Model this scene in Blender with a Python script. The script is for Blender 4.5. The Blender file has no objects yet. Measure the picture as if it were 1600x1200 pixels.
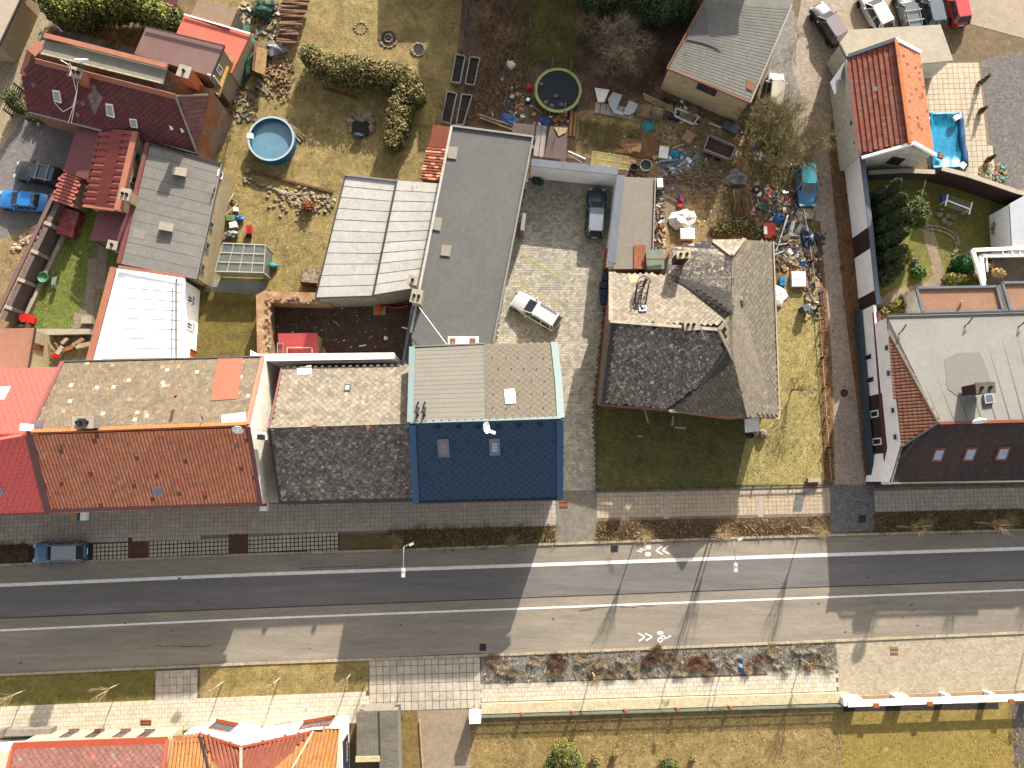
import bpy, math, random
import numpy as np
from mathutils import Vector, Matrix, Quaternion
from mathutils.geometry import intersect_line_plane
random.seed(7); rng=np.random.default_rng(7)
sc=bpy.context.scene
V=Vector
# ---------------------------------------------------------------- camera, sky, sun, exposure
FOC=1300.0; CH=72.0; NX,NY=785.0,760.0          # a drone 72 m up, looking almost straight down
CQ=V((NX-800,600-NY,-FOC)).normalized().rotation_difference(V((0,0,-1)))
cam=bpy.data.cameras.new('camera'); cam.sensor_width=36; cam.lens=FOC/1600*36
cam.clip_start=0.5; cam.clip_end=3000
co=bpy.data.objects.new('camera',cam); sc.collection.objects.link(co)
co.location=(0,0,CH); co.rotation_mode='QUATERNION'; co.rotation_quaternion=CQ; sc.camera=co
SUN_EL=math.radians(25.0); SUN_AZ=math.atan2(0.335,1.0)   # sun stands towards the top of the picture, slightly right
w=bpy.data.worlds.new('World'); sc.world=w; w.use_nodes=True
nt=w.node_tree; nt.nodes.clear()
sk=nt.nodes.new('ShaderNodeTexSky'); sk.sky_type='NISHITA'; sk.sun_disc=False
sk.sun_elevation=SUN_EL; sk.sun_rotation=SUN_AZ; sk.dust_density=3.0; sk.air_density=0.8
bg=nt.nodes.new('ShaderNodeBackground'); bg.inputs[1].default_value=0.135
wo=nt.nodes.new('ShaderNodeOutputWorld'); hz=nt.nodes.new('ShaderNodeHueSaturation'); hz.inputs['Saturation'].default_value=0.3; nt.links.new(sk.outputs[0],hz.inputs['Color']); nt.links.new(hz.outputs[0],bg.inputs[0]); nt.links.new(bg.outputs[0],wo.inputs[0])
sl=bpy.data.lights.new('sun','SUN'); sl.energy=4.8; sl.angle=math.radians(0.55); sl.color=(1.0,0.94,0.84)
so=bpy.data.objects.new('sun',sl); sc.collection.objects.link(so)
sdir=V((math.sin(SUN_AZ)*math.cos(SUN_EL),math.cos(SUN_AZ)*math.cos(SUN_EL),math.sin(SUN_EL)))
so.rotation_mode='QUATERNION'; so.rotation_quaternion=(-sdir).to_track_quat('-Z','Y'); so.location=sdir*200
sc.view_settings.view_transform='Standard'; sc.view_settings.look='None'
sc.view_settings.gamma=1.0; sc.view_settings.use_curve_mapping=False
sc.view_settings.exposure=1.78
# ---------------------------------------------------------------- helpers
def ray(px,py): return CQ@V((px-800,600-py,-FOC))
def P(px,py,z=0.0):
    r=ray(px,py); t=(CH-z)/-r.z
    return V((r.x*t,r.y*t,z))
def on(pl,px,py,off=0.0):
    """the point of a plane (point, normal) seen at a pixel"""
    o=V((0,0,CH)); p,n=pl; r=ray(px,py)
    return o+r*((p-o).dot(n)/r.dot(n))+n*off
def lin(c):
    c=c/255.0
    return c/12.92 if c<=0.04045 else ((c+0.055)/1.055)**2.4
GAIN=3.1
def C(r,g,b,k=GAIN): return tuple(min(0.85,lin(x)/k) for x in (r,g,b))
MATS={}
def M(key,c1,c2=None,c3=None,s=0.6,fine=9.0,grain=0.25,rough=0.85,metal=0.0,bump=0.0,bs=None,rnd=0.0,hue=0.0,
      stretch=None,t3=0.62,s3=None,spec=0.3,trans=0.0,alpha=1.0,brick=None,lo=0.38,hi=0.62,wave=None):
    """procedural material in world coordinates: two colours in patches, a third in spots, fine grain, change from piece to piece"""
    if key in MATS: return MATS[key]
    m=bpy.data.materials.new(key); m.use_nodes=True; t=m.node_tree; N=t.nodes; L=t.links
    b=N['Principled BSDF']; b.inputs['Roughness'].default_value=rough; b.inputs['Metallic'].default_value=metal
    b.inputs['Specular IOR Level'].default_value=spec
    if alpha<1: b.inputs['Alpha'].default_value=alpha
    g=N.new('ShaderNodeNewGeometry'); pos=g.outputs['Position']
    if stretch:
        mp=N.new('ShaderNodeMapping'); mp.inputs['Rotation'].default_value=(0,0,stretch[3] if len(stretch)>3 else 0)
        mp.inputs['Scale'].default_value=stretch[:3]; L.new(pos,mp.inputs[0]); pos=mp.outputs[0]
    def noise(sc_,det=4.0,dis=0.0,src=None,ro=0.6):
        n=N.new('ShaderNodeTexNoise'); n.inputs['Scale'].default_value=sc_; n.inputs['Detail'].default_value=det
        n.inputs['Roughness'].default_value=ro; n.inputs['Distortion'].default_value=dis; L.new(src or pos,n.inputs['Vector']); return n.outputs['Fac']
    def mr(x,a,c,d=0.0,e=1.0):
        n=N.new('ShaderNodeMapRange'); n.inputs[1].default_value=a; n.inputs[2].default_value=c
        n.inputs[3].default_value=d; n.inputs[4].default_value=e; L.new(x,n.inputs[0]); return n.outputs[0]
    def mix(f,a,c,mode='MIX'):
        n=N.new('ShaderNodeMix'); n.data_type='RGBA'; n.blend_type=mode
        for sck,v in ((n.inputs[0],f),(n.inputs[6],a),(n.inputs[7],c)):
            if isinstance(v,(float,int)): sck.default_value=v
            elif isinstance(v,tuple): sck.default_value=(*v,1)
            else: L.new(v,sck)
        return n.outputs[2]
    col=None
    if c2: col=mix(mr(noise(s,9.0,0.8,None,.68),lo-.06,hi+.06),c1,c2)
    else:
        col=mix(0.0,c1,c1)
    if brick:                                      # far small paving: courses with joints
        bw,bh,jc,ang=brick
        mp=N.new('ShaderNodeMapping'); mp.inputs['Rotation'].default_value=(0,0,ang); L.new(g.outputs['Position'],mp.inputs[0])
        bt=N.new('ShaderNodeTexBrick'); L.new(mp.outputs[0],bt.inputs['Vector']); bt.inputs['Scale'].default_value=1.0
        bt.inputs['Brick Width'].default_value=bw; bt.inputs['Row Height'].default_value=bh; bt.inputs['Mortar Size'].default_value=min(bw,bh)*0.09
        bt.inputs['Mortar Smooth'].default_value=0.3; bt.inputs['Color1'].default_value=(1,1,1,1); bt.inputs['Color2'].default_value=(0.72,0.72,0.72,1); bt.inputs['Mortar'].default_value=(*jc,1)
        col=mix(1.0,col,bt.outputs['Color'],'MULTIPLY')
    if c3: col=mix(mr(noise(s3 or s*3.1,6.0,0.6,g.outputs['Position']),t3,t3+0.08),col,c3)
    if grain:
        ga=min(.75,grain*1.55+.02); gr=mr(noise(fine,4.0,0.0,None,0.75),0.32,0.68,1-ga,1+ga)
        g2=mr(noise(2.3,5.0,0.5,None,0.7),0.35,0.65,1-ga*.55,1+ga*.55)
        mm=N.new('ShaderNodeMath'); mm.operation='MULTIPLY'; L.new(gr,mm.inputs[0]); L.new(g2,mm.inputs[1]); gr=mm.outputs[0]
        n=N.new('ShaderNodeVectorMath'); n.operation='SCALE'; L.new(col,n.inputs[0]); L.new(gr,n.inputs[3]); col=n.outputs[0]
    if rnd or hue:
        oi=N.new('ShaderNodeObjectInfo'); ad=N.new('ShaderNodeMath'); ad.operation='ADD'
        L.new(oi.outputs['Random'],ad.inputs[0]); L.new(g.outputs['Random Per Island'],ad.inputs[1])
        wn=N.new('ShaderNodeTexWhiteNoise'); wn.noise_dimensions='1D'; L.new(ad.outputs[0],wn.inputs['W'])
        hs=N.new('ShaderNodeHueSaturation'); L.new(col,hs.inputs['Color'])
        L.new(mr(wn.outputs['Value'],0,1,1-rnd,1+rnd),hs.inputs['Value'])
        if hue:
            sx=N.new('ShaderNodeSeparateColor'); L.new(wn.outputs['Color'],sx.inputs[0])
            L.new(mr(sx.outputs[1],0,1,0.5-hue,0.5+hue),hs.inputs['Hue']); L.new(mr(sx.outputs[2],0,1,max(.7,1-hue*18),1+hue*10),hs.inputs['Saturation'])
        col=hs.outputs['Color']
    L.new(col,b.inputs['Base Color'])
    if bump:
        bn=N.new('ShaderNodeBump'); bn.inputs['Strength'].default_value=bump; bn.inputs['Distance'].default_value=0.05
        if wave:
            wv=N.new('ShaderNodeTexWave'); wv.wave_profile='SIN'; wv.bands_direction='X'
            mp=N.new('ShaderNodeMapping'); mp.inputs['Rotation'].default_value=(0,0,wave[1]); L.new(g.outputs['Position'],mp.inputs[0])
            L.new(mp.outputs[0],wv.inputs[0]); wv.inputs['Scale'].default_value=wave[0]; L.new(wv.outputs['Fac'],bn.inputs['Height'])
        else: L.new(noise(bs or fine,6.0),bn.inputs['Height'])
        L.new(bn.outputs[0],b.inputs['Normal'])
    if trans:
        b.inputs['Transmission Weight'].default_value=trans; b.inputs['IOR'].default_value=1.1
    MATS[key]=m; return m
ORG={}
class MB:
    def __init__(s): s.v=[]; s.f=[]; s.m=[]
    def add(s,vs,fs,mi=0):
        k=len(s.v); s.v+=[tuple(x) for x in vs]
        for f in fs: s.f.append(tuple(i+k for i in f)); s.m.append(mi)
    def poly(s,pts,mi=0): s.add(pts,[tuple(range(len(pts)))],mi); return s
    def slab(s,pts,vec,mi=0):
        """polygon extruded along vec"""
        n=len(pts); nn=sum(((pts[i]).cross(pts[(i+1)%n]) for i in range(n)),V((0,0,0)))
        if nn.dot(vec)<0: pts=pts[::-1]
        vs=list(pts)+[p+vec for p in pts]
        s.add(vs,[tuple(range(n-1,-1,-1)),tuple(range(n,2*n))]+[(i,(i+1)%n,n+(i+1)%n,n+i) for i in range(n)],mi); return s
    def prism(s,pts,z0,z1,mi=0): return s.slab([V((p[0],p[1],z0)) for p in pts],V((0,0,z1-z0)),mi)
    def box(s,c,sz,rz=0.0,R=None,mi=0,taper=1.0):
        R=R or Matrix.Rotation(rz,3,'Z'); c=V(c); x,y,z=[q/2 for q in sz]
        s.add([c+R@V((a*x*(taper if d>0 else 1),b_*y*(taper if d>0 else 1),d*z)) for d in (-1,1) for a,b_ in ((-1,-1),(1,-1),(1,1),(-1,1))],
              [(3,2,1,0),(4,5,6,7),(0,1,5,4),(1,2,6,5),(2,3,7,6),(3,0,4,7)],mi); return s
    def bar(s,a,b,wd,h=None,mi=0,up=None):
        a=V(a); b=V(b); d=b-a; L=d.length
        if L<1e-4: return s
        d/=L; u=V(up) if up else (V((0,0,1)) if abs(d.z)<0.95 else V((0,1,0)))
        x=d.cross(u).normalized(); z=x.cross(d)
        s.box((a+b)/2,(L,wd,h or wd),R=Matrix((d,x,z)).transposed(),mi=mi); return s
    def tube(s,pts,r,n=6,mi=0,closed=False):
        pts=[V(p) for p in pts]; k=len(s.v); N=len(pts); rs=r if isinstance(r,(list,tuple)) else [r]*N
        for i,p in enumerate(pts):
            d=(pts[(i+1)%N if closed else min(i+1,N-1)]-pts[(i-1)%N if closed else max(i-1,0)]).normalized()
            u=V((0,0,1)) if abs(d.z)<0.9 else V((1,0,0)); x=d.cross(u).normalized(); y=d.cross(x)
            s.v+=[tuple(p+(x*math.cos(q*2*math.pi/n)+y*math.sin(q*2*math.pi/n))*rs[i]) for q in range(n)]
        for i in range(N if closed else N-1):
            j=(i+1)%N
            for q in range(n): s.f.append((k+i*n+q,k+i*n+(q+1)%n,k+j*n+(q+1)%n,k+j*n+q)); s.m.append(mi)
        if not closed:
            s.f+= [tuple(k+q for q in range(n))[::-1],tuple(k+(N-1)*n+q for q in range(n))]; s.m+=[mi,mi]
        return s
    def cyl(s,c,r,h,n=16,mi=0,r2=None):
        c=V(c); return s.tube([c,c+V((0,0,h))],[r,r if r2 is None else r2],n,mi)
    def lathe(s,c,prof,n=20,mi=0,R=None):
        c=V(c); R=R or Matrix.Identity(3); k=len(s.v)
        for r,z in prof: s.v+=[tuple(c+R@V((r*math.cos(q*2*math.pi/n),r*math.sin(q*2*math.pi/n),z))) for q in range(n)]
        for i in range(len(prof)-1):
            for q in range(n): s.f.append((k+i*n+q,k+i*n+(q+1)%n,k+(i+1)*n+(q+1)%n,k+(i+1)*n+q)); s.m.append(mi)
        return s
    def blob(s,c,rad,n=9,m=6,j=0.15,mi=0):
        """an uneven stone or bundle"""
        c=V(c); k=len(s.v); ph=random.uniform(0,7)
        for a in range(m+1):
            t=math.pi*a/m
            for q in range(n):
                f=2*math.pi*q/n; e=1+random.uniform(-j,j) if 0<a<m else 1
                s.v.append((c.x+rad[0]*math.sin(t)*math.cos(f+ph)*e,c.y+rad[1]*math.sin(t)*math.sin(f+ph)*e,c.z+rad[2]*math.cos(t)*e))
        for a in range(m):
            for q in range(n): s.f.append((k+a*n+q,k+(a+1)*n+q,k+(a+1)*n+(q+1)%n,k+a*n+(q+1)%n)); s.m.append(mi)
        return s
    def build(s,name,mats,parent=None,smooth=False,**pr):
        o_=ORG.get(parent.name,V((0,0,0))) if parent else V((0,0,0))
        me=bpy.data.meshes.new(name); me.from_pydata([(a-o_.x,b-o_.y,c-o_.z) for a,b,c in s.v],[],s.f)
        if not isinstance(mats,(list,tuple)): mats=[mats]
        for m in mats: me.materials.append(m)
        if len(mats)>1: me.polygons.foreach_set('material_index',s.m)
        if smooth: me.polygons.foreach_set('use_smooth',[True]*len(me.polygons))
        return link(name,me,parent,**pr)
def link(name,data,parent=None,loc=None,**pr):
    o=bpy.data.objects.new(name,data); sc.collection.objects.link(o)
    if parent: o.parent=parent
    if loc is not None: o.location=loc
    ORG[o.name]=ORG.get(parent.name,V((0,0,0))) if parent else V(loc) if loc is not None else V((0,0,0))
    for k,v in pr.items():
        if v: o[k]=v
    return o
def thing(name,label,cat,loc=(0,0,0),group=None): return link(name,None,None,V(loc),label=label,category=cat,group=group)
def top(mb,name,label,cat,mats,group=None,**k): return mb.build(name,mats,None,label=label,category=cat,group=group,**k)
def struct(mb,name,mats): return mb.build(name,mats,None,kind='structure')
def npmesh(name,verts,nper,mats,parent=None,midx=None,smooth=False,**pr):
    """many separate small faces: verts (N*nper,3), each run of nper a face"""
    o_=ORG.get(parent.name,V((0,0,0))) if parent else V((0,0,0))
    verts=np.asarray(verts,np.float32).reshape(-1,3)-np.array(o_,np.float32); n=len(verts)//nper
    me=bpy.data.meshes.new(name); me.vertices.add(len(verts)); me.vertices.foreach_set('co',verts.ravel())
    me.loops.add(n*nper); me.loops.foreach_set('vertex_index',np.arange(n*nper,dtype=np.int32))
    me.polygons.add(n); me.polygons.foreach_set('loop_start',np.arange(0,n*nper,nper,dtype=np.int32)); me.polygons.foreach_set('loop_total',np.full(n,nper,np.int32))
    if not isinstance(mats,(list,tuple)): mats=[mats]
    for m in mats: me.materials.append(m)
    if midx is not None: me.polygons.foreach_set('material_index',np.asarray(midx,np.int32))
    me.update(calc_edges=True)
    return link(name,me,parent,**pr)
def copy_tree(o,parent=None,loc=None,rz=None,label=None,sc_=None):
    c=o.copy(); sc.collection.objects.link(c); c.parent=parent
    ORG[c.name]=V(loc) if loc is not None else ORG.get(parent.name) if parent else V((0,0,0))
    if loc is not None: c.location=loc
    if rz is not None: c.rotation_euler=(0,0,rz)
    if sc_: c.scale=(sc_,)*3
    if label: c['label']=label
    for ch in o.children: copy_tree(ch,c)
    return c
def pip(poly,x,y):
    x=np.asarray(x); y=np.asarray(y); r=np.zeros(x.shape,bool); n=len(poly)
    for i in range(n):
        x1,y1=poly[i][0],poly[i][1]; x2,y2=poly[(i+1)%n][0],poly[(i+1)%n][1]
        if y1==y2: continue
        c=((y1>y)!=(y2>y))&(x<(x2-x1)*(y-y1)/(y2-y1)+x1); r^=c
    return r
def G(pts,z=0.0): return [P(x,y,z) for x,y in pts]
LV=[0.004]
def sheet(name,pts,mat,lvl,th=0.0,mb=None):
    """a ground sheet, lvl steps of 4 mm above the ground"""
    b=MB().slab(G(pts,0),V((0,0,0.004*lvl+th))); 
    return struct(b,name,mat)
def pave(name,pts,w_,h_,d0,d1,mat,z,gap=0.012,bond=True,th=0.02,indiv=0,parent=None,tilt=0.0,skip=0.0,under=None,piece='paving_slab',jit=0.0):
    """paving pieces laid over a ground polygon, courses running from pixel d0 to pixel d1"""
    poly=G(pts); dx=(P(*d1)-P(*d0)); dx.z=0; dx.normalize(); dy=V((-dx.y,dx.x,0)); o=P(*d0)
    us=[(p-o).dot(dx) for p in poly]; vs=[(p-o).dot(dy) for p in poly]
    base=parent
    if under: base=struct(MB().slab(poly,V((0,0,z))),name,under)
    R=Matrix((dx,dy,V((0,0,1)))).transposed(); mb=MB(); me=None; k=0
    cells=[]
    for j in range(math.floor(min(vs)/h_)-1,math.ceil(max(vs)/h_)+1):
        sh=(0.5 if (j%2 and bond) else 0)
        for i in range(math.floor(min(us)/w_)-1,math.ceil(max(us)/w_)+1):
            u=(i+0.5+sh)*w_; v=(j+0.5)*h_; cells.append((u,v))
    ca=np.array(cells); ok=pip([(a,b) for a,b in zip(us,vs)],ca[:,0],ca[:,1]); ca=ca[ok]
    for (u,v) in ca:
        if skip and random.random()<skip: continue
        c=o+dx*u+dy*v; zz=z+th/2+random.uniform(-0.004,0.004); RR=R
        if tilt: RR=R@Matrix.Rotation(random.uniform(-tilt,tilt),3,'X')@Matrix.Rotation(random.uniform(-tilt,tilt),3,'Y')
        if jit: RR=RR@Matrix.Rotation(random.uniform(-jit,jit),3,'Z')
        if k<indiv:
            if me is None:
                t=MB().box((0,0,0),(w_-gap,h_-gap,th)); me=bpy.data.meshes.new(piece); me.from_pydata(t.v,[],t.f); me.materials.append(mat)
            q=link(piece,me,base,loc=V((c.x,c.y,zz))-ORG.get(base.name,V((0,0,0)))); q.rotation_euler=RR.to_euler(); k+=1
        else: mb.box((c.x,c.y,zz),(w_-gap,h_-gap,th),R=RR)
    if mb.f: mb.build(piece+'s' if base else name,mat,base,kind='stuff' if base else 'structure')
    return base
# ---- foliage, grass, twigs
def leaves(cen,rad,n,size,shell=0.55,flat=0.0):
    """leaf quads spread through ellipsoids; cen,rad lists"""
    out=[]
    for c,r,k in zip(cen,rad,n):
        d=rng.normal(size=(k,3)); d/=np.linalg.norm(d,axis=1)[:,None]; q=(shell+(1-shell)*rng.random(k))**0.8
        q*=1+0.12*np.sin(d[:,0]*7+c[0])*np.cos(d[:,1]*6+c[1])
        p=np.array(c)+d*q[:,None]*np.array(r)
        nrm=d*0.7+rng.normal(size=(k,3))*0.6+np.array([0,0,flat]); nrm/=np.linalg.norm(nrm,axis=1)[:,None]
        a=np.cross(nrm,rng.normal(size=(k,3))); a/=np.linalg.norm(a,axis=1)[:,None]; b=np.cross(nrm,a)
        s=size*(0.6+0.8*rng.random(k))[:,None]
        out.append(np.stack([p-a*s,p-b*s*0.55,p+a*s,p+b*s*0.55],1))
    return np.concatenate(out).reshape(-1,3)
def lawn(name,pts,mats,dens=14,size=0.13,lvl=0,parent=None,z=0.0,kind='stuff',probs=None,h=1.0):
    poly=G(pts); xs=[p.x for p in poly]; ys=[p.y for p in poly]
    n=int((max(xs)-min(xs))*(max(ys)-min(ys))*dens); x=rng.uniform(min(xs),max(xs),n); y=rng.uniform(min(ys),max(ys),n)
    ok=pip([(p.x,p.y) for p in poly],x,y); x=x[ok]; y=y[ok]; n=len(x)
    cl=np.sin(x*0.9+np.sin(y*0.7)*2)*np.cos(y*1.1+np.sin(x*0.5)*1.7); keep=rng.random(n)<0.55+0.45*cl; x=x[keep]; y=y[keep]; n=len(x)
    a=rng.uniform(0,2*math.pi,n); L=size*rng.uniform(0.4,1.3,n); W_=L*rng.uniform(0.1,0.22,n); hh=L*rng.uniform(0.2,0.8,n)*h
    ca,sa=np.cos(a),np.sin(a); z0=z+0.004*lvl
    v=np.stack([np.stack([x-sa*W_,y+ca*W_,np.full(n,z0)],1),np.stack([x+sa*W_,y-ca*W_,np.full(n,z0)],1),np.stack([x+ca*L,y+sa*L,z0+hh],1)],1)
    mi=rng.choice(len(mats),n,p=probs) if isinstance(mats,(list,tuple)) else None
    return npmesh(name,v.reshape(-1,3),3,mats,parent,mi,kind=kind)
def twigs(mb,p,d,L,r,depth,spread=0.6,n=3,up=0.15,segs=2,mi=0,sides=4,shr=0.68):
    pts=[V(p)]; dd=V(d).normalized(); 
    for i in range(segs):
        dd=(dd+V((random.gauss(0,.12),random.gauss(0,.12),random.gauss(0,.08)+up*0.3))).normalized(); pts.append(pts[-1]+dd*L/segs)
    mb.tube(pts,[r*(1-0.45*i/segs) for i in range(segs+1)],sides,mi)
    if depth<=0: return
    for k in range(n):
        ax=dd.cross(V((random.gauss(0,1),random.gauss(0,1),random.gauss(0,1)))).normalized()
        nd=(Matrix.Rotation(random.uniform(0.35,1.0)*spread*1.6,3,ax)@dd); nd.z+=up
        q=pts[-1] if k==0 else pts[1].lerp(pts[-1],random.uniform(0.2,1))
        twigs(mb,q,nd,L*random.uniform(shr-.13,shr+.12),r*0.55,depth-1,spread,n,up,segs,mi,3,shr)
# ---------------------------------------------------------------- houses
def plane_of(spec):
    kn=[P(*s) for s in spec]; a=np.array([tuple(k) for k in kn]); c=a.mean(0)
    n=V(np.linalg.svd(a-c)[2][2]).normalized()
    if n.z<0: n=-n
    return kn,(V(c),n)
def tile_geo(kind,w,h,t):
    if kind=='pan':      # a humped clay tile, lower end lifted
        v=[]; 
        for y,z in ((-h*.54,t*1.3),(h*.54,0.0)): v+=[(-w*.43,y,z),(-w*.2,y,z+t*1.6),(w*.2,y,z+t*1.6),(w*.43,y,z)]
        return v,[(0,1,5,4),(1,2,6,5),(2,3,7,6),(3,2,1,0)]
    if kind=='diamond':
        a=w*.5*.93; v=[(0,-a*1.41,t*1.6),(a*1.41,0,t*.8),(0,a*1.41,0),(-a*1.41,0,t*.8)]; 
        return v+[(x,y,z-t) for x,y,z in v],[(0,1,2,3),(4,5,1,0),(7,4,0,3)]
    v=[(-w*.475,-h*.47,t*1.7),(w*.475,-h*.47,t*1.7),(w*.475,h*.48,t*.2),(-w*.475,h*.48,t*.2)]
    return v+[(x,y,-t) for x,y,z in v[:2]],[(0,1,2,3),(4,5,1,0)]
def frame_of(pl,udir=None):
    p,n=pl
    if udir is not None: u=(udir-n*udir.dot(n)).normalized(); v=n.cross(u)
    else:
        v=(V((0,0,1))-n*n.z).normalized(); u=v.cross(n)
    return u,v
def tiles(parent,pts,pl,kind,w,h,mat,t=0.025,indiv=0,name='roof_tile',off=0.03,udir=None,skip=0.0,jit=0.0,margin=0.0,odd=None,center=None):
    u,v=frame_of(pl,udir); n=pl[1]; o=pl[0]
    poly=[((p-o).dot(u),(p-o).dot(v)) for p in pts]
    us=[a for a,b in poly]; vs=[b for a,b in poly]; cells=[]
    pu,pv=(w,h) if kind!='diamond' else (w*1.414,w*.707)
    for j in range(int((max(vs)-min(vs))/pv)+2):
        for i in range(int((max(us)-min(us))/pu)+2):
            sh=(0.5 if j%2 and (kind!='pan') else 0)
            cells.append((min(us)+(i+sh+0.5-0.25*(kind=='diamond'))*pu,min(vs)+(j+.5)*pv))
    ca=np.array(cells); c0_=(sum(us)/len(us),sum(vs)/len(vs)); sz_=max(max(us)-min(us),max(vs)-min(vs))/2; kk=1-margin/sz_
    ca=ca[pip([(c0_[0]+(a-c0_[0])*kk,c0_[1]+(b-c0_[1])*kk) for a,b in poly],ca[:,0],ca[:,1])]
    gv,gf=tile_geo(kind,w,h,t); R=Matrix((u,v,n)).transposed(); mb=MB(); me=None; k=0
    if indiv and center is not None:
        c0=((center-o).dot(u),(center-o).dot(v)); ca=ca[np.argsort((ca[:,0]-c0[0])**2+(ca[:,1]-c0[1])**2)]
    ms=mat if isinstance(mat,(list,tuple)) else [mat]
    for a,b in ca:
        if skip and random.random()<skip: continue
        c=o+u*a+v*b+n*(off+random.uniform(0,jit))
        RR=R@Matrix.Rotation(random.gauss(0,jit*1.6),3,'Z') if jit else R
        if k<indiv:
            if me is None: me=bpy.data.meshes.new(name); me.from_pydata(gv,[],gf); me.materials.append(ms[0])
            q=link(name,me,parent,loc=c-ORG.get(parent.name,V((0,0,0)))); q.rotation_euler=RR.to_euler(); k+=1
        else:
            mi=0
            if len(ms)>1: 
                mi=0 if random.random()>(odd or 0.05) else random.randrange(1,len(ms))
            mb.add([c+RR@V(x) for x in gv],gf,mi)
    if mb.f: mb.build(name+'s',ms,parent,kind='stuff')
def seams(parent,pts,pl,n,mat,axis_px,seam_mat=None,name='roof_panel',rib=0.05,gap=0.03,along=None,th=0.03):
    """split a quad plane (4 pts: a b c d, panels stacked from edge ab to edge dc) into n metal panels with upstanding seams"""
    a,b,c,d=pts[:4]; nrm=pl[1]
    for i in range(n):
        f0,f1=i/n,(i+1)/n
        q=[a.lerp(d,f0),b.lerp(c,f0),b.lerp(c,f1),a.lerp(d,f1)]
        e=(q[3]-q[0]).normalized()*gap*.5
        q=[q[0]+e,q[1]+e,q[2]-e,q[3]-e]; mb=MB().slab([x+nrm*(0.02+random.uniform(0,.008)) for x in q],nrm*th)
        mb.build(name,mat,parent)
        if i and rib: MB().bar(a.lerp(d,f0)+nrm*(.04),b.lerp(c,f0)+nrm*(.04),0.035,rib,up=nrm).build('seam',seam_mat or mat,parent)
class House:
    def __init__(s,name,label,cat,planes,wall,roofmat,inset=0.35,thick=0.14,group=None,base=0.0,drop=0.16,trim=None):
        """planes: list of (spec, material) with spec = [(px,py,z)...]; walls drop from the outer edges"""
        allp=[plane_of(p[0] if isinstance(p,tuple) else p) for p in planes]
        c=sum((q for pts,_ in allp for q in pts),V((0,0,0)))/sum(len(pts) for pts,_ in allp); s.c=V((c.x,c.y,base))
        s.root=thing(name,label,cat,s.c,group); s.planes=allp; s.roofs=[]; s.walls=[]
        size=max((q-c).length for pts,_ in allp for q in pts); k=1-inset/size
        for (pts,pl),sp in zip(allp,planes):
            m=sp[1] if isinstance(sp,tuple) else roofmat
            s.roofs.append(MB().slab([q-pl[1]*.04 for q in pts],-pl[1]*thick).build('roof_slope' if len(allp)>1 else 'roof',m,s.root))
        ins=lambda q: V((c.x+(q.x-c.x)*k,c.y+(q.y-c.y)*k,q.z-drop-thick))
        if wall:
            mb=MB(); seen={}
            specs=[(p[0] if isinstance(p,tuple) else p) for p in planes]
            for sp in specs:
                m=len(sp)
                for i in range(m): 
                    e=frozenset((sp[i][:2],sp[(i+1)%m][:2])); seen[e]=seen.get(e,0)+1
            for sp,(pts,pl) in zip(specs,allp):
                m=len(sp); mb.poly([ins(q) for q in pts])
                for i in range(m):
                    if seen[frozenset((sp[i][:2],sp[(i+1)%m][:2]))]>1: continue
                    a,b=ins(pts[i]),ins(pts[(i+1)%m]); 
                    mb.poly([V((a.x,a.y,base-.3)),V((b.x,b.y,base-.3)),b,a])
                    nn=V((b.y-a.y,-(b.x-a.x),0)).normalized(); mid=(a+b)/2
                    if nn.dot(mid-c)<0: nn=-nn
                    s.walls.append((a,b,nn))
            s.wall=mb.build('wall',wall,s.root)
    def wallplane(s,px,py):
        best=None; o=V((0,0,CH))
        for a,b,n in s.walls:
            if n.dot(o-a)<=0: continue
            q=on((a,n),px,py); L=(V((b.x-a.x,b.y-a.y,0))).length
            tt=(q-a).dot(V((b.x-a.x,b.y-a.y,0)))/(L*L)
            if -0.05<tt<1.05 and -0.5<q.z<max(a.z,b.z)+.6:
                dd=(q-o).length
                if best is None or dd<best[0]: best=(dd,(a,n))
        return best[1] if best else None
    def window(s,quad,frame,glass,bars=1,name='window',proud=0.05,door=False,sill=None):
        cx=sum(q[0] for q in quad)/4; cy=sum(q[1] for q in quad)/4
        pl=s.wallplane(cx,cy)
        if pl is None: print('no wall for',name,quad[0]); return
        n=pl[1]; ps=[on(pl,*q) for q in quad]; 
        hd=V((-n.y,n.x,0)); c=sum(ps,V((0,0,0)))/4
        W_=(abs((ps[1]-ps[0]).dot(hd))+abs((ps[2]-ps[3]).dot(hd)))/4; zz=sorted(p.z for p in ps); H_=(zz[3]+zz[2]-zz[1]-zz[0])/4; W_=max(W_,.3); H_=min(max(H_,.4),max(c.z-.05,.3),1.0)
        R=Matrix((hd,V((0,0,1)),n)).transposed(); c=c+n*0.01
        f=MB(); t=0.09
        for sgn in (-1,1):
            f.box(c+hd*sgn*(W_-t/2)+n*proud/2,(t,2*H_,proud+.04),R=R); f.box(c+V((0,0,sgn*(H_-t/2)))+n*proud/2,(2*W_-2*t,t,proud+.04),R=R)
        for i in range(bars): f.box(c+hd*((i+1)/(bars+1)*2-1)*W_+n*proud/2,(0.06,2*H_-2*t,proud),R=R)
        w=f.build(name,frame,s.root)
        MB().box(c+n*.012,(2*W_-2*t,2*H_-2*t,.02),R=R).build('door_leaf' if door else 'pane',glass,w)
        if sill: MB().box(c+V((0,0,-H_-.04))+n*.1,(2*W_+.1,.06,.22),R=R).build('sill',sill,w)
        return w
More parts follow.
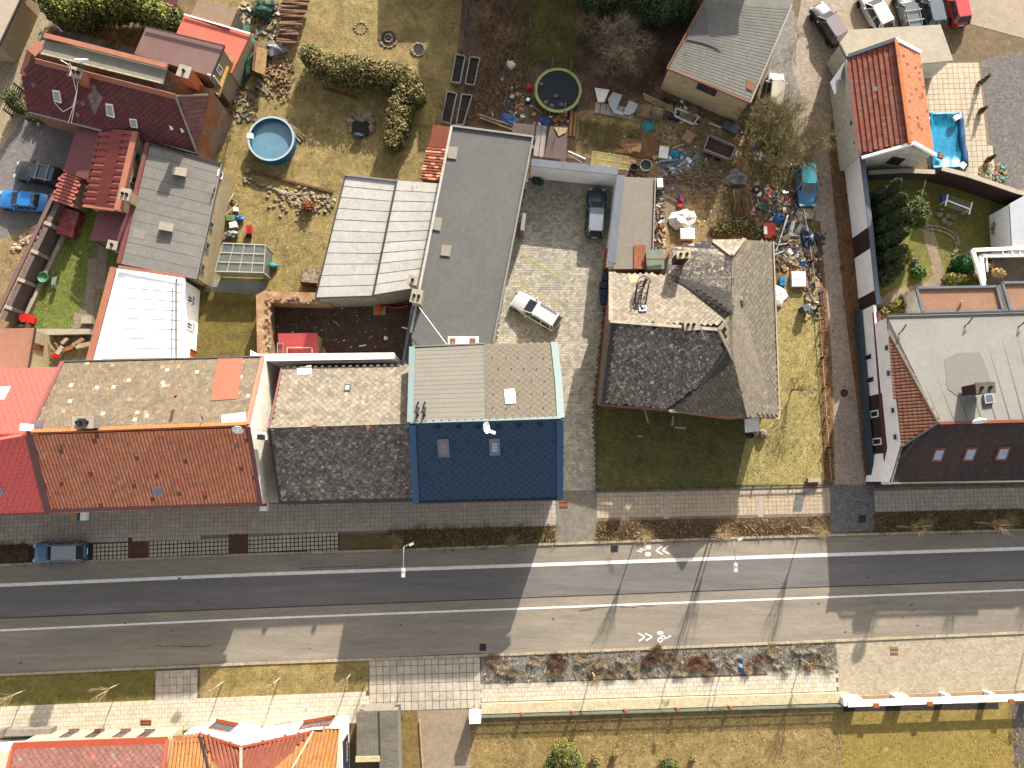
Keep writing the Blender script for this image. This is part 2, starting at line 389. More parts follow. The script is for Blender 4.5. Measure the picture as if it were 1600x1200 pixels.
    def pick(s,px,py):
        best=None
        for i,(pts,pl) in enumerate(s.planes):
            q=on(pl,px,py); u,v=frame_of(pl) if abs(pl[1].z)<.9999 else (V((1,0,0)),V((0,1,0)))
            o=pts[0]; poly=[((p-o).dot(u),(p-o).dot(v)) for p in pts]
            if pip(poly,np.array([(q-o).dot(u)]),np.array([(q-o).dot(v)]))[0]:
                if best is None or q.z>best[0]: best=(q.z,i)
        if best is None:
            d=[((on(pl,px,py)-sum(pts,V((0,0,0)))/len(pts)).length,i) for i,(pts,pl) in enumerate(s.planes)]; best=min(d)
        return s.planes[best[1]][1],s.roofs[best[1]]
    def skylight(s,quad,frame,glass,h=0.1,name='roof_window',fr=0.1,split=0):
        pl,r=s.pick(sum(q[0] for q in quad)/4,sum(q[1] for q in quad)/4); n=pl[1]; ps=[on(pl,*q) for q in quad]; c=sum(ps,V((0,0,0)))/4
        w=MB(); w.slab(ps,n*h); o=w.build(name,frame,r)
        k=max(0.3,1-2*fr/min((ps[1]-ps[0]).length,(ps[2]-ps[1]).length)); MB().slab([c+(p-c)*k+n*(h-.01) for p in ps],n*.03).build('pane',glass,o)
        if split:
            b=MB()
            for i in range(split): 
                f=(i+1)/(split+1); b.bar((c+(ps[0]-c)*k).lerp(c+(ps[3]-c)*k,f)+n*(h+.03),(c+(ps[1]-c)*k).lerp(c+(ps[2]-c)*k,f)+n*(h+.03),.05,.03)
            b.build('glazing_bar',frame,o)
        return o
    def patch(s,quad,mat,h=0.05,name='roof_patch',off=0.03):
        pl,r=s.pick(sum(q[0] for q in quad)/len(quad),sum(q[1] for q in quad)/len(quad)); n=pl[1]
        return MB().slab([on(pl,*q)+n*off for q in quad],n*h).build(name,mat,r)
    def chimney(s,px,py,ztop,wd,dp,h,rz,mat,capm=None,flues=1,flm=None):
        c=P(px,py,ztop); o=MB().box(c-V((0,0,h/2)),(wd,dp,h),rz).build('chimney',mat,s.root)
        MB().box(c+V((0,0,.05)),(wd+.16,dp+.16,.1),rz).build('chimney_cap',capm or mat,o)
        for i in range(flues):
            e=Matrix.Rotation(rz,3,'Z')@V(((i-(flues-1)/2)*wd/max(flues,1),0,0))
            MB().lathe(c+e+V((0,0,.1)),[(.13,0),(.13,.18),(.09,.18),(.09,.02)],10).build('flue',flm or MAT_DARK,o)
        return o
    def edge(s,a,b,mat,wd=0.22,h=0.12,name='flashing',dz=0.05):
        a=P(*a)+V((0,0,dz)); b=P(*b)+V((0,0,dz)); return MB().bar(a,b,wd,h).build(name,mat,s.root)
    def pline(s,pts,mat,wd=0.2,h=0.1,name='flashing',idx=0,dz=0.06):
        """trim along a line of pixels lying on one roof plane"""
        pl=s.planes[idx][1]; q=[on(pl,*p)+pl[1]*dz for p in pts]; mb=MB()
        for a,b in zip(q,q[1:]): mb.bar(a,b,wd,h,up=pl[1])
        return mb.build(name,mat,s.root)
# ---------------------------------------------------------------- materials
MAT_DARK=M('dark_hole',C(30,28,26),grain=.1)
asphalt=M('asphalt',C(184,168,146),C(150,140,126),C(130,122,112),s=.42,fine=14,grain=.1,stretch=(.16,1.3,1,-.035),t3=.7,bump=.15,bs=30)
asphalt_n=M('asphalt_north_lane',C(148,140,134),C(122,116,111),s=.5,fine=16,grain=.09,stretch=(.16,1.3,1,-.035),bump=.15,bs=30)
asphalt_e=M('asphalt_edge',C(170,158,144),C(150,140,130),s=.5,fine=14,grain=.16,stretch=(.12,1.2,1,-.035),bump=.15,bs=30)
tar=M('tar',C(60,55,52),grain=.2)
white_paint=M('road_paint',C(245,242,234,2.1),C(226,220,206,2.1),C(180,170,152,2.1),s=1.2,fine=12,grain=.1,t3=.6,s3=6)
kerb=M('kerb_stone',C(215,198,165),C(190,172,140),s=1.5,fine=10,grain=.15,rnd=.12)
earth=M('earth',C(140,112,74),C(112,92,58),C(165,130,90),s=.7,fine=8,grain=.3,bump=.5,bs=9)
dirt=M('dark_dirt',C(104,76,58),C(70,50,40),C(140,104,72),s=.8,fine=8,grain=.35,bump=.6,bs=9)
yardsoil=M('yard_soil',C(124,94,68,2.17),C(84,62,50,2.17),C(156,120,78,2.17),s=.5,fine=8,grain=.3,bump=.5,bs=8)
drygrass=M('dry_lawn',C(188,160,98),C(132,116,56),C(208,184,134),s=.55,fine=10,grain=.25,bump=.5,bs=10,lo=.42,hi=.6)
lawn_g=M('green_lawn',C(160,142,66,3.26),C(122,120,46,3.26),C(184,156,96,3.26),s=.6,fine=10,grain=.25,bump=.5,bs=10)
frontgrass=M('front_grass',C(124,114,54,3.0),C(84,86,30,3.0),C(150,128,78,3.0),s=.8,fine=9,grain=.3,bump=.5,bs=10)
goldgrass=M('gold_lawn',C(178,150,72,3.2),C(152,128,56,3.2),C(196,172,106,3.2),s=.5,fine=10,grain=.22,bump=.4,bs=10)
mulch=M('brown_mulch',C(118,84,50,2.48),C(92,66,42,2.48),C(150,118,76,2.48),s=1.1,fine=9,grain=.35,bump=.7,bs=9)
gravel=M('grey_gravel',C(166,160,150),C(140,134,124),C(110,92,74),s=1.0,fine=14,grain=.3,bump=.5,bs=16,t3=.6)
litter_m=M('orange_litter',C(160,112,66),C(128,92,58),C(170,130,92),s=1.2,fine=10,grain=.35,bump=.5,bs=10)
cobble=M('cobble_street',C(214,194,156),C(196,176,140),C(160,142,116),s=.8,fine=9,grain=.18,bump=.6,bs=7,brick=(.22,.16,(.62,.58,.5),.5))
lanepave=M('lane_pavers',C(218,196,172),C(200,180,158),C(140,114,94),s=.5,fine=8,grain=.14,brick=(.22,.2,(.55,.5,.46),.05),t3=.69)
apron_m=M('granite_setts',C(150,144,138),C(126,122,120),s=1.5,fine=6,grain=.25,brick=(.16,.14,(.6,.6,.6),.3))
pavebrick=M('rose_pavers',C(226,210,180),C(212,196,166),s=.7,fine=8,grain=.12,brick=(.24,.18,(.68,.62,.56),-.03))
slab_n=M('north_paver',C(176,162,146,1.9),C(166,152,136,1.9),s=.8,fine=9,grain=.12,rnd=.08)
slab_nj=M('north_joint',C(120,108,94,2.2),C(130,116,102,2.2),s=2,grain=.2)
joint_dark=M('turf_joint',C(48,44,38),C(72,64,50),s=2,grain=.3)
slab_s=M('south_slab',C(246,234,208),C(232,216,186),C(210,186,150),s=.8,fine=7,grain=.08,rnd=.09,hue=.008,t3=.64)
slab_sj=M('south_joint',C(128,102,74),C(110,90,64),s=2,grain=.2)
bigslab=M('driveway_slab',C(226,212,190),C(206,192,170),C(168,150,130),s=.9,fine=7,grain=.1,rnd=.1)
lightslab=M('light_paver',C(206,192,170),C(196,182,162),grain=.1,s=1)
parkpave=M('parking_paver',C(226,214,188),C(184,176,160),C(138,132,124),s=.7,fine=7,grain=.12,rnd=.24,t3=.66)
parkjoint=M('parking_joint',C(126,116,100),C(150,138,118),s=1,grain=.2)
poolpave=M('pool_paver',C(232,214,184),C(214,196,166),s=.6,fine=7,grain=.08,rnd=.05)
poolj=M('pool_joint',C(150,128,98),grain=.1)
darkpave=M('dark_pavers',C(140,130,122),C(122,114,110),C(160,148,136),s=1.2,fine=5,grain=.25,brick=(.2,.16,(.7,.7,.7),.1))
cream=M('cream_render',C(226,204,160),C(206,184,142),C(176,150,110),s=.8,fine=7,grain=.12,t3=.66,bump=.15)
whitewall=M('white_render',(.68,.66,.62),(.58,.56,.52),(.42,.38,.33),s=.5,fine=7,grain=.05,t3=.72)
dirtywhite=M('weathered_white_render',(.46,.42,.35),(.34,.31,.26),(.22,.18,.13),s=.9,fine=7,grain=.14,t3=.63,bump=.2)
greywall=M('grey_render',C(176,166,150),C(158,148,134),C(136,120,102),s=.7,fine=8,grain=.12,bump=.2)
brickwall=M('old_brick_wall',C(176,116,74),C(190,170,140),C(206,186,150),s=.8,fine=7,grain=.2,bump=.4,lo=.45,hi=.55)
rustwall=M('rust_stained_concrete',C(206,190,166),C(188,170,146),C(170,96,44),s=.5,fine=7,grain=.14,t3=.56,s3=.9)
darkbrown=M('dark_brown_panel',C(86,52,46,3.10),C(70,44,40,3.10),grain=.15,s=1)
burg=M('burgundy_sheet',C(146,72,74),C(134,66,68),s=.5,fine=6,grain=.08,rough=.5,bump=.3,wave=(5,-.25))
burg_flash=M('burgundy_flashing',C(150,84,78),C(134,72,68),s=1,grain=.08,rough=.5)
orange_flash=M('terracotta_flashing',C(214,138,104,3.56),C(200,124,92,3.56),s=.8,grain=.08,rough=.6)
brightred=M('bright_red_metal_tile',(.46,.045,.03),(.42,.04,.027),s=.3,fine=4,grain=.05,rough=.38,spec=.5)
coral=M('coral_sheet',C(240,126,98),C(228,112,86),s=.5,grain=.05,rough=.5)
brownpink=M('brown_pink_sheet',C(164,124,112),C(150,112,104),s=.5,grain=.06,rough=.6,bump=.25,wave=(5,1.33))
brownfelt=M('brown_felt',C(172,140,112),C(158,128,102),s=.4,fine=8,grain=.08)
greyfelt=M('grey_felt',C(164,158,140),C(150,146,130),C(132,124,108),s=.35,fine=9,grain=.08,t3=.7)
darkfelt=M('dark_grey_felt',C(122,120,114),C(112,110,106),C(134,130,122),s=.25,fine=10,grain=.08,t3=.66)
seamgrey=M('grey_felt_panel',C(160,152,143,3.3),C(146,140,132,3.3),C(172,162,150,3.3),s=.6,fine=9,grain=.08,rnd=.05)
seamwhite=M('white_metal_panel',C(240,236,226,3.72),C(222,214,200,3.72),C(196,182,160,3.72),s=.5,fine=8,grain=.07,rnd=.04,rough=.5,t3=.62)
purewhite=M('bright_white_sheet',(.66,.67,.68),(.6,.61,.62),s=.5,grain=.02,rough=.5)
seamline=M('dark_seam_line',C(58,52,46),grain=.1)  # near-black colour of the seams and the base between roof panels
slatefine=M('weathered_fine_slate',C(158,138,110,3.81),C(134,116,92,3.81),C(190,168,132,3.81),s=.9,fine=9,grain=.2,rnd=.14,t3=.6)
slate_under=M('slate_joint',C(96,86,74),grain=.2)
slatelight=M('lichen_slate',C(206,190,164,4.57),C(168,152,130,4.57),C(226,212,184,4.57),s=1.2,fine=9,grain=.25,rnd=.2,t3=.6)
slatedark=M('dark_lichen_slate',C(150,138,124,2.23),C(100,90,82,2.23),C(206,190,170,2.23),s=1.4,fine=7,grain=.4,rnd=.22,t3=.55,s3=4)
slategrey=M('grey_slate',C(160,146,124,4.03),C(140,128,110,4.03),C(196,180,150,4.03),s=1,fine=8,grain=.25,rnd=.12,t3=.6,s3=3)
whiteslate=M('new_white_slate',C(244,238,224,4.03),C(232,212,176,4.03),s=3,grain=.05)
peachslate=M('peach_slate',C(226,180,130,4.65),grain=.1)
clay=M('old_clay_tile',C(220,140,102,1.75),C(210,128,90,1.75),C(222,160,130,1.75),s=.5,fine=9,grain=.16,rnd=.1,hue=.004,t3=.6,s3=1.6)
clay_b=M('clay_ridge',C(220,130,70),C(196,110,60),grain=.15,s=2)
claybright=M('orange_clay_tile',C(184,98,70,3.9),C(168,86,62,3.9),C(150,112,92,3.9),s=.8,fine=6,grain=.12,rnd=.14,hue=.01,t3=.66)
clayyellow=M('yellow_orange_tile',C(214,152,92,3.6),C(200,138,80,3.6),s=.7,grain=.1,rnd=.08)
claydk=M('red_clay_tile',C(182,102,74,3.6),C(168,90,66,3.6),s=.7,grain=.1,rnd=.1)
pinktile=M('pink_brown_tile',C(178,122,92),C(160,106,80),s=.8,grain=.12,rnd=.12)
burgslate=M('burgundy_slate',C(128,68,66,2.6),C(110,58,58,2.6),C(150,112,102,2.6),s=.7,fine=8,grain=.15,rnd=.12,t3=.7,s3=1.2)
bluemetal=M('navy_roof',C(40,76,108,2.6),C(34,70,100,2.6),s=.5,fine=9,grain=.1,rough=.6,rnd=.05)
bluetrim=M('blue_trim',C(44,108,150),C(40,98,140),s=.8,grain=.05,rough=.45)
tealtrim=M('teal_grey_trim',C(120,150,146,4.2),C(110,140,136,4.2),grain=.06,s=1,rough=.5)
beigefelt=M('beige_shingle',C(160,146,124,4.81),C(150,136,116,4.81),s=.5,fine=9,grain=.07,rnd=.05)
palegrey=M('pale_grey_roof',C(176,172,162,4.2),C(164,160,150,4.2),C(148,144,134,4.2),s=.3,fine=8,grain=.05,t3=.66)
patchgrey=M('grey_patch',C(172,162,146),grain=.05)
maroon=M('maroon_shingle',C(104,80,72,4.2),C(82,64,58,4.2),C(126,102,88,4.2),s=.5,fine=8,grain=.2,stretch=(1.4,.25,1),rnd=.08)
concrete=M('pale_concrete',C(206,192,168),C(188,174,152),C(166,150,130),s=.5,fine=8,grain=.1,t3=.66)
corrug=M('grey_corrugated_sheet',C(150,142,122),C(128,120,104),C(96,88,78),s=.6,fine=8,grain=.18,stretch=(.4,2,1,.35),t3=.68)
bluecoping=M('blue_grey_coping',C(124,132,142),C(110,118,128),s=.8,grain=.08,rough=.5)
wood=M('weathered_wood',C(150,128,102),C(128,106,84),s=1.5,grain=.2,rnd=.2)
woodbrown=M('brown_wood',C(150,100,64),C(120,78,50),s=1.5,grain=.2,rnd=.25)
woodpale=M('pale_wood',C(214,184,138),C(190,160,116),s=1.5,grain=.15,rnd=.15)
orangewood=M('orange_board',C(206,136,86),grain=.12)
metal=M('grey_metal',C(170,170,168),C(150,150,150),grain=.06,rough=.4,metal=.3)
darkmetal=M('dark_metal',C(62,60,60),grain=.08,rough=.5)
whitemetal=M('white_enamel',(.55,.54,.51),grain=.04,rough=.4)
galv=M('galvanised',C(186,182,172),grain=.05,rough=.35,metal=.4)
glassd=M('window_glass',C(70,90,110),C(52,66,84),s=.8,grain=.05,rough=.08,spec=.8)
glassb=M('roof_window_glass',C(190,206,220),C(170,190,210),s=1,grain=.03,rough=.1,spec=.8)
glassg=M('greenhouse_glass',C(168,176,168),C(146,158,152),C(196,196,186),s=.7,grain=.06,rough=.15,alpha=.62,t3=.6)
orangewin=M('orange_wood_frame',C(186,96,40),grain=.1,rough=.5)
yellowwall=M('ochre_render',C(220,150,60),C(200,134,54),grain=.1,s=1)
leafdk=M('dark_evergreen_leaf',C(88,102,46,2.9),C(64,78,36,2.9),s=1.5,grain=.2,rnd=.4,hue=.02)
leafmd=M('green_leaf',C(124,134,50,3.72),C(90,104,40,3.72),s=1.5,grain=.2,rnd=.35,hue=.02)
leafyl=M('yellow_green_leaf',C(186,164,54),C(160,146,44),s=1.2,grain=.2,rnd=.3,hue=.02)
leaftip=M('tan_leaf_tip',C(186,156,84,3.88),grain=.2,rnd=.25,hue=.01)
leaffresh=M('fresh_green_leaf',C(96,140,44),C(78,120,36),s=1,grain=.2,rnd=.35,hue=.02)
leafor=M('orange_dry_leaf',C(196,122,62),C(170,100,48),s=1,grain=.2,rnd=.3,hue=.01)
leafblue=M('blue_spruce_needle',C(120,140,134),grain=.2,rnd=.25)
twigm=M('bare_twig',C(150,122,92),C(124,100,76),s=2,grain=.2)
twigdk=M('dark_twig',C(104,84,66),C(84,68,54),s=2,grain=.2)
twigpale=M('straw',C(206,176,124),C(180,150,100),s=2,grain=.2,rnd=.15)
bladeg=M('grass_blade',C(130,130,50),grain=.2,rnd=.35,hue=.02)
bladed=M('dry_blade',C(178,150,92),grain=.2,rnd=.3,hue=.01)
bladep=M('pale_blade',C(206,184,134),grain=.2,rnd=.2)
blader=M('rust_leaf',C(150,90,48),grain=.2,rnd=.35,hue=.01)
stone=M('field_stone',C(190,170,138),C(160,142,116),s=2,grain=.2,rnd=.25,bump=.3)
soilbed=M('black_soil',C(52,40,34),C(36,28,24),s=2,grain=.4,bump=.6)
water_b=M('pool_water',C(110,150,166,2.4),C(92,134,152,2.4),C(70,114,140,2.4),s=.4,grain=.05,rough=.06,spec=.6)
poolblue=M('blue_pool_plastic',C(24,124,176,2.4),C(20,112,164,2.4),s=.6,grain=.05,rough=.4)
tarpblue=M('cyan_tarpaulin',C(20,170,214),C(16,150,200),C(70,190,220),s=.6,fine=5,grain=.1,rough=.35,bump=.6,bs=2)
poolnavy=M('deep_blue_liner',C(14,96,152),C(10,84,140),s=.8,grain=.06,rough=.4)
redp=M('red_plastic',C(226,42,30),grain=.06,rough=.4)
redp2=M('dark_red_tarpaulin',C(160,40,50),C(196,120,120),s=1.6,grain=.2,rough=.5,bump=.6,bs=3,lo=.45,hi=.6)
greenp=M('pale_green_plastic',C(120,176,140),grain=.05,rough=.4)
dkgreen=M('green_net',C(40,84,62),C(60,110,84),C(120,150,130),s=2,grain=.3,bump=.5,bs=4)
bluep=M('blue_plastic',C(30,110,180),C(24,90,160),s=2,grain=.1,rough=.4)
turq=M('turquoise_sheet',C(80,176,170),C(60,156,156),s=2,grain=.15,bump=.5,bs=4)
whitep=M('white_sheeting',(.5,.48,.43),(.38,.35,.3),(.26,.22,.18),s=2,grain=.1,bump=.5,bs=4,rough=.5)
greytarp=M('grey_tarpaulin',C(176,172,166),C(130,126,124),C(90,88,88),s=2.5,grain=.2,bump=.9,bs=4,rough=.45)
rubber=M('black_rubber',C(34,32,32),grain=.15,rough=.8)
navyp=M('navy_container',C(40,52,84),grain=.08,rough=.5)
pinkp=M('pink_plastic',C(232,70,140),grain=.05,rough=.4)
steelroof=M('worn_grey_sheet',C(170,164,152,4.0),C(152,148,138,4.0),C(134,130,122,4.0),s=.5,fine=8,grain=.1,bump=.1,wave=(4,-.42))
rustm=M('rusty_sheet',C(178,106,62),C(150,86,50),C(196,150,110),s=.8,grain=.15,t3=.6)
redbin=M('red_brown_sheet',C(176,92,66),C(160,80,58),s=.6,grain=.08)
yelline=M('yellow_line',C(206,196,110),grain=.1)
blacksoft=M('trampoline_mat',C(32,38,56),C(26,30,46),s=1,grain=.15,rough=.8)
limepad=M('lime_pad',C(196,204,120),C(180,190,104),s=1,grain=.06)
# ---------------------------------------------------------------- ground
struct(MB().poly([V((-400,-400,-.01)),V((400,-400,-.01)),V((400,400,-.01)),V((-400,400,-.01))]),'ground',earth)
NK=[(-900,916),(-200,893),(0,885),(400,868),(640,861),(865,852),(1200,841),(1600,830),(1900,822),(2500,804)]   # north kerb line of the road
SK=[(-900,1088),(-200,1061),(0,1052),(400,1034),(800,1020),(1200,1003),(1600,986),(1900,974),(2500,950)]
sheet('road',NK+SK[::-1],asphalt,1)
def line(pts,wpx,name,mat,lvl):
    a=[(x,y-wpx/2) for x,y in pts]; b=[(x,y+wpx/2) for x,y in pts[::-1]]
    return sheet(name,a+b,mat,lvl)
L1=[(-900,945),(-200,921),(0,914.5),(400,897.5),(800,884),(1200,870),(1600,857),(2500,828)]
CRK=[(-900,1000),(-200,974),(0,966.5),(400,950),(800,934.5),(1200,920.5),(1600,906),(2500,874)]
L2=[(-900,1018),(-200,992),(0,985),(400,966.5),(800,951.5),(1200,936.5),(1600,921.5),(2500,888)]
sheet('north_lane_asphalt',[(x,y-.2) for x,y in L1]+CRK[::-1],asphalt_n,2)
line(L1,5.2,'edge_line',white_paint,3); line(L2,3.0,'lane_line',white_paint,3); line([(x,y+math.sin(i*2.2)*.6) for i,(x,y) in enumerate(CRK)],1.5,'tar_seam',tar,3)
random.seed(11)
cr=MB()
def crack(x,y,n,sx,sy,wd=.035):
    for i in range(n):
        x2,y2=x+random.uniform(.4,1)*sx,y+random.uniform(-1,1)*sy-.035*sx; a,b=P(x,y,.0135),P(x2,y2,.0135); d=(b-a).normalized(); w_=V((-d.y,d.x,0))*wd*random.uniform(.3,1)
        cr.poly([a-w_,b-w_,b+w_,a+w_]); x,y=x2,y2
for q in ((470,888,26,9,1.2),(905,955,22,8,1.5),(240,1010,14,8,1.2)): crack(*q)
struct(cr,'road_cracks',tar)
rs=random.Random(4); sp=MB()
for i in range(26):
    x=rs.uniform(0,1600); y=rs.uniform(880,1010)-.035*(x-800)*1.2; r=rs.uniform(.04,.12); c=P(x,y,.0125); sp.poly([c+V((r*math.cos(t*.785)*rs.uniform(.7,1.6),r*math.sin(t*.785)*rs.uniform(.5,1),0)) for t in range(8)])
struct(sp,'oil_spots',M('oil_spot',C(104,94,86),grain=.2))
for x0,y0,x1,y1 in ((600,940,735,933),(380,870,470,866),(640,875,760,868)):
    pass
def kerbs(line_,name,side,step=17):
    mb=MB(); 
    for (x0,y0),(x1,y1) in zip(line_,line_[1:]):
        if x1<-60 or x0>1700: continue
        n=max(1,int((x1-x0)/step))
        for i in range(n):
            a=P(x0+(x1-x0)*i/n,y0+(y1-y0)*i/n+side*2.2); b=P(x0+(x1-x0)*(i+1)/n,y0+(y1-y0)*(i+1)/n+side*2.2)
            d=(b-a).normalized()*.012; mb.bar(a+d+V((0,0,.045)),b-d+V((0,0,.045)),.2,.13)
    mb.build(name,kerb,None,kind='structure')
def dens(l): # resample
    return l
kerbs(NK,'north_kerb',-1); kerbs(SK,'south_kerb',1)
# bicycle marks and chevrons on the road
def mark(polys,name='bicycle_marking'):
    mb=MB()
    for pl_ in polys: mb.slab([q+V((0,0,.004)) for q in G(pl_)],V((0,0,.0095)))
    return struct(mb,name,white_paint)
def stroke(a,b,w_):
    dx,dy=b[0]-a[0],b[1]-a[1]; L=math.hypot(dx,dy); nx,ny=-dy/L*w_/2,dx/L*w_/2
    return [(a[0]+nx,a[1]+ny),(b[0]+nx,b[1]+ny),(b[0]-nx,b[1]-ny),(a[0]-nx,a[1]-ny)]
def disc(cx,cy,r,n=16,r2=None): return [(cx+(r2 or r)*math.cos(2*math.pi*i/n),cy+r*math.sin(2*math.pi*i/n)) for i in range(n)]
def ring(cx,cy,r,n=14):
    return [[(cx+r*math.cos(2*math.pi*i/n),cy+r*math.sin(2*math.pi*i/n)),(cx+r*math.cos(2*math.pi*(i+1)/n),cy+r*math.sin(2*math.pi*(i+1)/n)),
             (cx+r*.55*math.cos(2*math.pi*(i+1)/n),cy+r*.55*math.sin(2*math.pi*(i+1)/n)),(cx+r*.55*math.cos(2*math.pi*i/n),cy+r*.55*math.sin(2*math.pi*i/n))] for i in range(n)]
mark([stroke((1034,853.5),(1025,860.5),2.2),stroke((1025,860.5),(1035.5,866.5),2.2),stroke((1044,853),(1035,860),2.2),stroke((1035,860),(1046,865.5),2.2)],'chevron_marking')
mark([disc(1012.5,855,3.6,r2=4.8),disc(1012.5,865.8,3.4,r2=4.8)]+[stroke((1005,857.5),(1001,862.8),1.6),stroke((1001,862.8),(995,860),1.5),stroke((1005,857.5),(1009,860),1.5),stroke((1000,857),(1005,857.5),1.3),stroke((998.5,858.5),(1002,860),1.2)])
mark([stroke((997.5,989.5),(1008,995),2.2),stroke((1008,995),(998.5,1001.5),2.2),stroke((1008,989.5),(1019,995),2.2),stroke((1019,995),(1010,1000.5),2.2)],'chevron_marking')
mark([disc(1031.5,989,3.0,r2=5)]+ring(1031.5,1000,4.2)+[stroke((1032,995.5),(1037,993),1.6),stroke((1037,993),(1041,997.5),1.6),stroke((1041,997.5),(1047,994),1.6),stroke((1036,998),(1041,997.5),1.4),stroke((1045,992),(1049,995),1.3)])
# ---- north side of the street
sheet('north_sidewalk_bed',[(-300,815),(868,775),(868,828),(530,834),(-300,866)],slab_nj,2)
RD=((0,800),(870,771))
pave('north_sidewalk',[(-60,803),(300,790),(868,776),(868,820),(610,826),(530,831),(-60,855)],.36,.36,(0,838),(870,815),slab_n,.012,gap=.026,bond=False,th=.012)
for x,y0,y1 in ((87,803,842),(247,796,836),(404,790,833),(558.5,787,827),(710,785,821)): sheet('light_paving_strip',[(x-4,y0),(x+4,y0),(x+4,y1),(x-4,y1)],lightslab,9)
sheet('parking_bay',[(-300,868),(530,831),(530,862),(400,866),(0,882),(-300,893)],joint_dark,1)
pave('parking_bay_paving',[(145,849),(530,831),(530,861),(400,865),(145,876)],.34,.34,(145,850),(530,831.5),M('turf_paver',C(206,192,170,2.2),C(190,176,154,2.2),s=1,fine=9,grain=.12,rnd=.1),.006,gap=.08,bond=False,th=.012)
for q in ([(200,840),(232,839),(232,871),(200,872)],[(357,834),(388,833),(388,864),(357,865.5)]):
    sheet('tree_pit',q,M('pit_soil',C(116,72,50),C(90,58,42),s=2,grain=.3),6)
sheet('planting_strip',[(-60,852),(44,848),(44,882),(-60,886)],mulch,4)
sheet('planting_strip',[(608,824),(868,820),(868,849),(800,853),(608,860)],mulch,4)
sheet('planting_strip',[(932,814),(1297,806),(1297,836),(932,848)],mulch,4)
sheet('planting_strip',[(1366,801),(1700,791),(1700,826),(1366,834)],mulch,4)
pave('driveway',[(868,765),(932,765),(932,848),(868,851)],.2,.2,(868,810),(932,809),M('driveway_sett',C(164,152,136),C(146,136,124),s=1,grain=.15,rnd=.12),.012,gap=.02,under=slab_nj,bond=True,th=.012)
sheet('sidewalk_bed',[(932,766),(1297,758),(1297,806),(932,814)],slab_nj,2)
pave('north_sidewalk',[(932,768),(1297,760),(1297,805),(932,813)],.36,.36,(932,790),(1297,782),M('warm_paver',C(222,198,166),C(208,186,154),s=.8,fine=9,grain=.12,rnd=.07),.012,gap=.03,bond=False,th=.012)
for x,y0,y1 in ((1041,769,811),(1188.5,765,808)): sheet('light_paving_strip',[(x-4,y0),(x+4,y0),(x+4,y1),(x-4,y1)],lightslab,9)
for q in ([(1243,770),(1259,769),(1252,799),(1238,799)],): sheet('dark_paving_patch',q,apron_m,9)
sheet('lane_apron',[(1297,757),(1366,757),(1366,829),(1297,834)],apron_m,7)
sheet('sidewalk_bed',[(1366,762),(1700,757),(1700,793),(1366,801)],slab_nj,2)
pave('north_sidewalk',[(1366,764),(1700,758),(1700,791),(1366,800)],.36,.36,(1366,780),(1600,775),slab_n,.012,gap=.026,bond=False,th=.012)
sheet('light_paving_strip',[(1483,763),(1488,763),(1492,798),(1486,798)],lightslab,9)
# ---- south side
sheet('planting_strip',[(-60,1058),(243,1045),(238,1094),(-60,1108)],lawn_g,3)
sheet('planting_strip',[(313,1042),(577,1030),(575,1080),(313,1092)],drygrass,3)
pave('south_path',[(243,1044),(313,1041),(313,1094),(239,1096)],.58,.6,(243,1060),(313,1057),bigslab,.014,gap=.03,bond=False,th=.02,under=slab_sj,indiv=60,tilt=.01)
pave('driveway',[(577,1028),(752,1020),(750,1107),(579,1112)],.58,.72,(577,1070),(752,1064),bigslab,.014,gap=.045,bond=False,th=.02,under=slab_sj,indiv=200,tilt=.012,jit=.02)
pave('south_sidewalk',[(-60,1110),(239,1096),(313,1092),(575,1081),(579,1110),(560,1130),(0,1150),(-60,1152)],.52,.36,(0,1125),(575,1101),slab_s,.012,gap=.02,th=.015,under=slab_sj,indiv=290,tilt=.012)
sheet('gravel_bed',[(752,1021),(1306,1002),(1309,1048),(752,1068)],gravel,3)
pave('south_sidewalk',[(752,1068),(1309,1048),(1310,1083),(750,1099)],.48,.36,(752,1083),(1309,1066),slab_s,.012,gap=.02,th=.015,under=slab_sj,indiv=290,tilt=.012)
sheet('brick_paver_area',[(1306,1002),(1700,982),(1700,1090),(1310,1086)],pavebrick,3)
sheet('garden_ground',[(735,1100),(1620,1086),(1620,1500),(735,1500)],M('south_garden_grass',C(186,156,96),C(138,114,60),C(206,178,124),s=.6,fine=9,grain=.28,bump=.5,bs=10),1)
sheet('golden_lawn',[(1320,1105),(1578,1100),(1600,1500),(1300,1500)],goldgrass,2)
sheet('garden_path',[(652,1108),(735,1105),(735,1500),(664,1500)],M('path_asphalt',C(182,160,134),C(164,144,120),s=.8,grain=.15),2)
sheet('moss_verge',[(620,1110),(652,1108),(664,1500),(620,1500)],M('moss_soil',C(150,132,56),C(136,100,64),s=1.4,grain=.3,bump=.5),2)
sheet('side_yard',[(1580,1100),(1900,1095),(1900,1500),(1600,1500)],M('dark_path',C(120,112,108),C(100,92,90),s=.6,grain=.2),2)
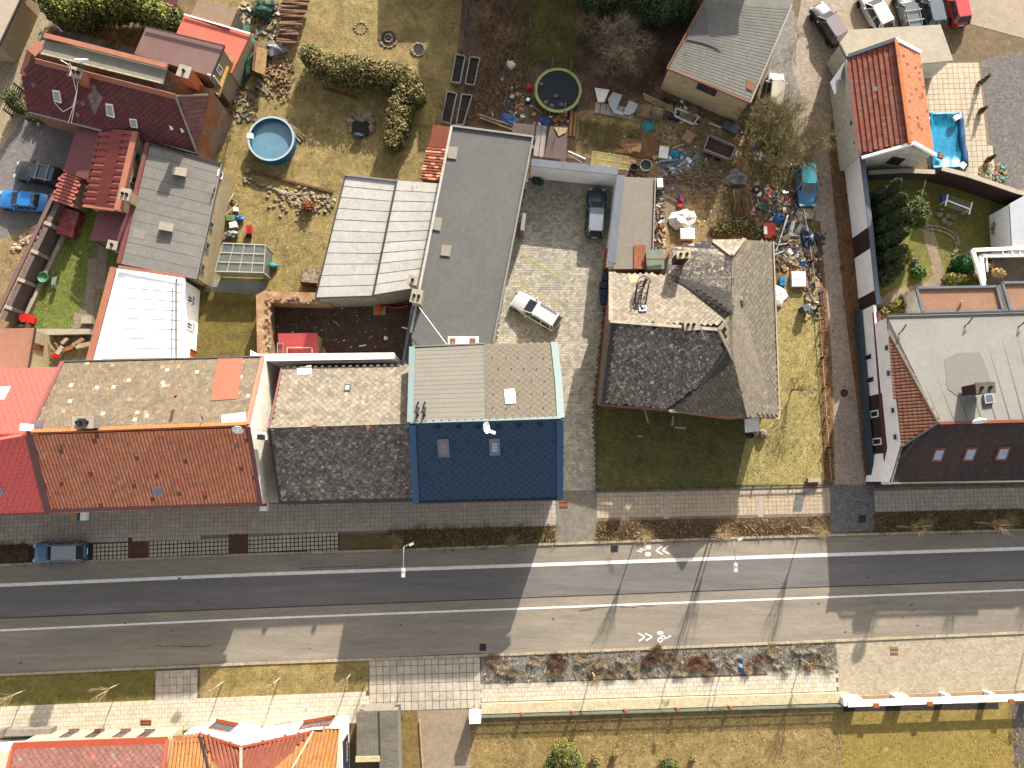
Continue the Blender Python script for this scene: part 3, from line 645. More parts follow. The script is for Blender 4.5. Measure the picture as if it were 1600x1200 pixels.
# manholes
for nm,lab,c,mt in (('manhole_cover','rusty square cover in the driveway mouth by the navy roof',(880.5,787.5,13,13),rustm),('manhole_cover','dark rusty square cover in the grey sett apron of the lane',(1347,810.5,12,12),darkbrown),
      ('drain_grate','dark square drain grate on the road edge by the slab driveway',(754.5,1011,10,11),darkmetal),('manhole_cover','brown square cover on the rose paver area',(1397,1017,12,13),M('brown_iron',C(170,134,108),grain=.15)),
      ('manhole_cover','brown rectangular cover in the pale pavement before the south house',(228,1129,17,9),rustm),('drain_grate','small drain grate at the road edge near the bicycle marking',(960,857,11,9),darkmetal)):
    x,y,a,b=c; q=G([(x-a/2,y-b/2),(x+a/2,y-b/2),(x+a/2,y+b/2),(x-a/2,y+b/2)]); z=.045
    o=top(MB().slab(q,V((0,0,z))),nm,lab,'manhole' if 'man' in nm else 'drain',mt)
    mb=MB()
    for i in range(4 if 'drain' in nm else 2):
        f=(i+.7)/(4 if 'drain' in nm else 2); mb.bar(q[0].lerp(q[3],f)+V((0,0,z)),q[1].lerp(q[2],f)+V((0,0,z)),.06,.02)
    mb.build('rib',MAT_DARK,o)
top(MB().cyl(P(1319,614),.34,.05,20),'manhole_cover','round dark iron cover in the paved lane','manhole',darkbrown)
# ---- lane on the right
sheet('paved_lane',[(1262,-60),(1330,-60),(1300,130),(1320,265),(1345,560),(1366,757),(1297,757),(1270,330),(1240,300),(1252,150),(1235,100)],lanepave,3)
sheet('lane_verge_litter',[(1300,150),(1320,265),(1345,500),(1366,757),(1352,757),(1338,620),(1322,500),(1296,250)],litter_m,6)
sheet('lane_verge_litter',[(1272,345),(1281,345),(1300,560),(1304,757),(1288,757),(1282,560)],litter_m,6)
sheet('car_yard_ground',[(1240,-200),(1900,-200),(1900,60),(1600,60),(1480,28),(1330,55),(1262,60)],M('yard_asphalt',C(196,174,148),C(180,160,136),s=.5,grain=.14),2)
sheet('gravel_verge',[(1232,5),(1262,60),(1258,150),(1246,240),(1225,250),(1180,170)],gravel,2)
# ---- gardens and yards, north
sheet('back_garden_lawn',[(330,-60),(740,-60),(700,200),(660,300),(540,280),(525,470),(300,520),(300,240)],drygrass,1)
sheet('scrub_ground',[(735,-150),(1110,-150),(1045,140),(1250,300),(1280,470),(960,470),(830,255),(705,200)],yardsoil,2)
sheet('scrub_grass',[(824,-60),(842,-20),(818,8),(833,34),(812,60),(828,84),(846,96),(868,88),(884,104),(905,92),(896,66),(915,44),(890,22),(908,-5),(884,-30),(896,-60)],M('scrub_green',C(140,140,66),C(100,100,48),s=1,grain=.3),3)
sheet('junk_yard_ground',[(895,175),(1050,160),(1200,230),(1275,330),(1278,470),(1140,470),(960,440),(1020,280),(900,240)],M('yard_earth',C(196,160,112),C(140,120,70),C(222,188,138),s=.55,fine=8,grain=.32,bump=.6,bs=7,t3=.58),4)
sheet('concrete_pad',[(1020,262),(1060,260),(1066,300),(1062,345),(1022,352)],M('worn_concrete',C(168,142,114),C(150,126,100),s=1,grain=.2),6)
sheet('slab_pad',[(1068,300),(1106,300),(1120,312),(1116,342),(1066,340)],M('sandy_slab',C(214,180,128),C(196,160,108),s=1,grain=.2,brick=(.45,.45,(.6,.5,.38),.0)),7)
pave('parking_court',[(826,275),(962,278),(950,420),(925,640),(932,765),(868,765),(870,560),(775,540),(790,430)],.3,.22,(826,400),(926,400),parkpave,.02,gap=.02,th=.02,under=parkjoint,tilt=.01)
for a,b in (((911,275),(906,382)),((806,391),(882,438)),((803,440),(877,480)),((812,495),(872,524))):
    sheet('parking_bay_line',stroke(a,b,2.2),yelline,12)
sheet('front_garden_lawn',[(930,640),(1170,640),(1290,560),(1300,757),(932,765)],frontgrass,4)
sheet('side_garden_grass',[(1205,460),(1290,460),(1300,757),(1150,757),(1175,640),(1210,640)],M('side_grass',C(196,176,110),C(164,148,78),C(214,190,140),s=.7,fine=9,grain=.28,bump=.5),5)
sheet('walled_yard_soil',[(425,463),(645,455),(632,572),(425,572)],dirt,3)
sheet('moss_garden',[(305,452),(415,462),(412,560),(300,560)],M('mossy_soil',C(140,124,40),C(100,84,36),s=.9,grain=.28,bump=.6),3)
sheet('left_lawn',[(95,330),(170,330),(200,420),(140,520),(45,520)],M('bright_lawn',C(134,146,54),C(112,122,44),C(176,158,98),s=.8,fine=8,grain=.3,bump=.6,bs=8),2)
pave('garden_path',[(152,378),(168,378),(148,515),(117,515)],.85,.7,(155,380),(165,380.2),M('path_slab',C(176,156,134),C(160,142,122),s=1,grain=.14,rnd=.05),.014,gap=.03,bond=False,under=slab_nj,indiv=30)
sheet('cobbled_street',[(-60,300),(-60,60),(60,-20),(92,40),(60,80),(45,130),(38,180),(0,235),(-20,300)],cobble,2)
sheet('car_park',[(-60,310),(0,235),(38,180),(120,205),(100,300),(70,350),(0,400),(-60,420)],M('old_asphalt',C(150,142,136),C(132,124,120),C(176,160,144),s=.8,fine=10,grain=.22),3)
sheet('rubble_plot',[(-60,400),(70,345),(80,400),(40,480),(0,520),(-60,520)],M('plot_soil',C(190,158,116),C(150,124,76),C(120,110,64),s=.6,grain=.25,bump=.6),4)
sheet('gravel_court',[(94,45),(210,75),(205,90),(90,60)],gravel,3)
sheet('back_yard_soil',[(100,35),(240,45),(225,90),(95,60)],M('leaf_soil',C(160,112,52),C(120,84,40),s=1.2,grain=.3),2)
# right gardens
sheet('right_garden_lawn',[(1345,265),(1600,300),(1600,500),(1360,500)],M('garden_lawn',C(150,140,56),C(120,118,46),C(180,156,90),s=.6,fine=9,grain=.26,bump=.5),2)
pave('curved_path',[(1440,360),(1456,355),(1480,440),(1470,462),(1380,480),(1368,470),(1400,452),(1452,438),(1458,425)],.24,.22,(1440,400),(1456,404),M('path_sett',C(196,172,138),C(176,152,120),s=1,grain=.14,rnd=.12),.012,gap=.02,under=slab_nj,jit=.06)
pave('pool_terrace',[(1440,98),(1532,98),(1552,280),(1540,285),(1455,268)],.5,.5,(1440,140),(1535,138),poolpave,.02,gap=.03,bond=False,under=poolj,indiv=280)
sheet('dark_paver_yard',[(1532,95),(1700,60),(1700,330),(1598,300),(1552,282)],darkpave,5)
# ---------------------------------------------------------------- buildings
random.seed(21)
R_=math.radians
# L: terraced house with clay front slope
L=House('terraced_house','long terraced house with clay tiled street slope and patched grey slate rear slope','house',
 [([(97,566,6.3),(412,558,6.3),(386,665,10.6),(46,677,10.6)],slate_under),([(46,677,10.6),(386,665,10.6),(408,790,6.3),(76,801,6.3)],M('clay_joint',C(110,58,44,2.6),grain=.2))],dirtywhite,clay,inset=.25)
(q0,p0),(q1,p1)=L.planes
tiles(L.roofs[0],q0,p0,'row',.32,.34,[slatefine,whiteslate,peachslate],t=.012,odd=.03,off=.01,jit=.008)
tiles(L.roofs[1],q1,p1,'pan',.27,.42,[clay,M('pale_clay',C(222,164,132),grain=.1,rnd=.1),M('dark_clay',C(176,104,76),grain=.1,rnd=.1)],t=.03,odd=.03,off=.01,jit=.01)
L.patch([(341,559),(380,558),(372,624),(329,627)],M('terracotta_metal',C(196,116,80,4.6),grain=.06,s=1,rough=.5),.04,'sheet_metal_patch')
L.pline([(48,675),(150,672),(386,663)],clay_b,.32,.2,'ridge_cap',dz=.05)
L.pline([(98,566),(46,677)],burg_flash,.3,.12,'verge_flashing'); L.pline([(46,679),(76,801)],burg_flash,.55,.1,'verge_flashing',1)
L.pline([(411,559),(387,664)],orange_flash,.3,.12,'verge_flashing'); L.pline([(388,666),(408,790)],burg_flash,.3,.12,'verge_flashing',1)
L.pline([(77,797),(408,787)],burg_flash,.4,.12,'eave_gutter',1,.04); L.pline([(97,566),(412,558)],darkmetal,.16,.1,'eave_gutter')
L.skylight([(239,761),(253,760),(254,774),(240,775)],M('alu_frame',C(200,205,205),grain=.03),glassd,.12,fr=.09)
L.skylight([(56,659),(70,657),(66,670),(52,672)],burg_flash,glassd,.1,fr=.1)
L.chimney(130,660,11.7,1.35,.75,1.7,.02,greywall,concrete,2)
L.chimney(128,660,11.95,.4,.4,.5,.02,concrete,darkmetal,1)
L.patch([(346,650),(384,645),(385,660),(347,664)],whitep,.06,'mortar_patch')
MB().tube([P(274,620,10),P(274,616,11.2)],.1,8).build('vent_pipe',clay_b,L.root); MB().tube([P(316,655,10.5),P(315,650,11.3)],.05,6).build('vent_pipe',darkmetal,L.root)
MB().lathe(P(372,669,11.3),[(.05,-.1),(.3,.05),(.42,.18)],14,R=Matrix.Rotation(.9,3,'X')).build('satellite_dish',whitemetal,L.root)
# R: bright red house
R1=House('terraced_house','bright red metal tiled terraced house cut off by the left edge','house',
 [([(-330,586,6.3),(94,576,6.3),(45,679,10.5),(-380,693,10.5)],M('red_joint',(.2,.02,.015),grain=.1)),([(-380,693,10.5),(45,679,10.5),(75,801,6.3),(-350,812,6.3)],M('red_joint',None))],dirtywhite,brightred,inset=.25)
for i in (0,1): tiles(R1.roofs[i],R1.planes[i][0],R1.planes[i][1],'row',.46,.38,brightred,t=.045,off=.01)
R1.pline([(-50,696),(45,679)],brightred,.25,.12,'ridge_cap'); R1.pline([(-100,806),(75,801)],burg_flash,.14,.12,'eave_gutter',1)
R1.skylight([(-8,606),(17,605),(7,625),(-18,625)],whitemetal,glassb,.1)
R1.skylight([(-14,755),(0,757),(8,772),(-8,772)],M('alu_frame',None),glassd,.1)
MB().box(P(42,668,10.9),(.5,.5,.9)).build('chimney',whitewall,R1.root)
# brick pink small house on left
BP=House('shed_house','small house with salmon corrugated roof behind the bright red roof','outbuilding',[[(-120,516,3.9),(56,512,3.4),(45,577,3.4),(-125,583,3.9)]],cream,M('salmon_sheet',C(196,136,110),C(184,124,100),s=.5,grain=.06,bump=.3,wave=(6,.1)))
BP.window([(53,529),(68,532),(67,556),(52,556)],orangewin,glassd,1)
BP.edge((56,512,3.45),(45,577,3.45),darkmetal,.12,.1,'verge_flashing')
# N: dark slate terrace house
N_=House('terraced_house','terraced house with lichen covered diamond slates between the clay roof and the navy roof','house',
 [([(441,574,4.7),(641,572,4.7),(642,661,7.9),(420,669,7.9)],slate_under),([(420,669,7.9),(642,661,7.9),(652,782,4.7),(438,787,4.7)],slate_under)],dirtywhite,slatedark,inset=.2)
tiles(N_.roofs[0],*N_.planes[0],'diamond',.4,.4,[slatelight,slategrey,M('pink_slate',C(196,140,112),grain=.1)],t=.014,off=.012,odd=.04,indiv=290,name='roof_slate',jit=.01,center=P(540,620,6))
tiles(N_.roofs[1],*N_.planes[1],'diamond',.4,.4,[slatedark,slategrey],t=.014,off=.012,odd=.03,indiv=290,name='roof_slate',jit=.012,center=P(540,730,6))
N_.pline([(420,668),(642,661)],slatelight,.25,.1,'ridge_cap'); N_.pline([(440,785),(652,781)],darkmetal,.3,.1,'eave_gutter',1,.03)
N_.pline([(441,574),(421,669)],burg_flash,.16,.12,'verge_flashing'); N_.pline([(421,669),(438,787)],darkmetal,.16,.1,'verge_flashing',1)
for q in ([(539,601),(549,601),(547,612),(537,612)],): N_.skylight(q,darkmetal,glassb,.1)
N_.skylight([(536,734),(545,733),(546,744),(536,745)],galv,glassg,.1)
N_.patch([(464,576),(487,571),(487,585),(466,587)],whitep,.05,'mortar_patch'); 
for q in ([(430,693),(436,690),(440,695),(434,699)],[(438,769),(446,763),(448,770),(441,776)],[(440,781),(448,778),(450,784),(442,786)],[(468,781),(475,779),(476,785),(468,786)]): N_.patch(q,whiteslate,.03,'new_slate')
for x in (491,575): MB().box(P(x,667,8.1),(.3,.3,.25)).build('ridge_tile',claydk,N_.root)
w_=MB().slab(G([(428,567),(627,565),(627,574),(440,577),(430,577)],0),V((0,0,4.9))); w_.build('parapet',whitewall,N_.root)
MB().slab([P(430,566,4.9),P(627,563.5,4.9),P(627,566,4.9),P(430,569,4.9)],V((0,0,.12))).build('parapet_coping',darkmetal,N_.root)
# infill wall at the gable
fw=top(MB().slab(G([(416,560),(438,573),(424,665),(434,782),(424,783),(412,667)],0),V((0,0,4.6))),'firewall','weathered white plaster strip wall between clay roof and diamond slate roof','wall',dirtywhite)
MB().box(P(408,681,8.6),(.5,.55,2)).build('chimney',dirtywhite,fw); MB().box(P(408,683,9.2),(.36,.36,.85)).build('flue',MAT_DARK,fw)
# B: navy house
B_=House('terraced_house','corner terraced house with smooth navy street slope and grey beige rear slope','house',
 [([(644,543,6.2),(757,538,6.2),(760,658,10.2),(640,661,10.2)],darkfelt),([(757,538,6.2),(864,535,6.2),(876,654,10.2),(760,658,10.2)],beigefelt),
  ([(640,661,10.2),(876,654,10.2),(877,779,5.9),(648,785,5.9)],M('navy_joint',C(22,44,66,2.6),grain=.1))],dirtywhite,bluemetal,inset=.25)
seams(B_.roofs[0],B_.planes[0][0],B_.planes[0][1],17,M('grey_roof_strip',C(166,160,144,4.8),C(154,148,134,4.8),s=.5,fine=9,grain=.06,rnd=.02),None,rib=0,gap=.02,th=.012)
tiles(B_.roofs[1],*B_.planes[1],'diamond',.4,.4,beigefelt,t=.01,off=.005)
tiles(B_.roofs[2],*B_.planes[2],'diamond',.42,.42,bluemetal,t=.014,off=.005)
B_.pline([(641,661),(760,657.5),(876,653.5)],tealtrim,.2,.1,'ridge_cap'); 
B_.pline([(644,543),(641,661)],tealtrim,.45,.14,'verge_flashing'); B_.pline([(644,663),(650,785)],bluetrim,.5,.16,'verge_flashing',2)
B_.pline([(866,536),(873,600),(876,654)],tealtrim,.55,.14,'verge_flashing',1); B_.pline([(875,655),(875,779)],bluetrim,.5,.16,'verge_flashing',2)
B_.pline([(757,539),(760,657)],darkfelt,.06,.14,'step_flashing',0,.03); B_.pline([(644,543),(757,538)],darkmetal,.16,.12,'eave_gutter'); B_.pline([(648,785),(877,779.5)],darkmetal,.14,.12,'eave_gutter',2)
B_.skylight([(788,610),(804,609),(806,631),(790,632)],whitemetal,glassb,.12,fr=.12)
B_.skylight([(683,686),(701,685),(703,713),(685,713)],M('mauve_frame',C(150,150,160),grain=.04),M('closed_blind',C(172,160,168),grain=.04),.12,fr=.16)
B_.skylight([(764,685),(781,684),(782,710),(765,711)],M('mauve_frame',None),glassb,.12,fr=.2,split=2)
pl=B_.planes[2][1]
for i,(x,y) in enumerate([(x+random.uniform(-2,2),y+random.uniform(-1,1)) for y in (690,705,722,740,757,775) for x in range(665+(y%2)*12,872,22)]):
    MB().box(on(pl,x,y,.05),(.07,.22,.1)).build('snow_guard',darkmetal,B_.root)
for i,(x,y) in enumerate([(x+random.uniform(-1,1),y) for y in (560,577,596,616,638) for x in range(770+(y%2)*9,862,20)]):
    MB().box(on(B_.planes[1][1],x,y,.04),(.06,.16,.07)).build('snow_guard',darkmetal,B_.root)
for x,y in ((685,667),(717,667),(748,667),(779,667),(811,664),(844,663)): 
    B_.patch([(x-4,y),(x,y-3.5),(x+4,y),(x,y+3.5)],M('dark_vent',C(40,52,76)),.12,'roof_vent')
MB().lathe(P(757,668,11.6),[(.05,-.1),(.34,.05),(.45,.2)],14,R=Matrix.Rotation(1.1,3,'Y')).build('satellite_dish',whitemetal,B_.root)
MB().bar(P(757,670,11.4),P(774,677,11.4),.22,.2).build('antenna_arm',whitemetal,B_.root); MB().tube([P(757,664,9.9),P(757,660,11.6)],.05).build('antenna_mast',galv,B_.root)
pl=B_.planes[0][1]
for x in (653,663.5):   # two bent black stove flues
    a=on(pl,x,648,0); t=MB().tube([a,a+V((0,0,.9))],.1,8); t.bar(on(pl,x+2,634,.5),on(pl,x-2,641,.35),.13); t.bar(on(pl,x-3,641.5,.3),on(pl,x+3,641,.3),.13); t.bar(on(pl,x+2,641,.3),on(pl,x-1,649,.3),.13); t.build('bent_flue',MAT_DARK,B_.root)
# T: long flat dark building
T=House('flat_roofed_building','long flat roofed building with dark grey felt beside the white panel roof','building',
 [[(706,197,5.2),(833,214,5.2),(771,533,5.2),(757,541,5.2),(645,545,5.2),(642,520,5.2)]],greywall,darkfelt,inset=.25,thick=.25)
T.pline([(706,197),(833,214)],galv,.16,.14,'parapet_coping'); T.pline([(833,214),(771,533)],galv,.14,.16,'parapet_coping'); T.pline([(706,197),(642,520)],seamwhite,.2,.14,'parapet_coping')
for q in ([(701,229),(716,230),(713,249),(699,247)],[(676,339),(691,341),(688,361),(673,358)],[(691,382),(706,384),(703,401),(688,399)]): T.patch(q,patchgrey,.05,'felt_patch')
T.patch([(700,526),(748,526),(748,538),(700,539)],whitep,.08,'cable_tray'); 
for x in (707,738): T.patch([(x-4,529),(x+5,529),(x+5,536),(x-4,536)],rustm,.14,'junction_box')
T.chimney(651,463,6.9,.75,.95,1.7,-.2,cream,concrete,2); T.chimney(645,438,6.6,.65,.6,1.5,-.2,greywall,concrete,1)
MB().tube([P(655,480,6.3),P(698,538,6.0)],.03,5).build('cable',whitemetal,T.root)
T2=House('lean_to','low grey felt lean to filling the corner beside the walled dirt yard','lean-to',[[(645,520,4.4),(700,524,4.6),(700,548,4.6),(641,575,4.4),(629,572,4.4)]],whitewall,darkfelt,inset=.1)
T2.edge((645,478,4.4),(629,572,4.4),bluecoping,.22,.14,'coping')
top(MB().slab(G([(816,345),(821,346),(818,372),(812,371)],0),V((0,0,2.2))),'wall_cabinet','pale box fixed to the long flat building beside the parking court','cabinet',patchgrey)
# S: white panel shed
S=House('panel_roof_shed','big shed with two strips of white metal panels beside the long flat building','shed',
 [([(540,274,4.2),(621,283,4.5),(583,462,4.5),(493,466,4.2)],seamline),([(621,282,4.6),(688,287,4.3),(655,449,4.3),(583,461,4.6)],seamline)],greywall,seamline,inset=.2)
for i,(n) in enumerate((11,11)): seams(S.roofs[i],S.planes[i][0],S.planes[i][1],n,seamwhite,None,seamline)
S.edge((540,274,4.25),(493,466,4.25),darkmetal,.1,.14,'verge_flashing'); S.edge((493,466,4.2),(583,463,4.5),darkmetal,.1,.14,'eave_trim'); S.edge((620,283,4.65),(583,462,4.65),darkmetal,.14,.16,'valley_gutter')
S.edge((688,287,4.35),(655,450,4.35),whitemetal,.14,.16,'verge_flashing'); S.edge((540,274,4.3),(621,283,4.6),galv,.12,.12,'verge_flashing')
# small red roofs by T
RA=House('small_shed','little shed with faded red sheet roof north of the brick tiled strip','shed',[[(677,195,2.9),(707,198,2.9),(698,232,2.6),(669,229,2.6)]],brickwall,redbin)
RB=House('small_shed','narrow shed with old red brick coloured tiles against the long flat building','shed',[[(667,231,2.7),(698,233,3.1),(686,285,3.1),(658,281,2.7)]],brickwall,claydk)
tiles(RB.roofs[0],*RB.planes[0],'pan',.27,.36,[claydk,clay],t=.03,odd=.3,off=.01,jit=.01)
# H1 burgundy house
H=House('burgundy_house','large burgundy slate house with flat grey top and street side hip','house',
 [([(52,92,6.2),(275,150,6.2),(309,240,3.4),(43,177,3.4),(34,118,5.3)],M('burg_joint',C(70,36,38),grain=.2)),([(64,62,6.3),(262,100,6.3),(254,131,6.3),(62,84,6.3)],greyfelt),
  ([(275,150,6.2),(325,148,6.0),(309,240,3.4)],M('pale_burgundy_slate',C(168,116,102),C(150,100,90),grain=.12,rnd=.1))],None,burgslate,inset=.3)
# its walls as one shell
cx=V(H.c)
wl=[P(52,72,5.8),P(255,107,5.8),P(330,140,5.8),P(306,238,3.1),P(46,174,3.1),P(39,118,4.8)]
mb=MB(); mb.poly([V((p.x,p.y,-.2)) for p in wl]); mb.poly(wl)
for a,b in zip(wl,wl[1:]+wl[:1]):
    mb.poly([V((a.x,a.y,-.2)),V((b.x,b.y,-.2)),b,a]); n=V((b.y-a.y,a.x-b.x,0)).normalized(); n=-n if n.dot((a+b)/2-cx)<0 else n; H.walls.append((a,b,n))
mb.build('wall',M('peeling_render',C(180,170,150),C(196,120,66),C(160,150,136),s=.35,fine=8,grain=.14,bump=.2,lo=.47,hi=.52),H.root)
tiles(H.roofs[0],*H.planes[0],'diamond',.38,.38,[burgslate,M('faded_slate',C(160,130,124),grain=.12)],t=.014,off=.01,odd=.03,jit=.008,indiv=250,name='roof_slate',center=P(260,200,6))
tiles(H.roofs[2],*H.planes[2],'row',.36,.36,M('pale_burgundy_slate',None),t=.02,off=.01)
H.pline([(56,95),(275,151)],orange_flash,.42,.1,'ridge_flashing'); H.pline([(275,150),(309,240)],concrete,.16,.1,'hip_cap'); H.pline([(275,150),(325,148)],concrete,.14,.1,'hip_cap',2)
H.edge((48,80,6.1),(36,118,5.2),orange_flash,.55,.12,'verge_flashing'); H.edge((50,84,6.2),(66,68,6.2),orange_flash,.9,.12,'verge_flashing')
H.edge((70,56,6.5),(262,104,6.5),orange_flash,.42,.2,'parapet_coping',); H.edge((66,84,6.35),(252,130,6.35),M('cream_strip',C(226,200,160)),.1,.1,'roof_edge')
H.edge((46,176,3.4),(160,205,3.4),galv,.14,.12,'eave_gutter'); H.edge((222,215,3.4),(309,240,3.4),galv,.2,.12,'eave_gutter')
H.patch([(137,150),(148,138),(162,152),(148,180)],M('bleached_slate',C(176,160,150),C(130,80,80),s=3,grain=.2),.03,'weathered_patch')
for q in ([(83,140),(94,142),(97,161),(86,158)],[(166,161),(177,163),(180,184),(168,180)],[(203,185),(214,186),(216,200),(206,198)]): H.skylight(q,whitemetal,M('blind_white',C(206,204,198),grain=.03),.14,fr=.06)
for x,y in ((268,199),(285,203)): H.patch([(x-3,y-3),(x+1,y-2),(x+4,y+3),(x,y+4)],whitep,.1,'roof_vent')
H.chimney(120,114,7.3,.8,.7,1.8,-.3,orange_flash,concrete,2); H.chimney(288,112,8.0,.9,.85,2.8,-.3,M('orange_render',C(216,116,60),grain=.08),concrete,1)
MB().lathe(P(128,97,7.9),[(.05,-.1),(.4,.05),(.55,.22)],16,R=Matrix.Rotation(-1.0,3,'X')).build('satellite_dish',whitemetal,H.root); MB().tube([P(127,104,6.2),P(127,97,8)],.05).build('antenna_mast',galv,H.root)
mb=MB(); 
for a in ([(96,93),(108,100),(116,122),(121,143),(118,160),(108,192)],[(110,98),(117,112),(123,122),(122,142),(113,192)],[(121,143),(116,165),(100,174),(87,160)]): mb.tube([on(H.planes[0][1],x,y,.14) for x,y in a],.03,5)
mb.build('cable',whitemetal,H.root)
MB().box(on(H.planes[1][1],30,30),(0.01,.01,.01))
# annex storey with flat brown-pink roof
AX=House('annex','upper annex with flat mauve brown sheet roof and grey ochre walls','annex',[[(228,42,6.0),(351,72,5.8),(331,119,5.6),(209,84,5.8)]],M('grey_ochre_render',C(186,170,140),C(206,150,84),C(160,146,126),s=.5,grain=.12,lo=.5,hi=.56),brownpink,inset=.25,thick=.18)
AX.edge((228,42,6.1),(351,72,5.9),darkmetal,.1,.1,'eave_trim'); AX.edge((351,72,5.9),(331,119,5.7),darkmetal,.1,.12,'eave_trim')
AX.window([(340,98),(350,101),(344,118),(335,116)],whitemetal,glassd,1); AX.window([(333,116),(343,120),(338,134),(331,132)],whitemetal,glassd,1)
AX.window([(301,118),(322,124),(320,134),(304,128)],orangewin,glassd,1)
BAL=top(MB().slab([P(350,102,3.6),P(359,106,3.6),P(344,150,3.6),P(334,142,3.6)],V((0,0,.2))),'balcony','narrow ochre balcony ledge on the east end of the annex','balcony',M('ochre_ledge',C(220,176,96),grain=.1))
MB().slab([P(331,141,3.8),P(344,150,3.8),P(343,152,3.8),P(330,143,3.8)],V((0,0,.5))).build('parapet',cream,BAL)
CR=House('coral_roof_outbuilding','outbuilding with bright coral red sheet roof behind the annex','outbuilding',[[(288,23,3.0),(391,53,2.8),(362,114,2.8),(330,104,2.9),(275,52,3.0)]],cream,coral,inset=.2)
CR.edge((288,23,3.1),(391,53,2.9),whitemetal,.12,.1,'eave_trim')
for i in range(6): MB().bar(P(349+i*3.2,84+i*.9,3.0),P(345+i*3.2,94+i*.9,3.0),.1,.06).build('pallet_board',woodpale,CR.root)
D1=House('brown_roof_shed','shed with flat brown felt roof at the top left behind the coral roof','shed',[[(310,-4,3.0),(371,14,3.0),(359,43,3.0),(296,26,3.0)]],greywall,brownfelt,inset=.2)
E1=House('dark_red_shed','small dark red roofed shed at the top edge between hedge and brown shed','shed',[[(238,-12,3.0),(277,-4,3.0),(271,14,2.8),(233,3,2.8)]],cream,burg)
LF=House('corner_building','pale beige flat roofed building in the top left corner','building',[[(-90,-60,2.8),(50,-60,2.8),(34,-2,2.8),(-2,74,2.8),(-110,70,2.8)]],cream,M('beige_roof',C(206,186,164),C(196,176,156),s=.5,grain=.05),inset=.2)
LF.edge((50,-58,2.9),(34,-2,2.9),darkmetal,.14,.12,'eave_gutter'); LF.edge((34,-2,2.9),(-2,74,2.9),darkmetal,.14,.12,'eave_gutter')
# F roofs: burgundy and red between cars and lawn
F1=House('carport','burgundy ribbed sheet carport roof beside the parked dark car','carport',[[(120,197,3.0),(158,206,3.2),(137,281,3.0),(98,267,2.8)]],None,burg)
for x,y in ((101,266),(135,279),(121,200)): MB().tube([P(x,y,2.9),V((P(x,y,2.9).x,P(x,y,2.9).y,0))],.07).build('post',woodbrown,F1.root)
redtile=M('rose_red_tile',C(196,104,92),C(180,92,84),s=.5,grain=.1,rnd=.1)
F2=House('tiled_outbuilding','tall narrow outbuilding with rose red tiled roof and cream side wall','outbuilding',[[(159,203,3.4),(216,206,4.2),(188,329,4.2),(130,322,3.4)]],cream,redtile,inset=.25)
tiles(F2.roofs[0],*F2.planes[0],'row',2.6,.3,redtile,t=.075,off=.01,udir=(P(188,329,4)-P(216,206,4)).normalized().cross(V((0,0,1))))
F2.edge((212,206,4.25),(183,329,4.25),orange_flash,.5,.12,'verge_flashing'); F2.edge((130,322,3.45),(190,330,4.25),orange_flash,.2,.12,'verge_flashing')
F2.window([(212,238),(217,240),(215,252),(210,250)],greenp,glassd,0); F2.window([(206,276),(212,278),(209,288),(204,286)],galv,glassd,0)
F2.chimney(196,304,5.4,.7,.85,1.6,-.2,cream,concrete,2)
F3=House('tiled_lean_to','low rose red tiled lean to below the burgundy carport','lean-to',[[(99,268,2.7),(127,279,2.7),(113,322,2.4),(80,312,2.4)]],cream,redtile,inset=.2)
tiles(F3.roofs[0],*F3.planes[0],'row',.34,.3,redtile,t=.06,off=.01)
F4=House('porch','burgundy sheet porch roof between the tiled outbuilding and the garden path','porch',[[(153,329,2.6),(207,335,3.0),(189,380,3.0),(140,375,2.6)]],None,burg,)
for x,y in ((143,373),(187,378)): MB().tube([P(x,y,2.6),V((P(x,y,2.6).x,P(x,y,2.6).y,0))],.07).build('post',woodbrown,F4.root)
# G: grey seam roof
Gh=House('panel_roof_outbuilding','long outbuilding with grey felt panel roof and windows towards the lawn','outbuilding',[[(231,224,3.8),(347,256,4.0),(307,437,4.0),(186,412,3.8)]],cream,seamline,inset=.3,thick=.2)
seams(Gh.roofs[0],Gh.planes[0][0],Gh.planes[0][1],11,seamgrey,None,seamline,rib=.03)
Gh.edge((347,256,4.05),(307,437,4.05),galv,.1,.14,'eave_gutter'); Gh.edge((231,224,3.9),(186,412,3.9),burg_flash,.35,.16,'coping'); Gh.edge((231,224,3.9),(347,256,4.1),darkmetal,.1,.1,'eave_trim')
Gh.patch([(210,358),(228,361),(225,374),(207,371)],M('lighter_felt',C(168,158,146),grain=.06),.04,'felt_patch')
for x,y in ((281,268),(260,354)):
    o=MB().box(P(x,y,4.15),(1.1,.6,.4),-.18).build('roof_vent_box',cream,Gh.root); MB().box(P(x,y,4.4),(1.2,.7,.08),-.18).build('vent_cap',concrete,o)
for q in ([(333,290),(339,292),(335,308),(330,305)],[(329,343),(334,346),(330,362),(325,358)],[(323,375),(328,378),(324,394),(319,391)],[(315,411),(320,414),(317,426),(311,424)]): Gh.window(q,greywall,glassd,0)
Gh.window([(342,262),(349,264),(345,284),(338,280)],whitemetal,M('brown_door',C(170,100,60)),0,door=True)
Gh.chimney(176,383,3.9,.7,.6,1.4,-.2,cream,concrete,1)
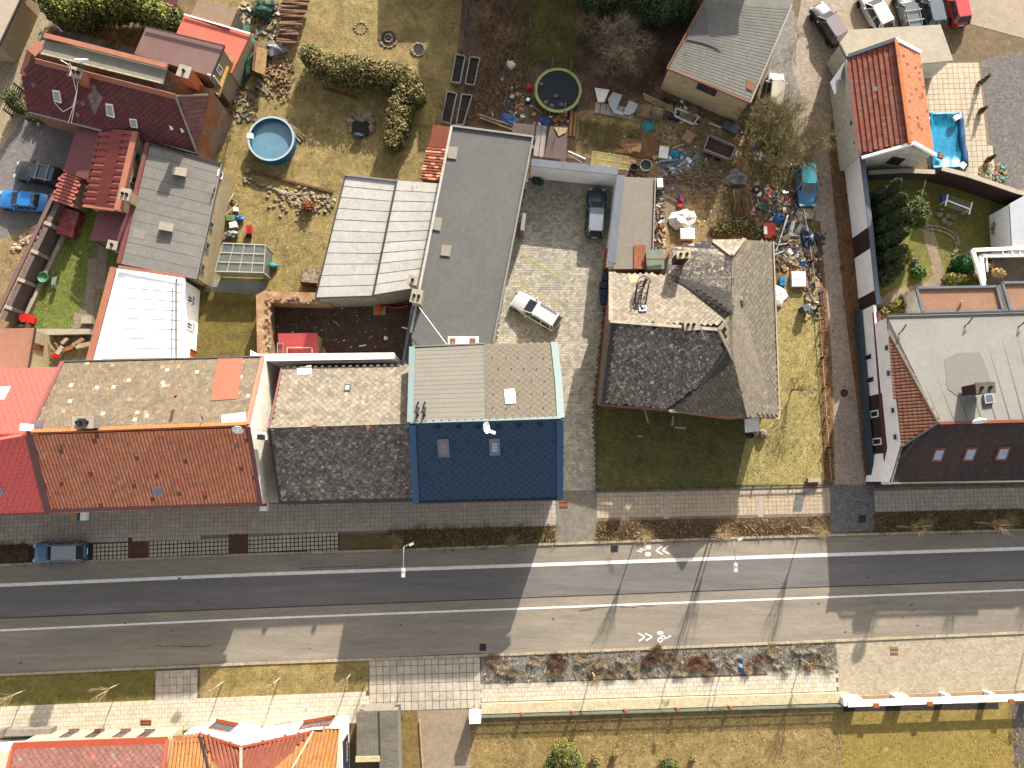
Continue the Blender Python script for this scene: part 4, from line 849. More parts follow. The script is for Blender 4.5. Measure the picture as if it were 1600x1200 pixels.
# W: white roof
W=House('white_roof_outbuilding','outbuilding with brilliant white sheet roof and white wall with windows','outbuilding',[[(180,419,4.1),(289,434,4.0),(280,562,4.0),(143,562,4.1)]],whitewall,purewhite,inset=.25,thick=.18)
pa=[on(W.planes[0][1],x,y) for x,y in ((193,434),(287,443),(281,560),(158,560))]
seams(W.roofs[0],pa,W.planes[0][1],8,purewhite,None,seamline,rib=0,gap=.11,th=.05)
W.edge((178,418,4.3),(140,563,4.3),orange_flash,.5,.2,'coping'); W.edge((186,417,4.3),(290,433,4.3),orange_flash,.22,.16,'coping')
W.edge((276,436,4.1),(276,560,4.1),galv,.12,.12,'roof_rail'); W.edge((270,450,4.1),(269,560,4.1),galv,.05,.12,'roof_rail')
W.window([(292,456),(300,460),(299,480),(292,474)],whitemetal,glassd,1,sill=concrete); W.window([(291,495),(300,500),(299,523),(290,519)],whitemetal,glassd,1,sill=concrete)
W.window([(293,541),(309,545),(309,562),(293,560)],orangewin,orangewin,0,door=True)
# walled dirt yard
YW=top(MB().slab(G([(412,470),(428,462),(432,568),(414,570)],0),V((0,0,2.3))),'ruined_wall','broken cream and brick yard wall on the left of the dirt yard','wall',M('ruin_wall',C(214,182,134),C(168,110,74),C(120,90,70),s=1.1,fine=7,grain=.2,bump=.5))
YW2=top(MB().slab(G([(428,463),(520,466),(522,482),(430,480)],0),V((0,0,2.0))),'ruined_wall','broken wall stub with cream top at the north of the dirt yard','wall',M('ruin_wall',None))
for o_,pts in ((YW,[(414+random.uniform(0,10),468+i*4.9) for i in range(20)]),(YW2,[(432+i*5,464+random.uniform(0,9)) for i in range(17)])):
    b=MB()
    for x,y in pts: b.box(P(x,y,2.2 if o_ is YW else 1.95)+V((0,0,.14)),(random.uniform(.2,.45),random.uniform(.14,.3),random.uniform(.1,.3)),random.uniform(0,3))
    b.build('loose_brick',brickwall,o_,kind='stuff')
PS=House('pink_shed','small shed with bright pink red sheet roof inside the dirt yard','shed',[[(434,521,2.5),(496,520,2.5),(496,566,2.2),(436,568,2.2)]],cream,M('pink_red_sheet',C(214,80,84),C(200,72,78),s=.6,grain=.06,bump=.3,wave=(6,0)),inset=.15)
mb=MB(); q=[on(PS.planes[0][1],x,y,.08) for x,y in ((449,543),(488,543),(488,557),(449,557))]
for a,b in zip(q,q[1:]+q[:1]): mb.bar(a,b,.1,.08)
mb.build('frame_on_roof',woodpale,PS.root)
q=[on(PS.planes[0][1],x,y,.08) for x,y in ((434,536),(443,536),(443,556),(434,556))]; mb=MB()
for a,b in zip(q,q[1:]+q[:1]): mb.bar(a,b,.08,.08)
mb.build('frame_on_roof',galv,PS.root)
# K: big garage top right
K=House('workshop','long workshop with worn grey corrugated roof and stained cream gable wall','workshop',[[(1107,-60,4.4),(1262,-60,4.6),(1237,8,4.5),(1172,161,4.3),(1042,107,4.1),(1101,0,4.3)]],M('stained_cream',C(226,204,160),C(212,190,144),C(190,140,70),s=.5,fine=7,grain=.1,t3=.62,s3=.7),steelroof,inset=.25)
K.edge((1042,107,4.15),(1172,161,4.35),rustm,.1,.16,'verge_trim'); K.edge((1172,161,4.35),(1237,8,4.55),galv,.12,.14,'eave_trim'); K.edge((1101,0,4.35),(1042,107,4.15),rustm,.1,.14,'eave_trim')
u,v=frame_of(K.planes[0][1]) 
mb=MB()
for i in range(30):
    f=i/30; mb.bar(on(K.planes[0][1],1042+59*f,107-107*f,.015),on(K.planes[0][1],1172+65*f,161-153*f,.015),.025,.014)
mb.build('sheet_overlap',steelroof,K.root)
K.window([(1090,130),(1120,140),(1119,150),(1088,138)],darkbrown,glassd,2)
K.patch([(1101,12),(1106,35),(1105,54),(1128,80),(1100,68),(1072,62),(1088,36)],M('bare_patch',C(120,112,112),C(104,96,96),s=2,grain=.2),.03,'torn_felt_patch'); K.patch([(1168,124),(1181,131),(1176,143),(1166,138)],rustm,.03,'rust_patch')
# Q: orange tiled garage
Q=House('garage','garage with bright orange clay tiled gable roof beside the pool terrace','garage',[([(1323,91,4.2),(1399,63,6.0),(1421,224,6.0),(1341,241,4.2)],claybright),([(1399,63,6.0),(1436,84,4.6),(1459,243,4.6),(1421,224,6.0)],claybright)],dirtywhite,claybright,inset=.18)
tiles(Q.roofs[0],*Q.planes[0],'row',.27,.42,[claybright,claydk],t=.06,odd=.15,off=.01,jit=.006); tiles(Q.roofs[1],*Q.planes[1],'row',.27,.36,[M('light_orange_tile',C(226,142,92),C(214,128,84),s=1,grain=.1,rnd=.1),claybright],t=.05,odd=.1,off=.01,jit=.006)
Q.edge((1399,62,6.1),(1421,225,6.1),clay_b,.28,.2,'ridge_cap'); Q.edge((1346,247,4.2),(1428,224,6.05),whitewall,.22,.3,'gable_coping'); Q.edge((1427,224,6.05),(1461,243,4.6),whitewall,.22,.3,'gable_coping')
Q.edge((1325,88,4.3),(1399,62,6.1),bluecoping,.3,.2,'gable_coping'); Q.edge((1399,62,6.1),(1437,82,4.6),whitewall,.25,.2,'gable_coping')
Q.window([(1388,247),(1415,244),(1409,256),(1385,257)],darkbrown,glassd,1)
Q.patch([(1342,238),(1369,233),(1370,239),(1346,246)],MAT_DARK,.02,'missing_tiles'); Q.patch([(1364,136),(1371,136),(1371,143),(1364,143)],galv,.06,'vent_tile')
Q2=House('flat_annex','pale concrete flat roofed annex behind the orange tiled garage','annex',[[(1311,68,3.4),(1328,46,3.4),(1470,38,3.4),(1490,94,3.4),(1440,99,3.4),(1400,60,3.4),(1323,91,3.4)]],dirtywhite,concrete,inset=.2)
Q2.edge((1311,68,3.45),(1323,91,3.45),darkmetal,.12,.12,'eave_trim')
# long boundary wall on the lane
def longwall(name,label,segs,h,mats,th=.3,cap=None,group=None):
    r=thing(name,label,'wall',P(*segs[0]),group)
    for i,(a,b) in enumerate(zip(segs,segs[1:])):
        A,B=P(*a),P(*b); n=V((B.y-A.y,A.x-B.x,0)).normalized()*th
        m=mats[i%len(mats)]; MB().slab([A,B,B-n,A-n],V((0,0,h))).build('wall_section',m,r)
        if cap: MB().slab([A+V((0,0,h))+n*.15,B+V((0,0,h))+n*.15,B-n*1.15+V((0,0,h)),A-n*1.15+V((0,0,h))],V((0,0,.1))).build('coping',cap,r)
    return r
longwall('boundary_wall','tall rust stained concrete wall along the upper lane beside the garage',[(1301,128),(1306,158),(1311,192),(1315,228),(1319,264)],3.2,[rustwall],cap=concrete)
longwall('boundary_wall','white lane wall with black sections between garage and corner house',[(1319,264),(1332,372),(1335,404),(1341,467),(1344,488)],3.3,[whitewall,darkbrown],cap=bluecoping)
mb=MB().slab([P(1296,130,3.2),P(1325,88,3.2),P(1330,100,3.2),P(1303,150,3.2)],V((0,0,.15)))
top(mb,'gate_roof','grey sheet roof over the wall end by the flat annex','roof',metal)
for i,(x,y) in enumerate(((1326,132),(1329,160),(1332,192),(1336,222))): 
    top(MB().box(P(x,y,3.4),(.25,.3,.35)),'wall_bracket',['uppermost','second','third','lowest'][i]+' small dark bracket on the rust stained wall coping','bracket',darkmetal,group='brackets on the stained wall')
# corner house right
CH_=House('corner_house','big corner house with pale sloping rear roof and dark maroon street slope','house',
 [([(1386,492,5.6),(1900,477,5.6),(1900,646,7.7),(1467,660,7.7),(1388,516,5.6)],palegrey),([(1388,516,5.6),(1467,660,7.7),(1408,699,5.8)],pinktile),([(1408,699,5.8),(1467,660,7.7),(1900,648,7.7),(1900,744,5.2),(1392,755,5.2)],maroon)],whitewall,maroon,inset=.45)
tiles(CH_.roofs[1],*CH_.planes[1],'pan',.27,.36,[pinktile,claydk],t=.03,odd=.1,off=.01)
tiles(CH_.roofs[2],*CH_.planes[2],'row',.34,.3,maroon,t=.02,off=.01)
for i in range(9): CH_.pline([(1400+i*26,494),(1468+i*22,655)],M('felt_lap',C(150,145,134,4.2),grain=.05),.06,.03,'felt_lap',0,.02)
CH_.patch([(1475,562),(1496,552),(1531,551),(1550,600),(1497,620),(1480,608)],M('felt_patch_m',C(150,145,134,4.2),grain=.05),.03,'felt_patch')
CH_.pline([(1388,516),(1467,660)],concrete,.14,.1,'hip_flashing',1); CH_.edge((1467,661,7.75),(1700,655,7.75),redbin,.22,.12,'ridge_cap'); CH_.edge((1408,699,5.9),(1467,660,7.8),bluecoping,.12,.1,'hip_flashing'); CH_.edge((1408,700,5.8),(1392,755,5.3),galv,.12,.1,'verge_flashing')
CH_.edge((1392,755,5.2),(1700,750,5.2),galv,.14,.12,'eave_gutter'); CH_.edge((1386,492,5.7),(1700,484,5.7),darkmetal,.14,.14,'parapet')
for q in ([(1460,700),(1478,699),(1470,721),(1453,721)],[(1509,699),(1528,698),(1519,720),(1502,720)],[(1560,698),(1579,697),(1571,719),(1552,719)]): CH_.skylight(q,redbin,glassb,.12,fr=.14)
CH_.chimney(1539,606,9.4,1.35,.7,2.0,.05,darkbrown,M('dark_cap',C(110,100,90)),2); CH_.skylight([(1534,618),(1548,617),(1551,631),(1536,633)],galv,glassd,.35)
for x,y in ((1404,516),(1507,504),(1591,505)): MB().tube([on(CH_.planes[0][1],x,y+6,0),on(CH_.planes[0][1],x,y+6,.7),on(CH_.planes[0][1],x+5,y-2,.8)],.07,6).build('vent_pipe',darkmetal,CH_.root)
MB().lathe(P(1530,655,9.2),[(.05,-.1),(.4,.05),(.55,.2)],14,R=Matrix.Rotation(1.35,3,'X')).build('satellite_dish',whitemetal,CH_.root)
# its lower side wing wall towards the lane
SW=House('side_wing','low side wing of the corner house with white and black wall sections and windows','wing',[[(1364,488,3.0),(1376,487,3.1),(1400,745,3.1),(1384,748,3.0)]],None,M('plum_flashing',C(120,60,84),grain=.08))
A,Bp=P(1341,488),P(1364,757); hh=3.0
q_=[P(1341,488),P(1351,600),P(1364,757)]; 
for (y0,y1,m) in ((488,622,whitewall),(622,735,darkbrown),(735,757,whitewall)):
    f0,f1=(y0-488)/269,(y1-488)/269; a,b=A.lerp(Bp,f0),A.lerp(Bp,f1); n=V((b.y-a.y,a.x-b.x,0)).normalized()
    if n.x>0: n=-n
    MB().slab([a,b,b-n*.25,a-n*.25],V((0,0,hh))).build('wall_section',m,SW.root); SW.walls.append((a,b+V((0,0,hh)),n))
for w0 in [w for w in SW.walls]: pass
SW.walls=[(A,Bp+V((0,0,hh)),n)]
for q in ([(1350,550),(1362,548),(1365,566),(1352,569)],[(1354,585),(1366,583),(1368,602),(1355,604)],[(1360,638),(1372,636),(1374,655),(1362,658)],[(1364,680),(1377,680),(1378,699),(1365,701)]): SW.window(q,whitemetal,glassd,0,sill=concrete)
for q in ([(1383,533),(1388,533),(1390,553),(1384,555)],[(1386,573),(1391,572),(1393,594),(1387,594)],[(1393,632),(1398,631),(1399,651),(1394,652)],[(1396,672),(1401,672),(1404,693),(1398,694)]): CH_.window(q,whitemetal,glassd,0,sill=None)
MB().slab([P(1372,515,3.2),P(1384,508,3.2),P(1394,612,3.2),P(1383,614,3.2)],V((0,0,.12))).build('flashing',darkbrown,SW.root)
mb=MB()
for y in (556,640): mb.slab(G([(1342+(y-556)*.05,y+8),(1352+(y-556)*.05,y+8),(1354+(y-556)*.05,y+22),(1344+(y-556)*.05,y+22)]),V((0,0,.06)))
top(mb,'threshold_slab','two dark slabs on the verge below the black wing wall','slab',darkbrown)
top(MB().slab(G([(1356,735),(1384,735),(1384,757),(1358,757)]),V((0,0,1.6))),'porch_wall','dark porch block at the street end of the side wing','porch',darkbrown)
top(MB().bar(P(1341,488)+V((-.25,0,.5)),P(1362,757)+V((-.25,0,.5)),.3,1.0),'plinth','long dark teal plinth at the foot of the side wing','plinth',M('teal_plinth',C(70,90,100),grain=.1))
# flat brown roofs and terrace
for nm,lb,q in (('flat_roofed_annex','annex with flat brown roof and grey rim north of the pale roof',[(1431,450,4.0),(1556,448,4.0),(1566,486,4.0),(1441,488,4.0)]),('flat_roofed_annex','annex with flat brown roof cut off by the right edge',[(1565,442,4.0),(1700,440,4.0),(1700,483,4.0),(1578,485,4.0)])):
    h_=House(nm,lb,'annex',[q],dirtywhite,M('clay_brown_felt',C(178,132,104),C(166,122,96),s=.5,grain=.07),inset=.15)
    for a,b in zip(q,q[1:]+q[:1]): h_.edge(a,b,bluecoping,.2,.22,'parapet_coping')
mb=MB().tube([P(1502,474,4),P(1503,470,4.6)],.1); mb.build('vent_pipe',cream,None,label='small pale vent pipe with dark top on the brown flat roof',category='vent')
TR=thing('terrace_frame','grey and white framed terrace enclosure with paved floor at the right edge','terrace',P(1525,390))
for a,b in (((1519,391,3.2),(1700,384,3.2)),((1519,391,3.2),(1537,446,3.2)),((1532,400,3.0),(1700,396,3.0)),((1532,400,3.0),(1537,440,3.0))): MB().bar(P(*a),P(*b),.28,.3).build('frame_beam',whitewall,TR)
for x,y in ((1519,391),(1536,444),(1580,389)): p=P(x,y,3.2); MB().tube([p,V((p.x,p.y,0))],.12).build('post',galv,TR)
sheet('terrace_floor',[(1530,405),(1700,400),(1700,445),(1537,446)],M('terrace_stone',C(110,106,100),C(160,144,118),s=.6,grain=.15),5)
for x in (1566,1580,1592): MB().bar(P(x,390,3.2),P(x+1,399,3.1),.12,.2).build('cross_bar',whitewall,TR)
PG=thing('garden_lean_to','small white framed lean to with dark opening beside the terrace','lean-to',P(1520,410))
MB().slab([P(1519,402,2.4),P(1541,395,2.4),P(1541,408,2.2),P(1524,412,2.2)],V((0,0,.08))).build('roof',metal,PG)
for a,b in (((1523,409),(1526,428)),((1540,396),(1543,425)),((1521,391),(1545,390)),((1523,392),(1523,405))): MB().bar(P(*a,2.2),P(*b,2.2),.12,.12).build('frame_bar',whitewall,PG)
MB().slab(G([(1526,412),(1540,410),(1540,424),(1528,426)]),V((0,0,.9))).build('box',MAT_DARK,PG)
# white wall building right edge + diagonal garden wall
RW=House('white_garage','white building with flat pale roof at the right edge beyond the garden','building',[[(1578,318,3.2),(1700,250,3.2),(1700,385,3.2),(1582,388,3.2)]],whitewall,M('bluish_white_roof',C(206,212,214),C(196,200,204),s=.5,grain=.04),inset=.1)
DW=longwall('garden_wall','long diagonal garden wall with dark brown panels and pale coping above the garden',[(1447,283),(1486,293),(1525,306),(1560,318),(1578,322)],2.6,[darkbrown],cap=M('cream_coping',C(206,190,166),grain=.08))
longwall('garden_wall','low dark wall below the garage gable',[(1345,283),(1400,280),(1446,282)],1.6,[M('dark_render',C(92,80,72),grain=.15)],cap=concrete)
# P: hip house
Pz=3.9; Pr=7.1
PH=House('hipped_house','hipped house with mossy diamond slates beside the parking court','house',
 [([(953,425,Pz),(1040,430,Pz),(1145,490,Pr),(1122,516,6.75),(953,503,6.75)],slate_under),
  ([(953,503,6.75),(1122,516,6.75),(1147,567,Pr),(1045,640,Pz),(935,631,Pz)],M('dark_slate_joint',C(84,76,70),grain=.3)),
  ([(1045,640,Pz),(1147,567,Pr),(1168,652,6.0)],slategrey),
  ([(1145,490,Pr),(1143,400,Pr),(1163,374,Pz+1.2),(1208,378,Pz),(1218,652,Pz),(1168,652,6.0),(1147,567,Pr),(1122,516,6.75)],slategrey),
  ([(1040,430,Pz),(1048,386,Pz),(1110,375,Pz+1.2),(1143,400,Pr),(1145,490,Pr)],slatedark),
  ([(1110,375,Pz+1.2),(1163,374,Pz+1.2),(1143,400,Pr)],slatelight)],M('salmon_house_render',C(216,130,96),C(200,160,130),s=.7,grain=.12),slategrey,inset=.4)
for i,(m,kd,tw) in enumerate(((slatelight,'diamond',.34),(slatedark,'diamond',.4),(slategrey,'row',.34),(slategrey,'diamond',.4),(M('dim_slate',C(112,104,94),C(96,88,82),s=1,grain=.2,rnd=.1),'row',.5),(slatelight,'row',.34))):
    tiles(PH.roofs[i],*PH.planes[i],kd,tw,tw,m,t=.014,off=.012,jit=.008,margin=.1,indiv=280 if i==1 else 0,name='roof_slate',center=P(985,600,5))
PH.pline([(953,503),(1122,516)],slatelight,.32,.1,'ridge_cap'); PH.pline([(1045,638),(1147,567)],MAT_DARK,.14,.08,'valley_gutter',1,.03); PH.pline([(1040,430),(1145,490)],darkmetal,.16,.06,'valley_gutter',4,.03)
PH.pline([(1145,490),(1122,516)],slatelight,.32,.1,'hip_cap',3); PH.pline([(1143,400),(1145,490)],slatelight,.32,.1,'ridge_cap',3); PH.pline([(1110,375),(1143,400),(1163,374)],slatelight,.32,.1,'hip_cap',5); PH.pline([(1122,516),(1147,567)],slategrey,.32,.1,'ridge_cap',3)
PH.pline([(1147,567),(1168,652)],slategrey,.32,.1,'hip_cap',3); PH.pline([(954,426),(954,502)],slatelight,.32,.1,'verge_cap'); PH.pline([(952,504),(936,630)],slategrey,.32,.1,'verge_cap',1)
PH.pline([(936,632),(1045,641)],burg_flash,.16,.12,'eave_gutter',1); PH.edge((1045,642,Pz),(1218,653,Pz),concrete,.25,.14,'eave_gutter'); PH.edge((1208,378,Pz),(1218,652,Pz),concrete,.12,.12,'eave_gutter')
PH.chimney(1068,398,6.8,1.0,.5,2.2,.05,darkbrown,cream,2); PH.chimney(1079,508,7.9,.9,.7,1.6,.05,M('brick_stack',C(160,96,80),grain=.2),concrete,2); 
MB().tube([P(1005,447,5),P(1011,434,7.2)],.12,8).build('stove_flue',M('brown_flue',C(130,108,84)),PH.root)
pl=PH.planes[0][1]; lad=MB()      # roof ladder with cage
for off in (-4,4): lad.tube([on(pl,996+off,484,.15),on(pl,997+off,465,.9),on(pl,1003+off,449,.7)],.045,5)
for i in range(9): y=482-i*4; lad.bar(on(pl,992+i*.8,y,.2+.6*min(i/4,1)),on(pl,1001+i*.8,y,.2+.6*min(i/4,1)),.06,.05)
for k in range(4): 
    y=478-k*8; lad.tube([on(pl,991+k*1.5,y,.3),on(pl,990+k*1.5,y-1,1.3),on(pl,999+k*1.5,y-1,1.6),on(pl,1008+k*1.5,y,1.3),on(pl,1007+k*1.5,y+1,.3)],.04,5)
for off in (-10,9): lad.tube([on(pl,999+off,482,.4),on(pl,1002+off,462,1.3),on(pl,1006+off,449,.8)],.04,5)
lad.build('roof_ladder',darkmetal,PH.root); PH.skylight([(997,480),(1009,480),(1010,488),(999,489)],galv,glassd,.2)
PH.patch([(981,431),(997,430),(999,441),(985,442)],M('orange_lichen',C(220,170,110),C(200,186,150),s=3,grain=.2),.02,'stained_patch')
for q in ([(1140,498),(1147,499),(1147,509),(1141,509)],[(1156,470),(1160,471),(1160,479),(1157,478)]): PH.skylight(q,darkmetal,glassd,.14)
mb=MB(); a=on(PH.planes[1][1],1095,513,.3); 
mb.tube([a,P(1096,510,9.2)],.03,4); mb.bar(P(1092,508,9.1),P(1102,530,9.1),.04)
for i in range(6): p=P(1092+i*2,508+i*4.4,9.1); mb.bar(p+V((-.3,.1,0)),p+V((.3,-.1,0)),.02)
mb.build('tv_antenna',galv,PH.root)
PH.window([(1010,645),(1022,646),(1021,652),(1010,651)],whitemetal,glassd,1)
# canopy frame, white box and table at the south side
cf=MB(); 
for a,b in (((972,635,2.6),(1006,636,2.6)),((1006,636,2.6),(1013,661,2.6)),((1052,650,2.6),(1050,665,2.6)),((1054,668,2.4),(1072,669,2.4))): cf.bar(P(*a),P(*b),.12,.1)
top(cf,'pipe_railing','bent pale pipe railing under the hipped house eave','railing',concrete)
top(MB().slab([P(1163,655,2.3),P(1186,653,2.3),P(1186,674,2.1),P(1164,676,2.1)],V((0,0,.1))),'canopy','small white canopy sheet at the south east corner of the hipped house','canopy',whitep)
# lean-to between parking and junk yard
LT=House('felt_lean_to','long grey felt lean to between the parking court and the junk yard','lean-to',[[(975,276,3.0),(1024,278,2.7),(1020,392,2.7),(1000,420,2.8),(958,420,3.0)]],greywall,M('taupe_felt',C(158,146,130),C(148,136,122),s=.4,grain=.08),inset=.15)
LT.patch([(990,383),(1008,383),(1010,421),(990,420)],rustm,.05,'rust_sheet'); LT.edge((1024,278,2.75),(1020,392,2.75),galv,.1,.12,'verge_trim')
GL=House('glass_porch','small porch of pale greenish panes against the hipped house roof','porch',[[(1009,391,3.4),(1038,389,3.6),(1038,420,3.4),(1011,421,3.2)]],greywall,M('greenish_pane',C(176,190,166),C(160,174,150),s=1,grain=.1),inset=.1)
GL.edge((1010,405,3.45),(1038,405,3.6),rustm,.1,.1,'glazing_bar')
LT.patch([(1040,383),(1052,380),(1056,384),(1046,400),(1046,416),(1038,428)],M('red_lichen',C(150,90,84)),.02,'x') if False else None
# parking court white wall
PW=thing('court_wall','white L shaped wall with blue grey coping around the parking court','wall',P(830,280))
def wseg(a,b,inn,h=2.9,th=.55):
    A,Bq=P(*a),P(*b); n=V((Bq.y-A.y,A.x-Bq.x,0)).normalized(); c=P(*inn)
    if n.dot(c-A)>0: n=-n
    MB().slab([A,Bq,Bq+n*th,A+n*th],V((0,0,h))).build('wall_section',whitewall,PW)
    MB().slab([q+V((0,0,h)) for q in (A-n*.06,Bq-n*.06,Bq+n*(th+.06),A+n*(th+.06))],V((0,0,.1))).build('coping',bluecoping,PW)
wseg((828,278),(958,292),(890,350)); wseg((958,292),(944,424),(890,350))
top(MB().slab(G([(944,395),(949,395),(948,425),(942,425)]),V((0,0,1.4))),'gate_post','orange brown post at the south end of the court wall','post',orangewin)
# ---- south side
S1=House('south_house','south house with mottled plum slate roof and four plum windows','house',[[(21,1162,3.7),(262,1154,3.7),(240,1300,6.6),(-10,1310,6.6)]],M('pale_facade',C(250,232,186),C(244,220,168),s=.5,grain=.05),M('plum_slate',C(164,112,98),C(150,100,90),C(190,150,130),s=.9,fine=8,grain=.2,rnd=.1),inset=.3)
tiles(S1.roofs[0],*S1.planes[0],'diamond',.36,.36,[M('plum_slate',None),M('grey_slate2',C(160,146,130)),coral],t=.014,off=.01,odd=.02,jit=.01)
S1.edge((21,1165,3.75),(262,1156,3.75),M('tile_red_gutter',C(208,92,60),grain=.06),.5,.2,'eave_gutter'); S1.edge((262,1156,3.8),(240,1300,6.7),M('tile_red_gutter',None),.25,.15,'verge_flashing'); S1.edge((21,1163,3.8),(-10,1310,6.7),M('tile_red_gutter',None),.2,.15,'verge_flashing')
for x in (108,148,190,228): S1.window([(x-7,1144),(x+9,1143),(x+5,1152),(x-11,1153)],M('plum_frame',C(150,112,96),grain=.05),glassd,1,sill=M('plum_frame',None))
S0=House('south_white_house','white house with grey roof edge in the bottom left corner','house',[[(-120,1180,3.6),(16,1172,3.6),(-20,1300,6),(-160,1300,6)]],whitewall,concrete,inset=.2)
S2=House('south_gable_house','white house with yellow orange tiled roofs meeting at a dark valley','house',
 [([(268,1160,4.0),(312,1145,4.0),(340,1200,5.6),(352,1300,7.4),(240,1300,7.4)],clayyellow),([(312,1146,4.1),(377,1167,5.2),(377,1300,7.2),(352,1300,7.4),(340,1200,5.6)],claydk),
  ([(377,1167,5.2),(490,1142,4.1),(430,1200,5.6),(400,1300,7.4),(377,1300,7.2)],claydk),([(490,1142,4.1),(533,1140,3.9),(522,1300,7.3),(400,1300,7.4),(430,1200,5.6)],clayyellow)],whitewall,clayyellow,inset=.12,drop=.1)
for i,m in enumerate((clayyellow,claydk,claydk,clayyellow)): tiles(S2.roofs[i],*S2.planes[i],'pan',.3,.4,[m,M('yellow_tile2',C(214,132,62),grain=.1,rnd=.1)] if m is clayyellow else m,t=.04,odd=.25,off=.01)
S2.edge((377,1167,5.3),(377,1300,7.3),concrete,.22,.14,'ridge_cap'); S2.edge((312,1146,4.2),(352,1300,7.5),darkmetal,.16,.1,'valley_gutter'); S2.edge((490,1142,4.2),(400,1300,7.5),concrete,.16,.1,'valley_gutter')
S2.edge((312,1146,4.1),(377,1167,5.3),M('tile_red_gutter',None),.18,.16,'verge_flashing'); S2.edge((377,1167,5.3),(490,1142,4.1),M('tile_red_gutter',None),.18,.16,'verge_flashing'); S2.edge((490,1141,4.0),(533,1139,4.0),darkmetal,.12,.1,'eave_gutter'); S2.edge((533,1139,4.0),(522,1300,7.4),concrete,.3,.14,'verge_flashing')
S2.patch([(271,1150),(312,1148),(312,1160),(272,1162)],rustm,.06,'metal_patch')
for q,bb in (([(330,1129),(378,1128),(360,1144),(322,1145)],1),([(438,1122),(462,1122),(448,1138),(429,1138)],1),([(476,1124),(516,1123),(516,1139),(470,1140)],2)): S2.window(q,orangewin,glassd,bb,sill=orangewin)
# pavement side wing with pink-brown facade edges
top(MB().bar(P(0,1143,.5),P(84,1141,.5),.5,1.0),'low_wall','low tan wall before the white corner house at bottom left','wall',greywall)
# shop sign panel on the east side of the gable house
p=P(548,1175,0); sg=thing('shop_sign','dark upright sign panel with pink mark and pale lettering on the white house side','sign',V((p.x,p.y,0)))
A=P(541,1192,0); B2=P(553,1150,0)
# sign: panel on the wall facing the drone side (east end of the gable house)
ew=[w for w in S2.walls if w[2].x>0.7]
if ew:
    a,b,n=max(ew,key=lambda w:abs(w[1].y-w[0].y)); plw=(a,n); hd=V((-n.y,n.x,0))
    c=on(plw,547,1172,.06); R=Matrix((hd,V((0,0,1)),n)).transposed(); z=2.0; c.z=z
    MB().box(c,(3.2,2.0,.08),R=R).build('panel',M('dark_sign_panel',C(52,46,60),grain=.05),sg)
    def text(body,size,loc,Rm,mat,parent,nm='lettering',ex=.01):
        cu=bpy.data.curves.new(nm,'FONT'); cu.body=body; cu.size=size; cu.extrude=ex; cu.align_x='CENTER'; cu.align_y='CENTER'
        o=bpy.data.objects.new(nm,cu); dg=sc.collection; dg.objects.link(o); o.matrix_world=Matrix.Translation(loc-ORG.get(parent.name,V((0,0,0))))@Rm.to_4x4()
        bpy.context.view_layer.update(); me=bpy.data.meshes.new_from_object(o.evaluated_get(bpy.context.evaluated_depsgraph_get()))
        mw=o.matrix_world.copy(); bpy.data.objects.remove(o); me.materials.clear(); me.materials.append(mat)
        q=bpy.data.objects.new(nm,me); sc.collection.objects.link(q); q.parent=parent; q.matrix_local=mw; ORG[q.name]=ORG.get(parent.name); return q
    mb=MB()
    for i in range(5): mb.box(c+hd*(-.2+i*.32)+n*.05+V((0,0,-.35)),(.22,.3,.02),R=R)
    mb.build('lettering',M('sign_white',C(220,214,206)),sg); MB().box(c+hd*(-1.1)+n*.05+V((0,0,.3)),(.6,.5,.02),R=R).build('emblem',pinkp,sg)
# corrugated shed roofs south
CS=House('corrugated_shed','shed with grey corrugated roof between white house and mossy verge','shed',[([(557,1112,2.6),(592,1111,2.6),(594,1184,2.6),(556,1185,2.6)],corrug),([(592,1111,2.5),(621,1110,2.5),(624,1240,2.5),(594,1240,2.5)],corrug)],greywall,corrug,inset=.1)
for i,(x0,x1,n) in enumerate(((558,592,16),(593,622,14))):
    mb=MB()
    for k in range(n): x=x0+(x1-x0)*(k+.5)/n; mb.bar(on(CS.planes[i][1],x,1113,.04),on(CS.planes[i][1],x,1184 if i==0 else 1200,.04),.09,.05)
    mb.build('corrugation',corrug,CS.root)
CS.edge((556,1186,2.7),(594,1185,2.7),cream,.4,.2,'coping'); CS.edge((592,1111,2.65),(594,1185,2.65),darkmetal,.08,.1,'flashing')
top(MB().slab(G([(734,1108),(752,1107),(752,1120),(735,1121)]),V((0,0,1.9))),'gate_pillar','white capped pillar at the path end of the green picket fence','pillar',whitewall)
top(MB().bar(P(656,1125,.12),P(662,1215,.12),.14,.24),'edging_board','pale edging board along the asphalt garden path','edging',woodpale)
# picket fence
FN=thing('picket_fence','grey green picket fence on a pale concrete base along the south garden','fence',P(752,1112))
fa,fb=(752,1111),(1322,1093)
A=P(*fa); B2=P(*fb); d=(B2-A).normalized(); nn=V((-d.y,d.x,0)); Lf=(B2-A).length
MB().bar(A+nn*.25+V((0,0,.2)),B2+nn*.25+V((0,0,.2)),.8,.4).build('concrete_base',M('lichen_concrete',C(236,220,182),C(220,202,158),C(176,156,112),s=1.2,grain=.12,t3=.6),FN)
for z in (.45,.8): MB().bar(A-nn*.25+V((0,0,z)),B2-nn*.25+V((0,0,z)),.06,.06).build('rail',M('fence_green',C(140,146,130),grain=.1),FN)
pk=MB().box((0,0,0),(.055,.03,.75)); pk_me=bpy.data.meshes.new('picket'); pk_me.from_pydata(pk.v,[],pk.f); pk_me.materials.append(M('fence_green',None))
npk=int(Lf/.11)
rest=MB()
